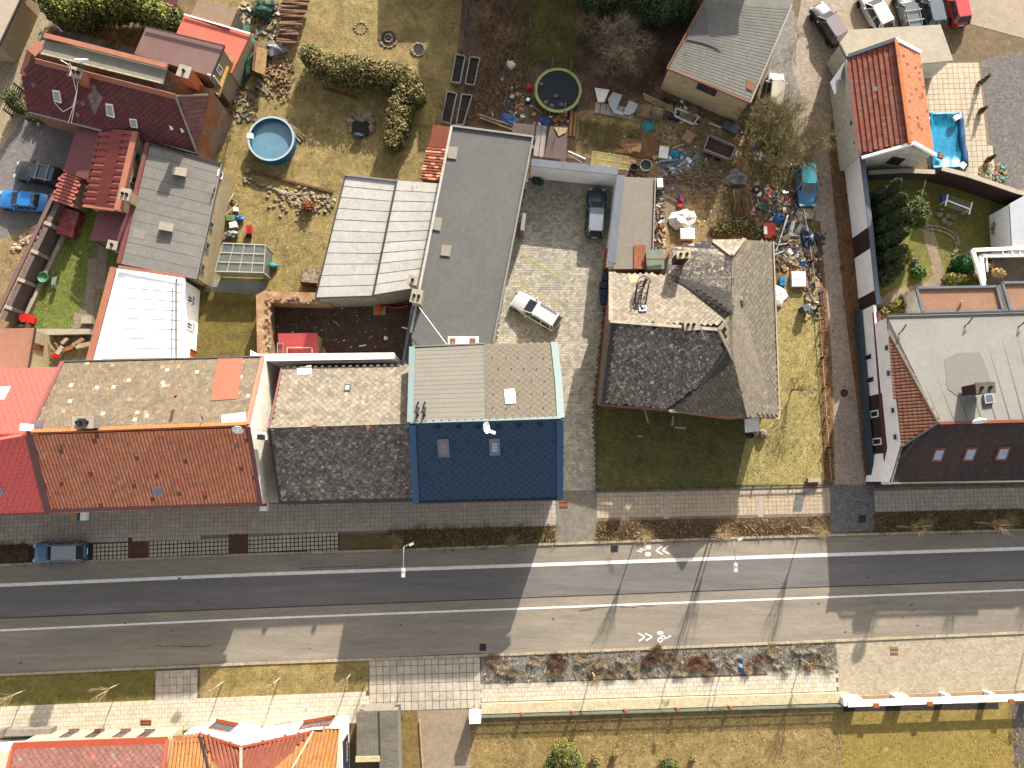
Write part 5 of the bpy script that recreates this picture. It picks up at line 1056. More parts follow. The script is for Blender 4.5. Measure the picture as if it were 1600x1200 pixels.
for i in range(npk):
    p=A+d*(i+.5)*Lf/npk-nn*.3+V((0,0,.6))
    if i<280: q=link('picket',pk_me,FN,loc=p-ORG[FN.name]); q.rotation_euler=(0,0,math.atan2(d.y,d.x))
    else: rest.box(p,(.055,.03,.75),math.atan2(d.y,d.x))
rest.build('pickets',M('fence_green',None),FN,kind='stuff')
for x in (815,893,975,1055,1137): p=P(x,1125-(x-800)*.0316-12,0); MB().box(p+V((0,0,.5)),(.2,.24,1.0),0).build('post',M('brick_post',C(170,96,74),grain=.15),FN)
# white street wall with piers
SWL=thing('white_street_wall','white garden wall with projecting piers and grey coping at bottom right','wall',P(1330,1095))
A=P(1313,1088); B2=P(1640,1076); d=(B2-A).normalized(); nn=V((-d.y,d.x,0))
MB().bar(A-nn*.15+V((0,0,.12)),B2-nn*.15+V((0,0,.12)),.35,.24).build('wall_base',M('brown_base',C(190,160,124),grain=.12),SWL)
for i in range(14):
    a=A+d*(.1+i*1.55)-nn*.3+V((0,0,1.2)); MB().bar(a,a+d*1.52,.5,.14).build('coping_slab',M('pale_coping',(.6,.58,.54),(.54,.52,.48),s=1,grain=.06,rnd=.04),SWL)
for x,w_ in ((1324,1.5),(1400,1.1),(1470,.4),(1538,.4),(1602,.4)): p=P(x,1089-(x-1330)*.035); MB().box(p+V((0,-.12,.56)),(w_,.62,1.12)).build('pier',whitewall,SWL)
for x in (1369,1453,1580): p=P(x,1102-(x-1369)*.03,1.3); MB().box(p,(.45,.35,.12)).build('brick_cap',orangewin,SWL)
sheet('painted_wall_shadow',[(1318,1103),(1560,1098),(1560,1108),(1318,1112)],soilbed,4)  # soil-coloured dark strip painted in as the cast shadow of the street wall
# left boundary wall with narrow roof
BW=thing('boundary_wall','long grey boundary wall with purple coping beside the left lawn','wall',P(60,400))
a,b=(108,318),(20,505)
A=P(*a);B2=P(*b); d=(B2-A).normalized(); nn=V((-d.y,d.x,0)); nn=-nn if nn.x<0 else nn
MB().slab([A,B2,B2+nn*.45,A+nn*.45],V((0,0,1.9))).build('wall_section',M('grey_block',C(140,122,112),C(120,104,98),C(170,150,130),s=.8,grain=.15),BW)
MB().bar(A-nn*.3+V((0,0,2.0)),B2-nn*.3+V((0,0,2.0)),.34,.16).build('coping',M('purple_coping',C(140,104,100),grain=.1),BW)
MB().bar(A+nn*.9+V((0,0,.15)),B2+nn*.9+V((0,0,.15)),.35,.3).build('plinth',concrete,BW)
for f in (.22,.45,.68,.9): MB().box(A.lerp(B2,f)+nn*.3+V((0,0,1.0)),(.7,.3,2.0),math.atan2(d.y,d.x)+1.57).build('pier',concrete,BW)
top(MB().slab(G([(60,516),(146,516),(146,524),(56,526)]),V((0,0,.7))),'low_wall','low concrete wall across the bottom of the left lawn','wall',concrete)
# street facing items
p=P(120,800); sg2=thing('projecting_sign','white and blue projecting sign boards under the clay roof eave','sign',V((p.x,p.y-.6,3)))
for i,(m,w_) in enumerate(((M('sign_beige',C(206,170,140)),.5),(bluep,.16),(whitemetal,.45))): MB().box(P(118+i*7,806,3.4),(w_,.7,.5)).build('board',m,sg2)
sg3=top(MB().box(P(413,791,3.6),(.55,.75,.7)),'projecting_sign','small red and white sign under the eave by the firewall','sign',whitemetal); MB().box(P(412,788,4.0),(.5,.3,.05)).build('red_panel',redp,sg3)
# off-frame houses north of the gardens (they cast the shade over the top of the picture)
for x0,x1,y0,y1,h,lb in ((762,1240,-340,-185,9.5,'tall terrace beyond the top edge that shades the scrub garden'),(631,757,-240,-109,4.1,'low house beyond the top edge that shades the upper lawn')):
    House('back_house',lb,'house',[[(x0,y0,h),(x1,y0,h),(x1,y1,h),(x0,y1,h)]],cream,greyfelt)
# ---------------------------------------------------------------- cars
random.seed(5)
def paint(key,c,**k): return M(key,C(*c),grain=0.03,rough=.28,spec=.6,**k)
carglass=M('car_glass',C(52,62,70),grain=.03,rough=.08,spec=.8); carblk=M('car_black_trim',C(32,32,34),grain=.05,rough=.5)
rimm=M('wheel_rim',C(180,180,178),grain=.03,rough=.35,metal=.5); lampw=M('headlight_glass',C(220,222,220),grain=.02,rough=.1); lampr=M('tail_light',C(170,20,18),grain=.02,rough=.15)
def car(label,cat,c0,head,L_,W_,Hh,body,kind='hatch',roofm=None,rails=False,group=None,glass=None,hoodm=None,crossbars=False):
    glass=glass or carglass
    p=P(*c0,.0); 
    root=thing('parked_'+('van' if cat=='van' else 'car'),label,cat,V((0,0,0)),group)
    w=W_/2; zb=Hh*.63
    st={'hatch':[(0,.80,.66),(.02,.90,.62*1.45/Hh+.28 if False else .78),(.07,.97,.86),(.2,1,.9),(.5,1,.9),(.66,1,.88),(.72,.99,.84),(.86,.96,.78),(.95,.9,.68),(.985,.8,.58),(1,.66,.46)],
        'sedan':[(0,.78,.62),(.02,.88,.8),(.06,.94,.9),(.18,1,.93),(.5,1,.92),(.66,1,.9),(.73,.99,.86),(.86,.96,.78),(.95,.9,.68),(.985,.8,.58),(1,.66,.46)]}['sedan' if kind=='sedan' else 'hatch']
    mb=MB(); rings=[]
    for f,fw,fz in st:
        x=-L_/2+f*L_; zt=zb*fz/.9; ww=w*fw
        rings.append([(x,-ww*.93,.24),(x,-ww,.42),(x,-ww,zt*.72),(x,-ww*.955,zt*.93),(x,-ww*.84,zt),(x,0,zt*1.02),(x,ww*.84,zt),(x,ww*.955,zt*.93),(x,ww,zt*.72),(x,ww,.42),(x,ww*.93,.24)])
    n=len(rings[0]); vs=[v for r in rings for v in r]; fs=[]
    for i in range(len(rings)-1):
        for j in range(n-1): fs.append((i*n+j,i*n+j+1,(i+1)*n+j+1,(i+1)*n+j))
    fs+=[tuple(range(n))[::-1],tuple((len(rings)-1)*n+j for j in range(n))]; mb.add(vs,fs)
    mb.build('body',body,root,smooth=True)
    xr,xf,tr,tf={'hatch':(.015,.72,.09,.55),'estate':(.012,.71,.07,.54),'sedan':(.16,.72,.27,.53),'van':(.01,.80,.04,.64),'suv':(.02,.70,.08,.54)}[kind]
    X=lambda f:-L_/2+f*L_
    z0=zb*.96; z1=Hh-.03; a=w*.94; b=w*.74
    low=[(X(xr),a*.82),(X(xr+.06),a),(X(xf-.12),a),(X(xf),a*.74)]; hi=[(X(tr),b*.86),(X(tr+.05),b),(X(tf-.05),b),(X(tf),b*.86)]
    lo=[(x,y,z0) for x,y in low]+[(x,-y,z0) for x,y in low[::-1]]; up=[(x,y,z1) for x,y in hi]+[(x,-y,z1) for x,y in hi[::-1]]
    g=MB(); g.add(lo+up,[(i,(i+1)%8,8+(i+1)%8,8+i) for i in range(8)]+[tuple(range(8,16))]); g.build('windows',glass,root)
    r=MB(); k=.985; up2=[(x*1.0,y*1.03,z1-.02) for x,y in hi]+[(x,-y*1.03,z1-.02) for x,y in hi[::-1]]; up3=[(x*.97+.0,y*.93,Hh+.02) for x,y in hi]+[(x*.97,-y*.93,Hh+.02) for x,y in hi[::-1]]
    r.add(up2+up3,[(i,(i+1)%8,8+(i+1)%8,8+i) for i in range(8)]+[tuple(range(8,16))])
    for s in (-1,1):     # pillars
        for (lx,ly),(hx,hy) in zip(low,hi): r.bar((lx,s*ly*1.0,z0),(hx,s*hy*1.01,z1),.07,.05)
        mx=X((tr+tf)/2); r.bar((mx,s*a*1.005,z0),(mx,s*b*1.01,z1),.09,.04)
    ro=r.build('roof',roofm or body,root)
    if rails or crossbars:
        q=MB()
        for s in (-1,1): q.bar((X(tr+.06),s*b*.92,Hh+.08),(X(tf-.06),s*b*.92,Hh+.08),.05,.05)
        q.build('roof_rail',galv if crossbars else carblk,ro)
    if crossbars:
        q=MB()
        for f in (.2,.42): q.bar((X(f),-w*.92,Hh+.13),(X(f),w*.92,Hh+.13),.09,.05)
        q.build('roof_rack',galv,ro)
    for sx in (-.32,.31):
        for s in (-1,1):
            wh=MB().lathe((sx*L_,s*(w-.09),.33),[(.02,-.1),(.33,-.1),(.34,0),(.33,.1),(.02,.1)],18,R=Matrix.Rotation(math.pi/2,3,'X')).build('wheel',rubber,root)
            MB().lathe((sx*L_,s*(w+.005),.33),[(.01,0),(.2,0.01),(.22,-.02)],12,R=Matrix.Rotation(math.pi/2,3,'X')).build('rim',rimm,wh)
    for s in (-1,1):
        MB().box((L_/2-.16,s*w*.66,.60*zb/.9),(.26,.3,.16),s*-.45).build('headlight',lampw,root)
        MB().box((-L_/2+.05,s*w*.76,.72*zb/.9),(.12,.22,.2),s*.3).build('tail_light',lampr,root)
        MB().box((X(xf-.1),s*(w+.09),zb*.98),(.14,.2,.13)).build('wing_mirror',body,root)
    MB().box((L_/2-.01,0,.42),(.08,W_*.62,.16)).build('grille',carblk,root)
    MB().box((-L_/2-.01,0,.5),(.04,.5,.12)).build('number_plate',whitemetal,root)
    root.location=(p.x,p.y,.02); a0,b0=P(*c0),P(c0[0]+head[0],c0[1]+head[1]); root.rotation_euler=(0,0,math.atan2(b0.y-a0.y,b0.x-a0.x))
    ORG[root.name]=V(root.location); return root
car('white estate car parked on the diagonal parking court bays','car',(837,488),(-66,-40),4.6,1.75,1.48,paint('white_car_paint',(246,244,238)),'estate',rails=True)
car('dark teal estate car parked against the white court wall','car',(930,336),(4,-80),4.5,1.75,1.46,paint('teal_car_paint',(26,70,84)),'estate',roofm=paint('teal_roof_paint',(150,156,168)))
car('blue people carrier parked on the north kerb of the street','car',(100,862),(-95,3),4.4,1.8,1.62,paint('steel_blue_paint',(52,112,156)),'hatch',roofm=paint('silver_roof',(176,180,186)),rails=True)
car('black car with roof rack beside the bright blue car','car',(67,276),(-80,-16),4.3,1.76,1.5,paint('black_car_paint',(34,44,50)),'hatch',roofm=paint('grey_roof_paint',(74,92,110)),crossbars=True)
car('bright blue saloon car on the left car park','car',(44,318),(-80,-8),4.5,1.74,1.4,paint('azure_paint',(20,140,220)),'sedan')
car('sky blue hatchback parked in the paved lane','car',(1256,292),(4,80),4.1,1.72,1.46,paint('sky_blue_paint',(58,140,190)),'hatch',roofm=paint('aqua_roof',(70,184,206)))
car('small pale van standing on the gravel verge under bare twigs','van',(1206,150),(6,-60),3.7,1.6,1.8,paint('beige_paint',(200,200,190)),'van',roofm=paint('cream_roof',(214,206,176)))
car('dark brown car with pinkish roof at the top of the lane','car',(1290,43),(-40,-62),4.3,1.76,1.5,paint('brown_paint',(56,46,42)),'hatch',roofm=paint('mauve_roof',(150,130,134)))
car('white van like hatchback in the top row of parked cars','car',(1362,24),(-34,-62),4.3,1.78,1.6,paint('white_car_paint',(0,0,0)),'hatch')
car('black estate car with roof rack in the top row','car',(1412,26),(-16,-70),4.4,1.76,1.5,paint('black_car_paint',(0,0,0)),'estate',roofm=paint('slate_roof',(96,108,116)),crossbars=True)
car('dark grey car between the rack car and the red car','car',(1450,18),(-16,-70),4.3,1.74,1.46,paint('grey_car_paint',(92,100,104)),'hatch',roofm=paint('slate_roof',(0,0,0)))
car('bright red hatchback at the right end of the top row','car',(1490,14),(-16,-70),3.9,1.68,1.42,paint('red_paint',(226,34,26)),'hatch')
# ---------------------------------------------------------------- pools, trampoline, greenhouse
def at(px,py,z=0): return P(px,py,z)
pc=P(429,225); PL=thing('round_pool','round blue above ground pool on the back lawn','pool',pc); pr=2.0
MB().lathe(pc,[(pr,0),(pr,1.15),(pr-.1,1.15),(pr-.1,.1)],48).build('pool_wall',poolblue,PL,smooth=False); MB().lathe(pc+V((0,0,1.13)),[(pr+.07,0),(pr+.07,.07),(pr-.1,.07),(pr-.1,0)],48).build('rim',M('pool_rim',C(200,214,216),grain=.03),PL)
MB().cyl(pc+V((0,0,.3)),pr-.11,.35,40).build('water',water_b,PL); MB().box(P(391,213,1.1),(.5,.45,.3)).build('skimmer',whitemetal,PL)
for i,(a,b) in enumerate((((436,186),(462,222)),((440,184),(466,218)),((434,181),(470,214)))): 
    top(MB().bar(P(a[0]+3,a[1],.3+.05*i),P(b[0]+8,b[1],.1+.03*i),.14,.05),'plank',['shortest','middle','longest'][i]+' loose plank lying beside the round pool','plank',woodpale)
# rectangular pool with blue tarpaulin
RP=thing('swimming_pool','rectangular pool under a rumpled cyan cover beside the orange garage','pool',P(1478,222))
mb=MB(); bx=G([(1450,182),(1496,180),(1506,262),(1455,264)]); 
n=16; vs=[];fs=[]
for j in range(n+1):
    for i in range(n+1):
        a=bx[0].lerp(bx[1],i/n).lerp(bx[3].lerp(bx[2],i/n),j/n); e=min(i,n-i,j,n-j)/n; z=.42-.35*min(e*5,1)+.05*math.sin(i*1.3+j*.7)+.03*math.sin(i*2.9-j*1.7)
        vs.append((a.x,a.y,max(z,.05)))
for j in range(n):
    for i in range(n): fs.append((j*(n+1)+i,j*(n+1)+i+1,(j+1)*(n+1)+i+1,(j+1)*(n+1)+i))
mb.add(vs,fs); mb.build('cover',tarpblue,RP,smooth=True)
for a,b,w_ in ((0,1,.5),(1,2,.75),(2,3,.5),(3,0,.35)): 
    q=MB(); q.tube([bx[a].lerp(bx[b],k/8)+V((random.uniform(-.05,.05),random.uniform(-.05,.05),.22+.05*math.sin(k*2.1))) for k in range(9)],w_*.42,7); q.build('rolled_edge',poolnavy if (a,b)==(1,2) else tarpblue,RP,smooth=True)
for i,(x,y) in enumerate(((1494,184),(1504,259),(1470,243))): MB().box(P(x,y,.6),(.55,.45,.25),.4*i+.5).build('weight',whitep if i<2 else wood,RP)
# trampoline
tc=P(871,148); TP=thing('trampoline','big round trampoline with lime green pad and bare net poles','trampoline',tc); tr_=2.12
MB().lathe(tc+V((0,0,.85)),[(tr_,0),(tr_+.02,.05),(tr_-.24,.07),(tr_-.24,.0)],40).build('edge_pad',limepad,TP); MB().lathe(tc+V((0,0,.84)),[(tr_-.24,.0),(.01,-.06)],40).build('jumping_mat',blacksoft,TP)
for k in range(8):
    a=k*math.pi/4+.25; q=tc+V((math.cos(a)*(tr_+.05),math.sin(a)*(tr_+.05),0)); MB().tube([q,q+V((0,0,2.7))],.035,6).build('net_pole',galv,TP)
for k in range(4):
    a=k*math.pi/2+.6; q=tc+V((math.cos(a)*tr_*.9,math.sin(a)*tr_*.9,0)); MB().tube([q,q+V((0,0,.85))],.04,6).build('leg',galv,TP)
for x,y in ((846,131),(852,160),(862,165),(877,163),(869,150)): MB().blob(P(x,y,.9),(.22,.18,.1)).build('wet_leaf_patch',M('mat_debris',C(120,120,120)),TP)
# greenhouse
GH=thing('greenhouse','white framed greenhouse with misty panes in the middle garden','greenhouse',P(370,420))
e0,e1,e2,e3=P(349,380,2.3),P(415,383,2.3),P(412,426,1.9),P(336,424,1.9)
gz=lambda p,z:V((p.x,p.y,z))
for i in range(4):
    for j in range(3):
        A=e0.lerp(e1,i/4).lerp(e3.lerp(e2,i/4),j/3); Bq=e0.lerp(e1,(i+1)/4).lerp(e3.lerp(e2,(i+1)/4),j/3); Cq=e0.lerp(e1,(i+1)/4).lerp(e3.lerp(e2,(i+1)/4),(j+1)/3); D=e0.lerp(e1,i/4).lerp(e3.lerp(e2,i/4),(j+1)/3)
        MB().slab([A,Bq,Cq,D],V((0,0,.02))).build('pane',glassg,GH)
fr=M('greenhouse_frame',C(226,222,206),grain=.04); mb=MB()
for i in range(5): mb.bar(e0.lerp(e1,i/4)+V((0,0,.04)),e3.lerp(e2,i/4)+V((0,0,.04)),.07,.06)
for j in range(4): mb.bar(e0.lerp(e3,j/3)+V((0,0,.04)),e1.lerp(e2,j/3)+V((0,0,.04)),.07,.06)
for p_ in (e0,e1,e2,e3): mb.bar(p_,gz(p_,0),.08)
mb.build('frame',fr,GH)
for a,b in ((e3,e2),(e2,e1)):
    for k in range(4 if a is e3 else 3):
        m=4 if a is e3 else 3; q0_,q1_=a.lerp(b,k/m),a.lerp(b,(k+1)/m); MB().slab([gz(q0_,.05),gz(q1_,.05),q1_,q0_],V((0,.02,0))).build('pane',glassg,GH)
MB().slab([P(322,448,1.1),P(424,453,1.1),P(420,462,0.3),P(318,456,.3)],V((0,0,.05))).build('lower_glazing',glassg,GH)
MB().slab(G([(330,436),(415,440),(410,455),(322,448)]),V((0,0,.04))).build('floor',M('greenhouse_floor',C(150,160,146),grain=.15),GH)
CF=thing('cold_frame','low cold frame of ten dirty yellow panes behind the court wall','cold frame',P(950,245))
c0,c1,c2,c3=P(926,236,.7),P(983,246,.7),P(983,265,.4),P(923,258,.4)
cg=M('dirty_pane',C(206,196,130),C(160,150,90),C(236,230,190),s=1.6,grain=.1,rough=.2,t3=.6)
for i in range(5):
    for j in range(2):
        f=lambda a,b:c0.lerp(c1,a).lerp(c3.lerp(c2,a),b); g=.012
        MB().slab([f(i/5+g,j/2+g),f((i+1)/5-g,j/2+g),f((i+1)/5-g,(j+1)/2-g),f(i/5+g,(j+1)/2-g)],V((0,0,.03))).build('pane',cg,CF)
mb=MB()
for i in range(6): mb.bar(c0.lerp(c1,i/5),c3.lerp(c2,i/5),.06,.08)
for j in range(3): mb.bar(c0.lerp(c3,j/2),c1.lerp(c2,j/2),.06,.08)
mb.build('frame',woodpale,CF)
# raised beds
for lb,q in (('north west raised bed with dark soil and pale boards',[(713,88),(727,91),(719,133),(705,131)]),('north east raised bed with dark soil beside the brown verge',[(735,92),(750,94),(741,136),(727,134)]),
             ('south west raised bed with dark soil above the flat roof',[(699,146),(714,149),(704,196),(690,192)]),('south east raised bed overgrown with brown stems',[(722,150),(738,152),(724,198),(713,197)])):
    p=G(q); bd=top(MB().slab(p,V((0,0,.28))),'raised_bed',lb,'raised bed',soilbed,group='raised garden beds')
    for a,b in zip(p,p[1:]+p[:1]): MB().bar(a+V((0,0,.22)),b+V((0,0,.22)),.09,.45).build('board',M('grey_board',C(196,186,172),grain=.12,rnd=.08),bd)
# stone rings on the lawn
def stones(name,label,cat,pts,r,mat=stone,group=None,z=0,j=.25,parent=None,part='stone'):
    rt=thing(name,label,cat,P(*pts[0]),group) if not parent else parent
    for x,y in pts: 
        s=r*random.uniform(.7,1.25); MB().blob(P(x,y,z)+V((0,0,s*.35)),(s,s*random.uniform(.7,1),s*.6),7,4,j).build(part,mat,rt)
    return rt
ringp=lambda cx,cy,rx,ry,n:[(cx+rx*math.cos(2*math.pi*i/n),cy+ry*math.sin(2*math.pi*i/n)) for i in range(n)]
struct(MB().slab([P(*q) for q in disc(607,61,11)],V((0,0,.03))),'flower_bed_soil',soilbed)
stones('stone_ring','double ring of stones around dark soil on the upper lawn','flower bed',ringp(607,61,13.5,13.5,26)+ringp(607,60,6,6,12)+[(607,60)],.13)
struct(MB().slab([P(*q) for q in disc(654,78,8)],V((0,0,.03))),'flower_bed_soil',soilbed)
stones('stone_ring','single smaller stone ring on the lawn near the hedge corner','flower bed',ringp(654,78,10,10,17),.15)
stones('stone_ring','loose stone ring with pale dead plants on the lit lawn','flower bed',ringp(564,44,10,9,12),.13)
FP=stones('fire_pit','square fireplace of rough stones on the shaded lawn','fireplace',[(550+random.uniform(0,32),178+random.uniform(0,12)) for _ in range(16)]+[(548,190+i*5) for i in range(4)]+[(581,190+i*5) for i in range(4)],.3)
MB().slab(G([(551,192),(579,190),(576,212),(552,214)]),V((0,0,.2))).build('ash_bed',soilbed,FP); MB().blob(P(560,212,.5),(.55,.3,.25)).build('dark_sack',M('blue_grey_sack',C(70,80,96)),FP)
# dry wall and rubble
pts=[(382+i*5.2+random.uniform(-1,1),278+i*2.0+random.uniform(-2,2)) for i in range(16)]+[(388,268),(384,284),(390,286)]
stones('dry_stone_wall','row of pale squared stones across the middle garden','wall',pts,.24)
pts=[(random.gauss(465,19),random.gauss(315,11)) for _ in range(95)]+[(random.uniform(495,522),random.uniform(305,332)) for _ in range(22)]
stones('stone_pile','spread heap of pale stones below the garden log edging','stones',pts,.17)
for a,b,lb in (((395,268),(520,300),'long log edging board above the stone heap'),((505,137),(558,153),'long reddish boards lying along the foot of the hedge')):
    o=top(MB().bar(P(*a,.15),P(*b,.15),.17,.14),'edging_log',lb,'log',woodbrown)
pts=[(random.gauss(0,1),random.gauss(0,1)) for _ in range(90)]
stones('rubble_pile','long heap of pale broken rubble beside the purple coped wall','rubble',[(48+a*13-b*2,368-a*10+b*6) for a,b in pts],.2,M('rubble_stone',C(232,206,170),C(206,150,110),s=2,rnd=.2,grain=.15,lo=.45,hi=.6))
# sheds and things by the left lawn
top(MB().slab([P(96,322,1.2),P(124,332,1.2),P(112,370,1.0),P(87,364,1.0)],V((0,0,-.9))),'covered_stack','stack under a wrinkled red tarpaulin at the top of the left lawn','stack',redp2)
wb=thing('water_butt','pale green plastic tub with grey shelf on the left lawn','tub',P(78,437)); MB().lathe(P(74,436),[(.35,0),(.48,.75),(.44,.75),(.38,.55),(.01,.5)],14).build('tub',greenp,wb); MB().slab([P(82,434,.7),P(90,432,.7),P(86,446,.7),P(80,444,.7)],V((0,0,.06))).build('shelf',galv,wb); MB().box(P(85,446,.35),(.08,.5,.7)).build('leg',galv,wb)
rb=thing('cart','red plastic hopper cart by the purple wall','cart',P(44,498)); mb=MB().slab([P(30,492,.9),P(42,489,.9),P(55,496,.9),P(53,506,.9),P(29,500,.9)],V((0,0,-.35))); mb.build('hopper',redp,rb)
for x in (34,50): MB().lathe(P(x,506,.25),[(.02,-.06),(.25,-.06),(.25,.06),(.02,.06)],12,R=Matrix.Rotation(1.57,3,'X')).build('wheel',rubber,rb)
for i,(x,y,w_,h_) in enumerate(((137,500,.9,.7),(131,540,1.2,.4),(108,545,.9,.35),(124,535,1.1,.35),(103,533,.7,.3),(95,548,.8,.4))):
    top(MB().box(P(x,y,.3),(w_,h_,.5),.2*i),'stone_block',['grey box on legs beside the slab path','flat stone slab below the low wall','rusty brown stone nearest the salmon roof','long brick slab under the low wall','small mossy stone near the wall end','pale stone with a red rag by the small window'][i],'stone',[concrete,stone,rustm,brickwall,stone,concrete][i])
sheet('stone_yard_paving',[(80,527),(146,525),(138,575),(60,578)],M('yard_stone',C(186,160,120),C(130,120,84),s=1.2,grain=.25,bump=.4),5)
top(MB().blob(P(87,556,.4),(.5,.25,.1)),'rag','bright red rag on the pale stones by the small window','rag',redp)
for a,b in (((71,530),(88,552)),((86,536),(93,548))): top(MB().bar(P(*a,.8),P(*b,.3),.16,.1),'board','loose pale board leaning near the salmon roofed house' if a[0]==71 else 'short grey board next to the red rag','board',woodpale)
# middle garden odds and ends
def boxit(name,label,cat,x,y,sx,sy,sz,rz,mat,z=0,lid=None,group=None):
    o=top(MB().box(P(x,y,z)+V((0,0,sz/2)),(sx,sy,sz),rz,taper=1.06),name,label,cat,mat,group)
    MB().box(P(x,y,z)+V((0,0,sz+.02)),(sx*1.02,sy*1.02,.04),rz).build('lid' if lid else 'rim',lid or mat,o)
    MB().box(P(x,y,z)+V((0,0,sz+.05)),(sx*.55,.05,.03),rz).build('handle',lid or mat,o); return o
boxit('crate','green crate beside blue sheeting in the middle garden','crate',363,343,.7,.5,.5,0,M('crate_green',C(110,150,80)))
top(MB().blob(P(374,341,.25),(.45,.3,.25)),'plastic_sheet','crumpled bright blue sheet by the green crate','sheet',bluep)
boxit('crate','white crate south of the green crate','crate',367,354,.6,.5,.55,.2,whitep)
top(MB().blob(P(361,366,.3),(.6,.4,.3),11,6,.3),'sack','crumpled pale grey sack near the greenhouse','sack',greytarp)
boxit('bucket','small white bucket standing above the green crate','bucket',370,329,.35,.35,.4,0,whitep)
rc=thing('wheelbarrow','small red garden cart on the lawn','wheelbarrow',P(390,361)); MB().box(P(390,359,.4),(.45,.65,.35),.05,taper=1.2).build('tray',redp,rc); MB().box(P(390,359,.56),(.32,.5,.06)).build('tray_floor',M('dark_red_inside',C(170,30,24)),rc)
for x in (387,392): MB().lathe(P(x,369,.18),[(.02,-.05),(.18,-.05),(.18,.05),(.02,.05)],10,R=Matrix.Rotation(1.57,3,'Y')).build('wheel',rubber,rc)
top(MB().blob(P(427,415,.3),(.4,.28,.3)),'plastic_bag','turquoise bag at the greenhouse corner','bag',turq)
HU=thing('hutch','small grey topped wooden hutch against the white panel shed','hutch',P(485,435)); MB().box(P(484,436,.6),(1.3,1.1,1.2),-.1).build('cabinet',woodbrown,HU); MB().box(P(485,431,1.28),(1.45,1.2,.1),-.1).build('lid',M('patchy_board',C(200,180,150),C(120,96,76),s=2.5,grain=.2,lo=.48,hi=.54),HU)
for i,(a,b) in enumerate((((353,303),(372,316)),((356,318),(366,302)),((348,340),(372,318)),((350,312),(362,328)))): top(MB().bar(P(*a,.3+i*.1),P(*b,.2),.14,.1),'timber',['upper crossed','pale crossed','longest leaning','short broken'][i]+' timber beside the grey panel roof','timber',woodpale)
# dirt yard
ob=boxit('tool_box','wooden box with orange hose coil in the dirt yard','box',594,486,1.0,.7,.35,0,woodpale); MB().blob(P(592,481,.5),(.3,.5,.2)).build('orange_tool',M('orange_plastic',C(232,96,30),grain=.05),ob)
pc=P(619,475,.15); top(MB().tube([pc+V((1.0*math.cos(a/20*2*math.pi),.32*math.sin(a/20*2*math.pi),0)) for a in range(20)],.07,6,closed=True),'hose_loop','orange hose loop lying in the dirt yard corner','hose',M('orange_hose',C(206,74,40),grain=.05))
for i,(a,b,m) in enumerate((((548,470),(570,471),galv),((585,460),(596,478),whitemetal),((628,511),(638,514),whitemetal),((521,501),(530,509),galv),((499,531),(526,532),wood),((561,541),(572,539),whitep))): top(MB().bar(P(*a,.1),P(*b,.1+.3*(i==1)),.1,.08),'pipe',['thin pipe under the north wall of the dirt yard','white rod leaning over the orange box','short white tube by the dark roof edge','small metal rod in the dark soil','weathered lath beside the pink shed','white scrap strip in the middle of the dark soil'][i],'pipe',m)
top(MB().blob(P(603,528,.15),(.2,.2,.18)),'ball','pale ball on the dark soil of the yard','ball',whitep)
top(MB().blob(P(503,550,.3),(.35,.5,.3)),'bucket_pile','orange and cream pots beside the pink shed','pots',M('mixed_pots',C(196,100,50),C(226,196,150),s=4,lo=.47,hi=.53))
# bins at the court
for i,(x,y) in enumerate(((945,437),(942,449),(942,461),(943,472))):
    b=boxit('waste_bin',['topmost','second','third','lowest'][i]+' dark blue waste bin in the row at the hipped house wall','bin',x,y,.62,.58,1.0,.05*i,navyp,lid=navyp,group='waste bins along the hipped house'); 
for i,(x,y,r) in enumerate(((838,282,.4),(845,285,.3),(957,410,.3))): top(MB().blob(P(x,y,.3),(r,r,.35)),'potted_plant',['dark bush in the court corner','small brown pot plant beside the corner bush','little plant by the wall end'][i],'plant',dkgreen)
top(MB().box(P(1271,750,.35),(1.1,.35,.5),.05),'concrete_box','pale oblong box at the garden edge by the lane','box',concrete)
for a,b in (((872,665),(882,692)),): top(MB().bar(P(*a,.035),P(*b,.035),.12,.01),'paint_streak','pale scratch line on the driveway beside the navy roof','mark',lightslab)
top(MB().blob(P(1192,678,.35),(.42,.5,.4)),'stone_block','tan boulder near the white canopy','stone',stone)
top(MB().lathe(P(1170,681),[(.25,0),(.28,.7),(.2,.7),(.18,.5),(.01,.5)],12),'dark_bucket','dark bucket under the white canopy','bucket',navyp)
# pots on the terrace
for i,(x,y,h) in enumerate(((1528,133,1.6),(1530,176,.7),(1541,252,.9))):
    pt=thing('potted_conifer',['tall green potted conifer on the terrace edge','small bare potted plant on the terrace','bushy potted conifer at the terrace bottom corner'][i],'potted plant',P(x,y)); MB().lathe(P(x,y),[(.18,0),(.28,.4),(.24,.4),(.2,.3),(.01,.3)],12).build('pot',rustm,pt)
    c=[V(P(x,y))+V((0,0,.5+k*h/5)) for k in range(5)]; npmesh('crown',leaves(c,[(.26-.03*k,.26-.03*k,.3) for k in range(5)],[120]*5,.06),4,[leafmd,twigm,leafmd][i],pt)
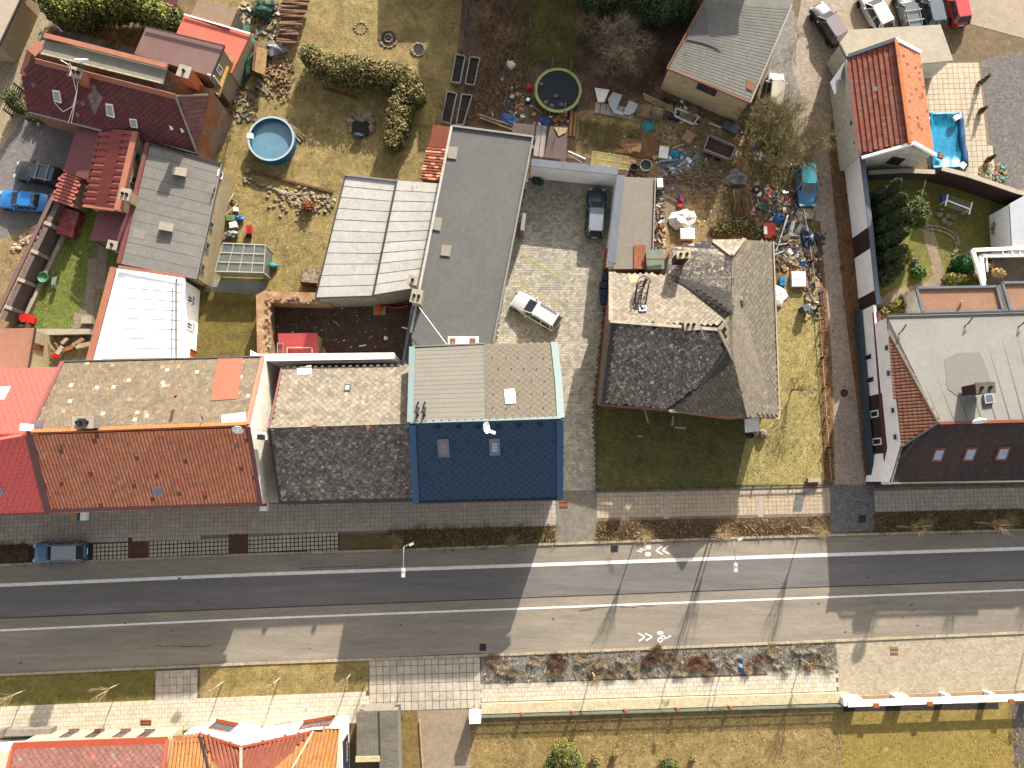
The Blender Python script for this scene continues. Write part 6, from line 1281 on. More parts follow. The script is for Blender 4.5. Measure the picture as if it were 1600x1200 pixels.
# ---------------------------------------------------------------- junk yard
random.seed(33)
TRL=thing('trailer','open grey two axle box trailer with brown floor in the junk yard','trailer',P(1128,232)); 
tq=[P(1108,211,.95),P(1150,229,.95),P(1141,249,.95),P(1100,233,.95)]
MB().slab([q+V((0,0,-.4)) for q in tq],V((0,0,.06))).build('floor',M('trailer_floor',C(110,74,66),C(90,62,56),s=2,grain=.2),TRL)
for a,b in zip(tq,tq[1:]+tq[:1]): MB().bar(a+V((0,0,-.2)),b+V((0,0,-.2)),.1,.5).build('side_panel',M('trailer_side',C(176,176,168),grain=.06,rough=.4),TRL)
for x,y in ((1110,240),(1122,247)): 
    w=MB().lathe(P(x,y,.3),[(.02,-.1),(.3,-.1),(.3,.1),(.02,.1)],14,R=Matrix.Rotation(1.2,3,'X')).build('wheel',rubber,TRL); MB().lathe(P(x,y+2,.32),[(.01,-.08),(.16,-.1)],10,R=Matrix.Rotation(1.2,3,'X')).build('rim',galv,w)
mb=MB(); 
for a in ((1150,231),(1142,247)): mb.bar(P(*a,.5),P(1160,248,.45),.08)
mb.bar(P(1143,240,.5),P(1160,248,.45),.07); mb.build('drawbar',galv,TRL)
def flat(name,label,cat,pts,z,mat,th=.05,n=1,piece='board'):
    """a sheet or a row of boards"""
    p=[P(x,y,z) for x,y in pts]
    if n==1: return top(MB().slab(p,V((0,0,th))),name,label,cat,mat)
    o=thing(name,label,cat,V((p[0].x,p[0].y,0)))
    for i in range(n):
        g=.06/n; a,b=i/n+g,(i+1)/n-g; MB().slab([p[0].lerp(p[1],a),p[0].lerp(p[1],b),p[3].lerp(p[2],b),p[3].lerp(p[2],a)],V((0,0,th))).build(piece,mat,o)
    return o
flat('board_pallet','row of grey boards lying under the white disc','boards',[(930,160),(992,170),(988,187),(928,176)],.1,M('grey_board2',C(196,182,164),grain=.15,rnd=.12),.05,7)
flat('cloth','crumpled beige tarpaulin beside the trampoline','tarpaulin',[(929,138),(952,141),(944,160),(934,160)],.25,whitep,.12)
dsc=thing('white_disc','large grey white disc with rectangular openings on the boards','disc',P(974,162)); c=P(974,162,.35)
MB().slab([P(*q,.35) for q in [(958,144),(972,149),(963,172),(952,165),(950,155)]],V((0,0,.06))).build('segment',M('disc_plastic',C(206,206,204),grain=.04,rough=.4),dsc); MB().slab([P(*q,.35) for q in [(983,157),(997,163),(992,175),(983,180),(974,178)]],V((0,0,.06))).build('segment',M('disc_plastic',None),dsc)
MB().slab([P(*q,.35) for q in [(952,165),(963,172),(974,176),(974,181),(960,177)]],V((0,0,.06))).build('segment',M('disc_plastic',None),dsc)
rk=thing('wooden_cabinet','open wooden cabinet with sagging shelves by the cream workshop','cabinet',P(1015,175)); MB().slab([P(1000,160,.8),P(1038,170,.8),P(1032,187,.3),P(996,180,.3)],V((0,0,-.25))).build('back_panel',woodpale,rk)
for a,b in (((1000,160),(996,180)),((1019,165),(1016,184)),((1038,170),(1032,187)),((1000,160),(1038,170)),((996,180),(1032,187))): MB().bar(P(*a,.9),P(*b,.45),.1,.35).build('shelf',wood,rk)
sl_=thing('bench','long slatted pale bench lying behind the cabinet','bench',P(1030,160))
for i in range(4): MB().bar(P(1005+i*.6,146+i*3,.5),P(1052+i*.6,168+i*3,.5),.09,.05).build('slat',woodpale,sl_)
pf=thing('plastic_trestle','white plastic slatted frame beside the workshop wall','trestle',P(1070,180)); q=[P(1056,169,.4),P(1092,183,.4),P(1083,194,.4),P(1054,181,.4)]
for a,b in zip(q,q[1:]+q[:1]): MB().bar(a,b,.14,.15).build('rail',whitep,pf)
for i in range(9): a=q[0].lerp(q[1],.25+i*.07); b=q[3].lerp(q[2],.25+i*.07); MB().bar(a,b,.05,.06).build('slat',whitep,pf)
items=[('tub','dark blue oval tub with black sack near the plastic frame','tub',1053,184,1.0,.6,.35,-.3,navyp),('crate','brown cardboard box lying tilted in the junk yard','box',1074,217,.9,1.0,.5,-.6,M('cardboard',C(206,160,124),grain=.1)),
 ('chair_seat','dirty white seat pad left of the blue bag','seat',1036,240,.8,1.1,.3,-.15,whitep),('desk','grey desk panel lying behind the trailer','desk',1140,202,1.4,.8,.5,-.45,M('desk_grey',C(110,114,120),grain=.05)),
 ('box','white box at the roof edge of the felt lean to','box',1029,290,.5,.8,.7,.05,whitep),('box','beige board box next to the white box','box',1017,291,.6,1.0,.6,.02,woodpale),
 ('crate','dark green crate by the stove flue heap','crate',1190,325,.7,.6,.3,-.7,M('dark_green',C(60,100,84))),('engine_hood','white and red machine hood beside the hipped roof','machine',1200,362,.9,1.1,.7,-.1,redp),
 ('machine','pale machine body with orange knob under the lean to wall','machine',1072,368,1.2,.9,.6,0,whitemetal),('crate','blue crate on the grass east of the hipped roof','crate',1221,441,.5,.7,.3,0,M('crate_blue',C(20,140,206))),
 ('planter','white trough with orange pots in the side garden','planter',1245,438,1.2,1.3,.45,.0,whitep),('board_stack','pale board bundle beside the flat roof top edge','boards',822,228,2.6,.25,.2,-.22,whitep),
 ('bin','grey lidded bin at the bottom of the junk yard','bin',1254,484,.6,.5,1.0,.5,M('grey_bin',C(110,122,136)))]
for nm,lb,ct,x,y,a,b,c,r,m in items: boxit(nm,lb,ct,x,y,a,b,c,r,m)
MB().box(P(1245,438,.44),(.95,1.05,.06)).build('soil',M('orange_pots',C(196,120,70),C(150,130,70),s=4,grain=.2),bpy.data.objects['planter'])
def pile(name,label,cat,x,y,r,h,mat,n=11,j=.3): return top(MB().blob(P(x,y,0)+V((0,0,h*.35)),(r[0],r[1],h),n,6,j),name,label,cat,mat)
for a in (('plastic_bag','turquoise crumpled sheet north of the rust heap','sheet',1014,196,(.6,.55),.3,turq),('plastic_bag','bright blue bag beside the white seat pad','bag',1054,244,(.5,.4),.35,tarpblue),
 ('tarpaulin_heap','shiny grey tarpaulin bundle near the trailer','tarpaulin',1148,279,(.95,.7),.6,greytarp),('silver_tarpaulin','silver tarpaulin bundle by the log stack','tarpaulin',430,80,(1.1,.75),.6,greytarp),
 ('white_sheeting','large white sheeting heap above the lean to wall','sheeting',1067,345,(1.1,.9),.6,whitep),('rubble_bag','white sack of cuttings beside the hipped roof','sack',1213,464,(.8,1.0),.45,whitep),
 ('tarpaulin_heap','dark navy heap by the fence line','heap',1261,373,(.55,1.0),.5,navyp),('cushion','pale round cushion leaning on the lane fence','cushion',1264,385,(.65,.7),.25,concrete),
 ('plastic_dome','grey half round cover at the top of the fence heap','cover',1256,335,(.8,.75),.3,concrete),('blue_sheet','blue and white sheet on the long boards','sheet',794,187,(.7,.55),.2,bluep),
 ('blue_cloth','blue cloth with a pink spot below the trampoline','cloth',852,191,(.5,.4),.2,bluep),('red_toy','red toy tractor body left of the trampoline','toy',827,138,(.35,.3),.35,redp),
 ('blue_sheet','blue toy paddling pool in the coloured heap','paddling pool',1216,342,(.55,.5),.3,bluep),('green_net','green garden net draped beside the coral roof','net',388,85,(.7,2.6),.8,dkgreen),
 ('green_net','green net bale near the top log stack','net',413,18,(1.0,.8),.8,dkgreen),('white_machine','white plastic chair heap by the green bottles','chair',798,103,(.45,.4),.5,whitep),
 ('compost_heap','rust brown compost patch in the junk yard','compost',998,230,(1.9,1.1),.25,litter_m),('tan_stump','broad grey tree stump near the trailer drawbar','stump',1186,247,(.6,.6),.35,M('stump_wood',C(170,154,132),grain=.2))): pile(*a)
BR=thing('water_barrel','round dark water barrel behind the court wall','barrel',P(1007,261)); MB().lathe(P(1007,263),[(.5,0),(.55,.8),(.48,.8),(.46,.55),(.01,.55)],20).build('barrel',galv,BR); MB().lathe(P(1007,263),[(.46,.6),(.01,.6)],20).build('water',M('green_water',C(34,52,34),rough=.1),BR)
BR2=thing('water_barrel','smaller black barrel beside the round water barrel','barrel',P(989,264)); MB().lathe(P(989,265),[(.32,0),(.36,.6),(.3,.6),(.28,.4),(.01,.4)],16).build('barrel',rubber,BR2)
ty=thing('wheel','loose grey wheel in the coloured heap','wheel',P(1182,296)); MB().lathe(P(1182,296,.15),[(.16,0),(.2,.16),(.36,.16),(.38,0)],16).build('tyre',rubber,ty); MB().lathe(P(1182,296,.15),[(.02,.1),(.16,.1)],12).build('rim',galv,ty)
ty=thing('wheel','loose wheel with white rim left of the trampoline','wheel',P(825,156)); MB().lathe(P(825,156,.15),[(.18,0),(.2,.14),(.3,.14),(.32,0)],16).build('tyre',rubber,ty); MB().lathe(P(825,156,.15),[(.02,.1),(.18,.12)],12).build('rim',whitemetal,ty)
pk_=thing('toy_car','pink ride on toy car with red back on the bare ground','toy car',P(1064,314)); MB().box(P(1064,311,.25),(.42,.75,.35),-.1,taper=.8).build('body',pinkp,pk_); MB().box(P(1064,310,.45),(.25,.4,.12),-.1).build('seat',M('purple_seat',C(110,40,110)),pk_); MB().box(P(1062,321,.2),(.4,.35,.3),-.1).build('rear',redp,pk_)
bt=thing('bathtub','orange and white boat shaped tub right of the dry grass','tub',P(1200,362))
MB().slab([P(1193,350,.7),P(1203,350,.7),P(1206,372,.7),P(1194,372,.7)],V((0,0,.1))).build('panel',M('orange_panel',C(214,84,40),grain=.08),bt); MB().box(P(1196,360,.85),(.3,.7,.05)).build('seat',whitep,bt)
# boards and long sticks, each lying where the photograph shows it
sticks=[((893,173),(891,212),.28,orangewood,'terracotta board below the trampoline','board'),((899,176),(897,213),.22,M('tan_board',C(176,130,96),grain=.1),'tan board right of the terracotta board','board'),((904,182),(901,218),.24,wood,'weathered grey board by the terracotta board','board'),
 ((866,190),(880,176),.35,M('ochre_board',C(190,140,60),grain=.1),'ochre plank end under the trampoline rim','plank'),((748,179),(800,196),.12,woodpale,'upper long pale lath above the flat roof','lath'),((750,184),(800,202),.14,woodpale,'lower long pale lath above the flat roof','lath'),((760,187),(790,192),.1,wood,'short dark lath between the pale laths','lath'),
 ((1231,336),(1211,398),.12,whitemetal,'long white ladder rail in the fence heap','ladder rail'),((1240,345),(1232,375),.35,M('white_gutter',C(220,220,216),grain=.05),'white gutter piece left of the grey gutter','gutter'),((1253,350),(1238,376),.35,metal,'grey gutter piece near the navy heap','gutter'),
 ((1210,398),(1225,392),.08,whitemetal,'lowest thin white rung by the hipped roof','rung'),((1212,392),(1222,368),.08,whitemetal,'thin white strut leaning on the ladder rail','strut'),((1214,383),(1238,379),.08,whitemetal,'thin white strut across the heap','strut'),
 ((1050,232),(1078,222),.14,galv,'grey pipe pointing at the cardboard box','pipe'),((1030,252),(1085,248),.2,metal,'flat grey sheet strip in the blue heap','strip'),((1050,258),(1083,240),.2,M('blue_grey_strip',C(120,134,156)),'blue grey strip in the middle heap','strip'),((1045,266),(1082,262),.16,metal,'lower grey strip of the middle heap','strip'),
 ((1040,276),(1078,272),.16,woodbrown,'brown plank below the blue heap','plank'),((1036,281),(1072,282),.12,wood,'thin plank below the brown plank','plank'),
 ((1256,417),(1262,450),.18,M('pink_board',C(196,130,150),grain=.1),'pinkish board along the lane fence','board'),((1262,450),(1268,468),.14,wood,'grey board below the pinkish board','board'),
 ((446,25),(440,50),.35,M('bamboo',C(170,150,70),grain=.1),'upright yellow green post by the log stack','post'),((404,125),(428,150),.12,galv,'upper thin pipe beside the firewood','pipe'),((400,134),(420,148),.1,galv,'lower thin pipe beside the firewood','pipe'),
 ((1108,192),(1128,200),.12,whitep,'white scrap tube behind the desk panel','tube'),((1152,217),(1166,228),.16,woodpale,'pale plank by the trailer front','plank'),((1180,222),(1176,232),.3,bluep,'blue scrap piece right of the trailer','scrap'),
 ((856,108),(846,130),.07,galv,'thin steel rod leaning on the trampoline','rod'),((832,165),(848,178),.06,galv,'thin rod on the ground left of the trampoline','rod'),((888,236),(915,248),.08,whitemetal,'white wire rack left of the cold frame','rack'),((888,242),(910,254),.1,metal,'lower wire rack left of the cold frame','rack')]
for a,b,w_,m,lb,nm in sticks: 
    o=top(MB().bar(P(*a,.3),P(*b,.12),w_,.07),nm.replace(' ','_'),lb,nm,m); MB().bar(P(a[0]+.4,a[1]+.4,.36),P(a[0]+(b[0]-a[0])*.5,a[1]+(b[1]-a[1])*.5,.28),w_*.5,.03).build('splinter',m,o)
# deck and low roofs south of the trampoline
flat('low_roof','dark brown felt roof patch right of the grey decking','roof',[(860,197),(888,198),(884,250),(850,246)],.9,M('dark_brown_felt',C(112,92,86),C(96,80,76),s=1,grain=.15),.08)
flat('decking','pale grey deck strip between two brown felt patches','decking',[(838,196),(855,197),(850,246),(833,243)],.6,M('deck_grey',C(176,166,158),grain=.08),.06,2)
flat('low_roof','brown felt roof patch touching the flat roof corner','roof',[(802,192),(836,196),(834,215),(800,207)],1.4,M('dark_brown_felt',None),.08)
flat('plywood_sheet','curved pale plywood offcut on the brown felt','plywood',[(866,199),(887,200),(884,207),(873,213)],1.05,woodpale,.03)
flat('sandstone_slabs','two pale squares on the grass near the white canopy','slabs',[(995,680),(1003,680),(1003,684),(995,683)],.05,concrete,.04,2)
# log stacks
lg=thing('log_stack','tall stack of long brown logs at the top of the back garden','log stack',P(455,30))
for i in range(24): 
    y=-6+i*3.1; a=P(441-i*.35+random.uniform(-2,2),y+random.uniform(-1,1),.5+random.random()*.7); b=P(484-i*.9+random.uniform(-2,2),y+2+random.uniform(-1,1),.5+random.random()*.7); MB().tube([a,b],random.uniform(.08,.14),7).build('log',M('log_wood',C(170,126,92),C(120,84,60),s=3,grain=.25,rnd=.25),lg)
fw2=thing('firewood_heap','loose heap of split firewood beside the round pool','firewood',P(435,115))
for i in range(150):
    x=random.gauss(437,12);y=random.gauss(115,16); p=P(x,y,.15+.5*math.exp(-((x-437)/12)**2-((y-115)/16)**2)*random.random()); d=V((random.gauss(0,1),random.gauss(0,1),random.gauss(0,.3))).normalized()*random.uniform(.12,.24); MB().bar(p-d,p+d,random.uniform(.07,.14),random.uniform(.06,.12)).build('log',M('split_wood',C(206,168,120),C(140,104,74),s=3,grain=.2,rnd=.3),fw2)
ws=thing('wood_shelter','narrow covered wood stack with tan top next to the firewood heap','wood stack',P(410,105)); MB().slab([P(402,73,1.3),P(418,78,1.3),P(414,118,1.3),P(398,112,1.3)],V((0,0,.1))).build('cover',M('tan_cover',C(206,164,100),C(150,116,76),s=1.5,grain=.2),ws); MB().slab(G([(404,80),(420,85),(414,126),(400,120)]),V((0,0,1.25))).build('stack',woodbrown,ws)
bs=thing('brushwood_pile','tangled pile of pale branches in the junk yard','brushwood',P(1098,275)); mb=MB()
for i in range(230):
    x=random.gauss(1095,14);y=random.gauss(276,12); p=P(x,y,random.uniform(.05,.6)); a=random.gauss(.3,.7); L_=random.uniform(.3,1.3); d=V((math.cos(a),-math.sin(a),random.gauss(0,.1)))*L_/2; mb.tube([p-d,p+V((random.gauss(0,.1),random.gauss(0,.1),.05)),p+d],random.uniform(.015,.04),4)
mb.build('branches',M('pale_branch',C(206,184,150),C(160,136,106),s=3,grain=.2,rnd=.2),bs,kind='stuff')
gs=thing('reed_bundle','tall bundle of long dry stems standing by the coloured heap','reeds',P(1160,320)); mb=MB()
for i in range(150):
    x=random.uniform(1145,1172); p=P(x,random.uniform(295,300),random.uniform(.4,1.2)); q=P(x+random.gauss(2,3),random.uniform(325,348),.05); mb.tube([p,(p+q)/2+V((random.gauss(0,.1),0,.15)),q],random.uniform(.02,.045),4)
mb.build('stems',M('dry_stem',C(190,164,120),C(130,104,72),s=3,grain=.2,rnd=.3),gs,kind='stuff')
# fine debris
def debris(name,label,area,n,mats,smin,smax,weights=None,z=0.0,gauss=None,cat='debris'):
    mb=MB()
    for i in range(n):
        if gauss: x,y=random.gauss(gauss[0],gauss[2]),random.gauss(gauss[1],gauss[3])
        else: x,y=random.uniform(area[0],area[2]),random.uniform(area[1],area[3])
        s=random.uniform(smin,smax); mb.box(P(x,y,z)+V((0,0,s*.2)),(s,s*random.uniform(.15,.9),s*random.uniform(.05,.4)),R=Matrix.Rotation(random.uniform(0,6.3),3,'Z')@Matrix.Rotation(random.gauss(0,.35),3,'X'),mi=random.choices(range(len(mats)),weights)[0])
    return mb.build(name,mats,None,kind='stuff',label=label,category=cat)
mix_=[wood,woodpale,whitep,galv,bluep,redp,darkmetal,dkgreen,rustm,navyp]; W1=[7,6,3,3,.5,.4,6,.7,4,1]
debris('scrap_heap','dense heap of coloured scrap and toys beside the hipped roof',None,900,mix_,.08,.55,[7,6,4,3,1.2,1.1,8,1.6,5,1.8],gauss=(1207,325,17,20))
debris('scrap_heap','blue and grey scrap heap in the middle of the junk yard',None,420,[metal,galv,M('slate_blue',C(110,124,150)),whitep,woodpale,bluep],.1,.6,[5,4,4,3,3,1.5],gauss=(1062,255,13,9))
debris('scrap_heap','dark scrap heap along the fence above the white trough',None,600,mix_,.08,.6,[7,5,2,2,.4,.3,10,.8,3,2],gauss=(1238,385,17,16))
debris('scrap_strip','line of small junk along the felt lean to edge',(1022,282,1038,395),170,mix_,.1,.45,W1)
debris('rust_litter','rust coloured litter and bark around the compost',None,520,[litter_m,rustm,woodbrown,woodpale,darkmetal],.04,.2,[5,4,4,2,2],gauss=(1000,232,26,15))
debris('yard_litter','scattered wood chips and rubbish over the junk yard ground',(960,200,1250,370),2600,[woodpale,wood,whitep,darkmetal,rustm],.03,.18,[6,5,1.5,3,3])
debris('scrap_heap','green bottles and toys left of the trampoline',None,170,[dkgreen,darkmetal,whitep,woodpale,navyp,redp],.08,.4,[4,5,3,4,3,.6],gauss=(800,155,14,13))
debris('scrap_strip','dark odds and ends under the trampoline edge',(800,175,900,196),130,mix_,.08,.35,W1)
debris('tool_clutter','clutter of posts and pallets behind the coral roof',(368,5,440,60),190,[wood,woodpale,darkmetal,dkgreen,galv],.12,.6,[5,4,5,2,2])
debris('tool_clutter','dark clutter between the burgundy house and the pool lawn',(352,135,402,190),200,[wood,darkmetal,woodbrown,galv,stone],.08,.4)
debris('yard_litter','pale crumbs of plaster scattered over the dirt yard',(432,470,632,562),260,[whitep,woodpale,stone,darkmetal],.03,.14,[3,3,3,6])
debris('garden_litter','pale twigs and stones on the middle garden soil',(335,285,530,445),500,[woodpale,wood,stone],.03,.12)
debris('fallen_leaves','dead leaves and dirt spots scattered on the paved lane',(1262,40,1362,757),650,[darkmetal,blader,woodbrown],.03,.13,[4,5,3])
debris('side_clutter','boards and buckets along the lane fence by the side garden',(1256,400,1282,500),150,[wood,darkmetal,woodpale,whitep],.1,.5,[6,6,3,2])
debris('scrap_strip','small things along the foot of the workshop wall',(1036,150,1100,195),90,[darkmetal,wood,whitep],.08,.4)
debris('terrace_plants','dry stems and toys at the bottom terrace corner',(1530,258,1572,285),110,[leafyl,turq,woodpale,rustm],.1,.4)
# lane fence, small fences
def fence(name,label,pts,h,mat,step=1.6,n=3,slat=None):
    f=thing(name,label,'fence',P(*pts[0])); q=[P(*p) for p in pts]
    for a,b in zip(q,q[1:]):
        L_=(b-a).length; k=max(1,int(L_/step))
        for i in range(k+1): c=a.lerp(b,i/k); MB().bar(c,c+V((0,0,h)),.1).build('post',mat,f)
        for i in range(n): MB().bar(a+V((0,0,h*(i+.6)/n)),b+V((0,0,h*(i+.6)/n)),.05,.07).build('rail',mat,f)
    return f
fence('lane_fence','rusty wire and board fence between the junk yard and the lane',[(1252,325),(1262,380),(1266,410),(1276,480),(1282,560),(1292,700),(1296,752)],.8,woodpale,2.2,1)
fence('garden_fence','low dark fence along the street edge of the front garden',[(934,766),(1120,762),(1290,757)],.5,darkmetal,1.4,2)
fence('court_fence','thin fence between the driveway and the front garden',[(931,632),(931,765)],.6,darkmetal,1.5,2)
fence('garden_fence','dark fence between the upper lawn and the scrub garden',[(737,-10),(722,88)],1.0,darkmetal,1.6,2)
fence('trellis','dark trellis between the cobbled street and the burgundy house',[(36,142),(28,162),(20,182)],1.5,darkmetal,.5,5)
gt=thing('slatted_gate','red slatted gate at the corner of the cobbled street','gate',P(86,46))
for i in range(6): MB().bar(P(80+i*2.2,42+i*1.8,1.2),P(76+i*2.7,52+i*.6,.4),.1,.05).build('slat',M('gate_red',C(160,50,44)),gt)
MB().bar(P(83,36,1.4),P(97,49,1.4),.12,.1).build('top_rail',whitep,gt)
rf=thing('clothes_frame','folding white clothes airer with dark lines on the shaded grass','airer',P(1497,320))
for a,b in (((1481,304),(1477,322)),((1519,316),(1514,335)),((1479,313),(1516,327))): MB().bar(P(*a,1.3),P(*b,1.3),.1,.06).build('frame_bar',whitemetal,rf)
for i in range(6): MB().bar(P(1481-i*.8,305+i*3,1.3),P(1519-i*1,318+i*3,1.3),.03).build('line',galv,rf)
for a in ((1479,313),(1516,327)): p=P(*a,1.3); MB().bar(p,V((p.x,p.y,0)),.08).build('leg',whitemetal,rf)
MB().box(P(1475,310,.8),(.5,.6,.3)).build('peg_bag',bluep,rf)
stones('stone_edging','curved edging of pale stones around the garden lawn','edging',[(1463+34*math.sin(t),372-18*math.cos(t)+t*6) for t in [i*.11 for i in range(-6,22)]]+[(1463+31*math.sin(t),375-15*math.cos(t)+t*6) for t in [i*.12 for i in range(-4,18)]],.16)
stones('stepping_stones','grey stepping stones by the clothes airer','stones',[(1470,328),(1480,338),(1488,340),(1474,345),(1482,350),(1466,336)],.32)
pw=G([(1472,305),(1476,300),(1578,346),(1574,350)])
# street lamps
def lamp(label,bx,by,hgt=7.6,arm=(1,-22)):
    b=P(bx,by); r=thing('street_lamp',label,'street lamp',b,'street lamps on the north kerb')
    t=P(0,0,0); topp=b+V((0,0,hgt)); MB().tube([b,b+V((0,0,1.5)),topp],[.09,.08,.05],8).build('pole',galv,r)
    e=topp+V((.02,-1.5,.25)); MB().tube([topp,topp+V((0,-.4,.2)),e],[.05,.04,.04],7).build('arm',galv,r)
    MB().lathe(e+V((0,-.25,0)),[(.02,.1),(.16,.06),(.18,0),(.14,-.06),(.02,-.08)],12).build('lamp_head',M('lamp_white',C(226,220,208),grain=.03,rough=.4),r); MB().box(e+V((0,-.38,0)),(.28,.7,.1)).build('lamp_head',M('lamp_white',None),r)
    MB().tube([topp+V((0,.0,-.4)),topp+V((.4,.15,-.2))],.04,6).build('side_arm',galv,r); MB().box(topp+V((.55,.2,-.2)),(.35,.18,.1),.4).build('side_lamp',M('lamp_white',None),r)
lamp('street lamp reaching over the road beside the brown planting west of the driveway',647,845,7.4)
lamp('street lamp reaching over the road by the dry planting east of the bicycle marks',1109,838,7.4)
lamp('street lamp outside the right edge whose pole shadow crosses the rose pavers',1648,825,7.4)
bs_=thing('road_sign','blue and white road sign seen edge on above the gravel bed','road sign',P(1128,1030)); 
for x in (1124,1132): MB().tube([P(x,1031),P(x,1031)+V((0,0,2.9))],.04,6).build('post',galv,bs_)
MB().slab([P(1151,1028,3.0),P(1160,1031,3.0),P(1163,1053,2.4),P(1154,1050,2.4)],V((0,0,.04))).build('panel',bluep,bs_); MB().slab([P(1153,1036,2.86),P(1160,1038,2.86),P(1161,1044,2.72),P(1155,1042,2.72)],V((0,0,.03))).build('symbol',whitemetal,bs_)
# ---------------------------------------------------------------- vegetation
random.seed(77)
def shrub(name,label,cat,pts,mat,size,trunk=None,shell=.5,flat=.3,extra=None,group=None):
    """pts: (px,py,z,rx,ry,rz,n) ellipsoids of leaves"""
    cen=[P(a[0],a[1],a[2]) for a in pts]; base=V((cen[0].x,cen[0].y,0)); o=thing(name,label,cat,base,group)
    npmesh('crown',leaves([tuple(c) for c in cen],[(a[3],a[4],a[5]) for a in pts],[a[6] for a in pts],size,shell,flat),4,mat,o)
    if extra: npmesh('leaf_tips',leaves([tuple(c+V((0,.0,a[5]*.25))) for c,a in zip(cen,pts)],[(a[3]*.98,a[4]*.98,a[5]) for a in pts],[int(a[6]*extra[1]) for a in pts],size*.9,.8,flat),4,extra[0],o)
    mb=MB()
    for c in cen[::max(1,len(cen)//6)]: mb.tube([V((c.x,c.y,0)),c],[.08,.03],5)
    mb.build('trunk',trunk or twigdk,o); return o
# big L shaped hedge
hp=[]
for (x,y,r) in ((486,86,.95),(503,100,1.15),(522,106,1.3),(542,108,1.35),(562,112,1.3),(580,112,1.3),(598,116,1.3),(615,118,1.3),(632,124,1.25),(646,132,1.1),(650,150,.9)):
    hp.append((x,y+3,1.4,r*random.uniform(.85,1.1),r*random.uniform(.85,1.1),1.5,1700)); hp.append((x+random.uniform(-9,9),y+random.uniform(-9,9),2.1,r*.5,r*.5,.75,420))
for (x,y,r) in ((634,152,1.05),(628,170,1.15),(624,188,1.2),(620,205,1.15),(616,222,1.0)): hp.append((x,y,1.4,r*random.uniform(.85,1.1),r*random.uniform(.85,1.1),1.5,1600)); hp.append((x+random.uniform(-9,9),y+random.uniform(-7,7),2.1,r*.5,r*.5,.75,420))
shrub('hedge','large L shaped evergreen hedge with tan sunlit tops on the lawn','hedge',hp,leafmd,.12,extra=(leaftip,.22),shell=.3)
top(MB().box(P(560,118,.7),(8.2,1.3,1.5),-.1),'hedge_core','dark inner branches of the long hedge arm','hedge',leafdk) if False else None
# conifer hedge top left
hp=[(78+i*14.5,[-8,14,24,26,22,12,8,14,10,8,14,22,30,36][i],[2.4,2.2,1.8,1.6,1.6,2,2.2,2.2,2.3,2.3,2.1,1.9,1.7,1.5][i],1.35,1.25,1.9,2200) for i in range(14)]
shrub('conifer_hedge','dark conifer hedge with yellow green tips at the top left','hedge',hp,leafdk,.14,extra=(M('yellowish_tip',C(150,156,50),grain=.2,rnd=.3),.22))
shrub('shrub','small green shrubs in the planting bed of the corner building','shrub',[(50,5,.4,.6,.6,.5,500),(42,18,.4,.5,.6,.45,450),(33,32,.4,.5,.5,.4,400)],leaffresh,.09)
shrub('shrub','little conifers at the foot of the burgundy slate roof','shrub',[(20,156,1.2,.4,.9,1.2,900),(30,168,.7,.5,.5,.7,500),(50,184,.5,.6,.4,.5,400),(66,186,.5,.6,.4,.5,400)],leafdk,.1,extra=(leafmd,.3))
# right garden conifers, each a thing
for i,(bx,by,h,r,lb) in enumerate(((1356,322,6.6,.85,'northernmost tall dark conifer of the garden row'),(1360,345,6.8,.9,'second tall dark conifer of the garden row'),(1362,368,7.0,.95,'third tall dark conifer of the garden row'),
     (1364,392,6.6,.95,'fourth tall dark conifer of the garden row, leaning wide'),(1366,415,6.2,.9,'fifth conifer of the garden row beside the blue spruce'),(1370,437,5.0,.95,'lowest conifer of the garden row above the curved path'))):
    b=P(bx,by); o=thing('conifer_tree',lb,'conifer',b,'row of tall conifers along the lane wall'); n=9
    cen=[(b.x+random.gauss(0,.06),b.y+random.gauss(0,.06),.5+k*(h-.7)/n) for k in range(n)]; rad=[(r*(1-.78*(k/n)**1.6),)*2+(h/n*.85,) for k in range(n)]
    npmesh('crown',leaves(cen,rad,[1500]*n,.14,.6),4,leafdk,o); npmesh('crown_tips',leaves([cen[-1],cen[-2],cen[-3]],[tuple(q*1.05 for q in rad[-k]) for k in (1,2,3)],[150,120,90],.1,.9),4,leafmd,o); MB().tube([b,b+V((0,0,h*.9))],[.14,.04],7).build('trunk',twigdk,o)
shrub('round_tree','round bright green tree at the garden path','tree',[(1424,334,2.6,1.35,1.35,1.3,4200),(1432,326,3.1,.9,.9,.8,1600),(1414,342,2.2,.9,.9,.8,1600),(1439,305,3.0,.4,.4,.4,400)],leaffresh,.13,extra=(leafmd,.5))
shrub('blue_spruce','small blue grey spruce by the curved path','spruce',[(1392,425,.9,.75,.75,.9,1100),(1400,415,.8,.5,.5,.6,500)],leafblue,.09)
shrub('yellow_shrub','golden shrub beside the blue spruce','shrub',[(1414,402,.8,.75,.7,.7,1100)],leafyl,.1)
shrub('pampas_tuft','small fresh green tuft inside the path curve','shrub',[(1436,426,.4,.65,.65,.4,800)],leaffresh,.12); shrub('blue_tuft','tiny blue green tuft above the fresh green tuft','shrub',[(1429,408,.3,.35,.3,.3,250)],leafblue,.08)
shrub('topiary_shrub','round dark green shrub near the small lean to','shrub',[(1505,415,1.0,1.05,1.0,1.1,3000)],M('bright_evergreen',C(50,110,36),grain=.2,rnd=.4),.11)
shrub('clipped_hedge','low clipped hedge above the brown flat roof','hedge',[(1487,437,.9,.8,.55,.8,1300),(1500,437,.9,.7,.5,.8,1000)],leaffresh,.1,extra=(leafyl,.3))
shrub('clipped_hedge','diagonal clipped hedge reaching the terrace frame','hedge',[(1515+i*7,432-i*3.2,1.0,.6,.5,.9,900) for i in range(5)],leafmd,.1,extra=(leafor,.15))
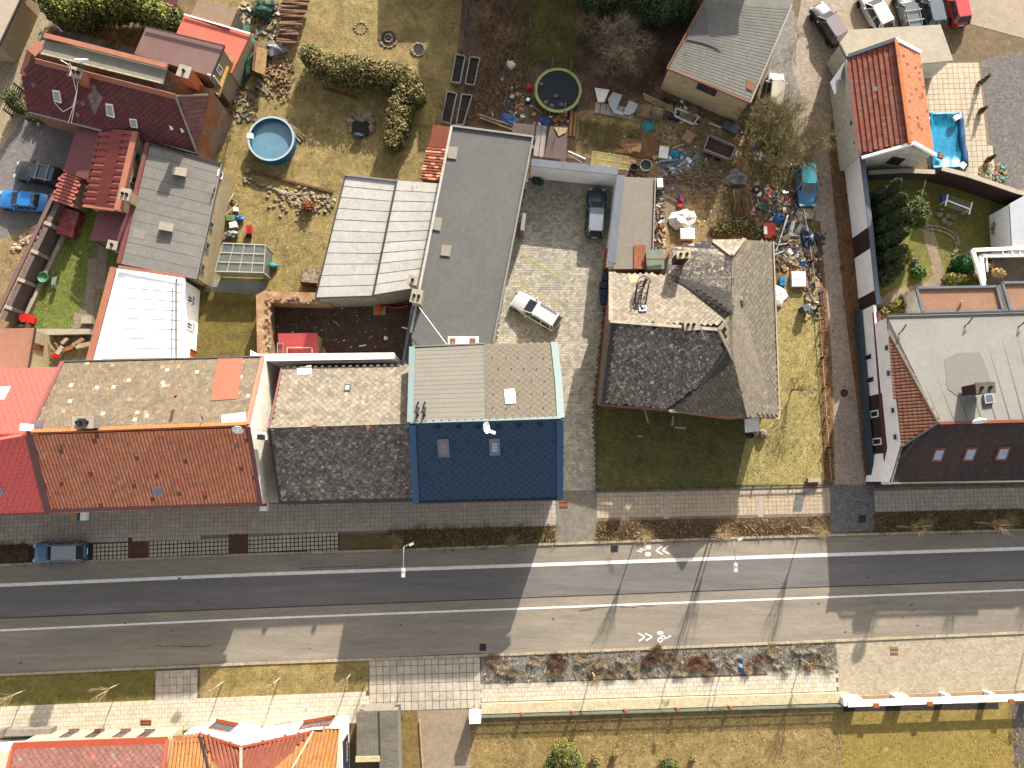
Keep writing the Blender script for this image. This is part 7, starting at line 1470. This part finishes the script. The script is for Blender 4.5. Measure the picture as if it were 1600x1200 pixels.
shrub('rosemary_bush','rough dark green bush beside the left end of the brown flat roof','shrub',[(1404,480,.7,.9,.7,.7,1200),(1418,470,.8,.9,.7,.8,1300),(1378,490,.6,.6,.6,.6,700),(1428,484,.7,.7,.6,.7,800)],leafmd,.12,extra=(leafyl,.3))
shrub('orange_shrub','round orange dry shrub on the right garden lawn','shrub',[(1564,357,.6,.85,.9,.6,1300)],leafor,.09); shrub('pale_shrub','pale orange plant on the terrace ledge','shrub',[(1564-4,426,3.2,.6,.45,.4,500)],M('peach_leaf',C(232,190,130),grain=.2,rnd=.2),.09)
shrub('yellow_bush','bright yellow green bush on the south garden','shrub',[(882,1180,1.3,1.25,1.2,1.3,4200),(872,1194,1.1,1.1,1.0,1.1,2500),(896,1196,1.1,1.0,1.0,1.1,2200)],leafyl,.11,extra=(leafmd,.35))
shrub('small_conifer','little tan dry conifer right of the yellow bush','shrub',[(932,1186,.9,.5,.5,.9,800)],leaftip,.08); shrub('small_conifer','tiny tan plant between two little conifers','shrub',[(962,1178,.5,.3,.35,.5,350)],leaftip,.07)
shrub('green_mound','dark green mound at the bottom edge','shrub',[(1045,1196,.5,.9,.6,.55,1100)],M('mound_green',C(104,120,50),grain=.2,rnd=.3),.09); shrub('small_conifer','small tan tuft right of the green mound','shrub',[(1083,1186,.4,.3,.3,.4,300)],leaftip,.07)
shrub('evergreen_tree','dark evergreen trees at the top of the scrub garden','trees',[(960,-6,2.2,1.5,1.3,1.6,2000),(930,2,1.6,1.3,1.2,1.2,1500),(985,14,1.8,1.2,1.0,1.4,1500),(1010,2,2.6,1.6,1.5,2.2,3500),(1035,12,2.6,1.5,1.4,2.0,3200),(1055,-2,2.8,1.5,1.5,2.2,2600),(985,-8,2.4,1.5,1.4,2.0,2400),(1070,20,1.8,.9,.9,1.2,1000),(1002,26,1.4,1.1,.9,1.2,1200)],M('deep_green_leaf',C(60,84,48),grain=.25,rnd=.45),.16,extra=(leafdk,.4))
shrub('orange_bush','small orange brown bush on the stone heap','shrub',[(481,322,.5,.6,.6,.5,900)],leafor,.08)
shrub('green_plant','bushy weeds at the hipped house corner of the junk yard','weeds',[(1160,352,.2,1.4,.9,.3,1200),(1130,360,.2,1.3,.7,.25,900),(1178,366,.2,.8,.6,.3,500)],leafmd,.08,extra=(leaftip,.5))
# bare trees and bushes
def bare(label,bx,by,h,spread=.55,n=4,depth=4,r=.09,mat=None,name='bare_tree',cat='tree',group=None,trunk=1.6,trm=None,crown_up=.22,shr=.68):
    b=P(bx,by); o=thing(name,label,cat,b,group); MB().tube([b,b+V((random.gauss(0,.05),random.gauss(0,.05),trunk))],[r,r*.75],7).build('trunk',trm or mat or twigm,o)
    mb=MB(); L_=(h-trunk)*.42
    for k in range(n+1): 
        a=k*2*math.pi/(n)+random.random(); t=.25 if k==n else 1
        twigs(mb,b+V((0,0,trunk*random.uniform(.75,1))),(math.cos(a)*spread*t,math.sin(a)*spread*t,1),L_*random.uniform(.85,1.15),r*.55,depth-1,spread,n,crown_up,2,0,4,shr)
    mb.build('crown',mat or twigm,o); return o
def young(label,bx,by,h,nb=17):
    b=P(bx,by); o=thing('street_tree',label,'tree',b,'young bare trees along the street'); tt=h*.42; MB().tube([b,b+V((.02,.03,tt))],[.06,.045],7).build('trunk',M('pale_bark',C(226,206,170),grain=.1),o); mb=MB()
    for k in range(nb):
        a=k*2.4+random.random(); t=random.uniform(.08,.42); p=b+V((0,0,tt*random.uniform(.9,1.15))); L_=(h-tt)*random.uniform(.75,1.05)/math.sqrt(1+t*t); d=V((math.cos(a)*t,math.sin(a)*t,1)).normalized()
        pts=[p,p+d*L_*.4+V((0,0,.0)),p+d*L_*.75+V((random.gauss(0,.06),random.gauss(0,.06),.05)),p+d*L_]; mb.tube(pts,[.028,.022,.014,.006],4)
        for j in range(4): q=pts[1].lerp(pts[3],random.uniform(0,.7)); e=(d+V((random.gauss(0,.35),random.gauss(0,.35),0))).normalized()*L_*random.uniform(.2,.45); mb.tube([q,q+e],[.012,.005],3)
    mb.build('crown',M('street_twig',C(196,166,122),grain=.2,s=2),o); return o
nor=[(995,832,'by the white bicycle marks'),(1118,829,'just east of the second street lamp'),(1252,824,'at the end of the dry planting before the lane apron'),(1400,822,'at the left end of the right hand planting strip'),(1522,816,'in the middle of the right hand planting strip'),(630,846,'beside the western street lamp'),(1640,810,'beyond the right edge')]
ta=dict(name='street_tree',group='young bare trees along the street',depth=4,n=4,spread=.34,r=.06,trunk=1.7,crown_up=.35)
for x,y,lb in nor: young('young bare street tree '+lb,x,y,4.9)
sou=[(40,1078,'with pale trunk at the bottom left edge'),(187,1068,'with pale trunk in the left grass strip'),(348,1066,'at the left end of the dry grass strip'),(437,1060,'in the middle of the dry grass strip'),(548,1053,'beside the slab driveway'),(925,1050,'low in the gravel bed'),(1251,1030,'near the right end of the gravel bed')]
for x,y,lb in sou: young('young bare street tree '+lb,x,y,4.3,11)
bare('wide bare bush tree in the shaded scrub garden',962,92,4.6,.75,5,5,.1,M('grey_twig',C(170,150,120),grain=.2),trunk=.5,cat='tree',shr=.7)
for x,y,h,lb in ((1215,236,6.2,'tall bare tree between the trailer and the lane'),(1236,262,4.5,'bare tree by the parked sky blue car'),(1196,205,4.6,'bare tree below the beige van'),(1172,196,3.2,'small bare tree at the workshop corner')): bare(lb,x,y,h,.6,5,5,.1,M('olive_twig',C(170,150,100),grain=.2),trunk=.8,cat='tree')
bare('small bare fruit tree casting branches on the side garden',1236,610,3.4,.6,4,4,.07,twigdk,trunk=.6)
bare('small bare shrub on the shaded front garden',1000,720,.9,.8,6,3,.03,twigm,name='bare_shrub',cat='shrub',trunk=.1)
bare('bare shrub rows near the porch of the hipped house',1028,655,1.0,.8,6,3,.03,twigm,name='bare_shrub',cat='shrub',trunk=.1)
for i,(x,y) in enumerate(((418,22),(400,150),(365,180),(356,225),(694,175),(690,240),(1245,60))): bare(['bare twiggy bush by the green net bale','bare bush behind the firewood','bare dark bush at the burgundy gable','thin bush below the burgundy gable','twiggy bush by the raised beds','thin sapling left of the small red roofs','bare bush beside the dark brown car'][i],x,y,1.8,.7,5,3,.03,twigdk,name='bare_shrub',cat='shrub',trunk=.15)
for x,y,h_,lb in ((792,70,2.6,'tan bare bush in the middle of the dry scrub'),(752,36,2.4,'tan bare bush by the dark garden fence'),(905,46,2.8,'pale bare bush beside the scrub grass'),(1075,185,1.6,'low bare bush at the workshop wall foot'),(1222,185,3.6,'pale bare bush on the gravel verge below the van'),(1150,262,1.6,'low bare bush below the trailer')): bare(lb,x,y,h_,.75,5,4,.05,M('tan_twig',C(206,172,126),C(170,136,96),grain=.2),name='bare_shrub',cat='shrub',trunk=.2)
def scrub(name,label,pts_,n,mat,L_=.6,tilt=.6,size=.02,cat='scrub',bend=.2):
    """a thicket of dry stems"""
    poly=G(pts_); xs=[p.x for p in poly]; ys=[p.y for p in poly]; N=n*3; x=rng.uniform(min(xs),max(xs),N); y=rng.uniform(min(ys),max(ys),N); ok=pip([(p.x,p.y) for p in poly],x,y); x=x[ok][:n]; y=y[ok][:n]; n=len(x)
    m_=max(3,n//60); ci=rng.integers(0,n,m_); k_=rng.integers(0,m_,n); f_=np.where(rng.random(n)<.6,rng.uniform(.04,.2,n),1.0); cx=x[ci][k_]; cy=y[ci][k_]; D=L_*1.3; x=np.where(f_<1,cx+rng.normal(0,D*.5,n)*1.0,x); y=np.where(f_<1,cy+rng.normal(0,D*.5,n)*1.0,y)
    a=np.arctan2(y-cy,x-cx)+rng.normal(0,.7,n); l=L_*rng.uniform(.4,1.5,n); h=l*rng.uniform(.2,1.1,n); W_=size*rng.uniform(.5,1.4,n); ca,sa=np.cos(a)*tilt,np.sin(a)*tilt
    z=rng.uniform(0,.1,n)
    v=np.stack([np.stack([x-sa*W_/tilt,y+ca*W_/tilt,z],1),np.stack([x+sa*W_/tilt,y-ca*W_/tilt,z],1),np.stack([x+ca*l+sa*W_*.4,y+sa*l,z+h],1),np.stack([x+ca*l-sa*W_*.4,y+sa*l,z+h],1)],1)
    mi=rng.choice(len(mat),n) if isinstance(mat,(list,tuple)) else None
    return npmesh(name,v.reshape(-1,3),4,mat,None,mi,kind='stuff',label=label,category=cat)
scrub('dry_scrub','brown dry scrub over the shaded back garden',[(738,-40),(830,-40),(830,100),(800,170),(740,185),(705,200),(755,80)],9000,[M('scrub_brown',C(176,136,98),grain=.2,rnd=.3),twigdk,M('scrub_tan',C(206,170,122),grain=.2,rnd=.3)],.55)
scrub('dry_scrub','dark scrub between the scrub grass and the workshop',[(900,-40),(1100,-40),(1040,110),(1020,150),(900,140)],7000,[M('scrub_dark',C(120,92,76),grain=.2,rnd=.3),twigdk],.5)
scrub('dry_scrub','olive weeds in the dark back garden',[(800,-30),(900,-30),(925,20),(915,105),(860,112),(800,85)],7000,[bladeg,M('scrub_olive',C(150,142,76),grain=.2,rnd=.3)],.35)
scrub('dry_scrub','twiggy undergrowth between trailer and lane',[(1160,150),(1225,160),(1250,250),(1240,300),(1180,285),(1165,230)],7000,[bladeg,M('scrub_olive',None),M('scrub_tan',None),M('scrub_olive',None)],.5)
scrub('dry_scrub','straw and weeds on the junk yard ground',[(905,190),(1000,200),(1010,240),(910,235)],5000,[bladeg,bladed,M('scrub_olive',None)],.25)
scrub('dry_scrub','straw covering the junk yard slope',[(1090,250),(1260,270),(1275,400),(1215,380),(1110,370)],9000,[bladed,bladep,M('scrub_brown',None),bladeg],.25)
scrub('leaf_litter','rust leaves under the conifer hedge',[(100,30),(240,45),(225,90),(95,62)],5000,[blader,bladed],.14)
scrub('planting','brown planting in the strip below the navy roof',[(608,825),(867,821),(866,848),(610,859)],5500,[M('plant_brown',C(140,112,64),grain=.2,rnd=.35),bladeg,M('plant_dk',C(96,80,50),grain=.2,rnd=.3),bladep],.26,cat='planting')
scrub('planting','dry planting in the strip by the bicycle marks',[(934,816),(1296,808),(1295,835),(935,847)],6500,[M('plant_red',C(130,84,56),grain=.2,rnd=.35),M('plant_brown',None),bladep,M('plant_dk',None)],.26,cat='planting')
scrub('planting','mossy dry planting in the right hand strip',[(1368,802),(1690,793),(1690,825),(1368,833)],5500,[M('plant_brown',None),bladeg,bladep,M('plant_dk',None)],.26,cat='planting')
scrub('planting','brown planting at the left edge',[(-50,853),(43,850),(43,880),(-50,884)],2500,[M('plant_brown',None),M('plant_dk',None)],.22,cat='planting')
# dry bushes of the gravel bed
cnt={}
for (x,y,r,m) in ((770,1030,.5,0),(784,1042,.5,1),(800,1050,.45,0),(835,1030,.5,1),(866,1037,.85,2),(872,1048,.6,0),(905,1028,.5,1),(925,1050,.6,0),(940,1035,.5,1),(958,1050,.5,0),(972,1028,.55,3),(990,1045,.6,1),(1012,1036,.8,2),(1030,1020,.6,2),(1045,1025,.6,0),(1060,1050,.5,1),(1080,1034,.85,4),(1105,1045,.5,0),(1120,1030,.5,3),(1142,1024,.7,3),(1165,1045,.55,1),(1185,1030,.6,0),(1206,1018,.5,1),(1222,1040,.55,3),(1245,1012,.5,3),(1262,1014,.5,3),(1270,1036,.5,0),(1290,1020,.55,3),(1296,1036,.5,3)):
    mt=[M('bed_brown',C(160,128,96),grain=.2,rnd=.3),M('bed_straw',C(206,182,146),grain=.2,rnd=.3),M('bed_dark',C(124,92,70),grain=.2,rnd=.35),M('bed_pale',C(214,200,174),grain=.2,rnd=.2),M('bed_rust',C(150,100,66),grain=.2,rnd=.35)][m]
    b=P(x,y); cn=['brown','straw coloured','large dark brown','pale','rust brown'][m]; cnt[m]=cnt.get(m,0)+1
    o=thing('dry_bush',['first','second','third','fourth','fifth','sixth','seventh','eighth','ninth','tenth'][cnt[m]-1]+' '+cn+' dry bush from the left in the gravel bed','bush',b,'dry bushes of the gravel bed')
    vv=[]
    for s_ in range(4):
        ox,oy=random.gauss(0,r*.45),random.gauss(0,r*.3); rr=r*random.uniform(.45,.8); nn=int(420*r); a=rng.uniform(0,2*math.pi,nn); q=rr*np.sqrt(rng.random(nn))*.8; q2=q+rng.uniform(.05,.3,nn); W_=.013; z=rng.uniform(.03,.3,nn); ca,sa=np.cos(a),np.sin(a); a2=a+rng.normal(0,.5,nn); X0,Y0=b.x+ox,b.y+oy
        vv.append(np.stack([np.stack([X0+ca*q-sa*W_,Y0+sa*q+ca*W_,z],1),np.stack([X0+ca*q+sa*W_,Y0+sa*q-ca*W_,z],1),np.stack([X0+np.cos(a2)*q2,Y0+np.sin(a2)*q2,z+rng.uniform(0,.3,nn)],1)],1).reshape(-1,3))
    npmesh('stems',np.concatenate(vv),3,mt,o)
    npmesh('crown',leaves([(b.x+random.gauss(0,r*.3),b.y+random.gauss(0,r*.25),.16) for _ in range(3)],[(r*.5,r*.45,.22)]*3,[int(110*r)]*3,.05,.1),4,mt,o)
for i,(x,y,lb) in enumerate(((1008,834,'under the tree by the bicycle marks'),(1128,832,'east of the second lamp'),(1285,828,'before the lane apron'),(1445,818,'in the right strip'),(1578,812,'at the right edge'),(615,846,'by the western lamp'),(800,846,'in the strip below the navy roof'))):
    b=P(x,y); o=thing('grass_tuft','fan of straw coloured ornamental grass '+lb,'grass tuft',b,'straw coloured grass tufts of the planting strips'); nn=260; a=rng.uniform(0,2*math.pi,nn); l=rng.uniform(.4,1.1,nn); W_=.012; ca,sa=np.cos(a),np.sin(a); h=rng.uniform(.1,.6,nn); z0=np.full(nn,.05)
    v=np.stack([np.stack([b.x-sa*W_,b.y+ca*W_,z0],1),np.stack([b.x+sa*W_,b.y-ca*W_,z0],1),np.stack([b.x+ca*l,b.y+sa*l,h],1)],1); npmesh('blades',v.reshape(-1,3),3,twigpale,o)
scrub('planting','low brown and grey ground plants across the gravel bed',[(756,1024),(1303,1005),(1306,1046),(756,1066)],11000,[M('bed_brown',None),M('bed_straw',None),M('bed_pale',None),M('bed_dark',None),M('bed_grey',C(176,172,160),grain=.2)],.2,cat='planting')
# ground cover blades
lw=lambda nm,pts,mats,d,s,probs=None,h=1.0: lawn(nm,pts,mats,d*1.3,s*1.35,3,probs=probs,h=h)
lw('lawn_grass',[(330,-40),(735,-40),(700,190),(655,300),(540,275),(525,460),(430,462),(345,240)],[bladeg,bladed,bladep],26,.1,[.35,.45,.2])
lw('lawn_grass',[(95,330),(168,335),(180,420),(140,515),(45,518)],[M('bright_blade',C(140,160,50),grain=.2,rnd=.3,hue=.02),bladeg,bladep],45,.11,[.5,.35,.15])
lw('lawn_grass',[(932,642),(1168,655),(1210,655),(1280,600),(1292,755),(934,763)],[bladeg,M('front_blade',C(118,116,44),grain=.2,rnd=.3),bladed],45,.11,[.35,.4,.25])
lw('lawn_grass',[(1210,440),(1285,470),(1298,750),(1160,752),(1212,655)],[bladep,bladed,bladeg],40,.12,[.3,.45,.25])
lw('lawn_grass',[(1350,285),(1575,320),(1575,400),(1520,440),(1440,400),(1370,480)],[bladeg,M('front_blade',None),bladed],40,.1,[.45,.3,.25])
lw('lawn_grass',[(0,1060),(242,1047),(238,1092),(0,1104)],[bladeg,bladed,M('front_blade',None)],50,.11); lw('lawn_grass',[(315,1044),(575,1032),(573,1078),(315,1090)],[bladed,bladeg,bladep],50,.11)
lw('lawn_grass',[(740,1128),(1320,1112),(1320,1215),(740,1215)],[bladed,M('sg_blade',C(160,110,50),grain=.2,rnd=.3),bladeg,bladep],38,.12,[.4,.2,.2,.2])
lw('lawn_grass',[(1320,1112),(1578,1106),(1585,1215),(1318,1215)],[M('gold_blade',C(190,154,50),grain=.2,rnd=.25),bladed,bladeg],45,.11,[.6,.2,.2])
lw('yard_weeds',[(308,455),(412,463),(410,556),(304,556)],[bladeg,blader],25,.1)
lw('yard_weeds',[(0,400),(70,350),(60,470),(0,515)],[bladed,bladeg],30,.13)
lw('yard_weeds',[(1580,1110),(1592,1110),(1600,1215),(1584,1215)],[bladed,M('plant_brown',None)],60,.16)
scrub('lane_leaves','rust dead leaves along the lane wall verge',[(1300,160),(1320,262),(1344,490),(1364,755),(1350,755),(1336,600),(1318,480),(1298,260)],9000,[blader,M('leaf_brown',C(176,110,60),grain=.2,rnd=.3),bladed],.08,cat='leaves')
scrub('lane_leaves','rust dead leaves along the lane fence',[(1272,345),(1282,345),(1304,755),(1288,755)],6000,[blader,M('leaf_brown',None),bladed],.09,cat='leaves')
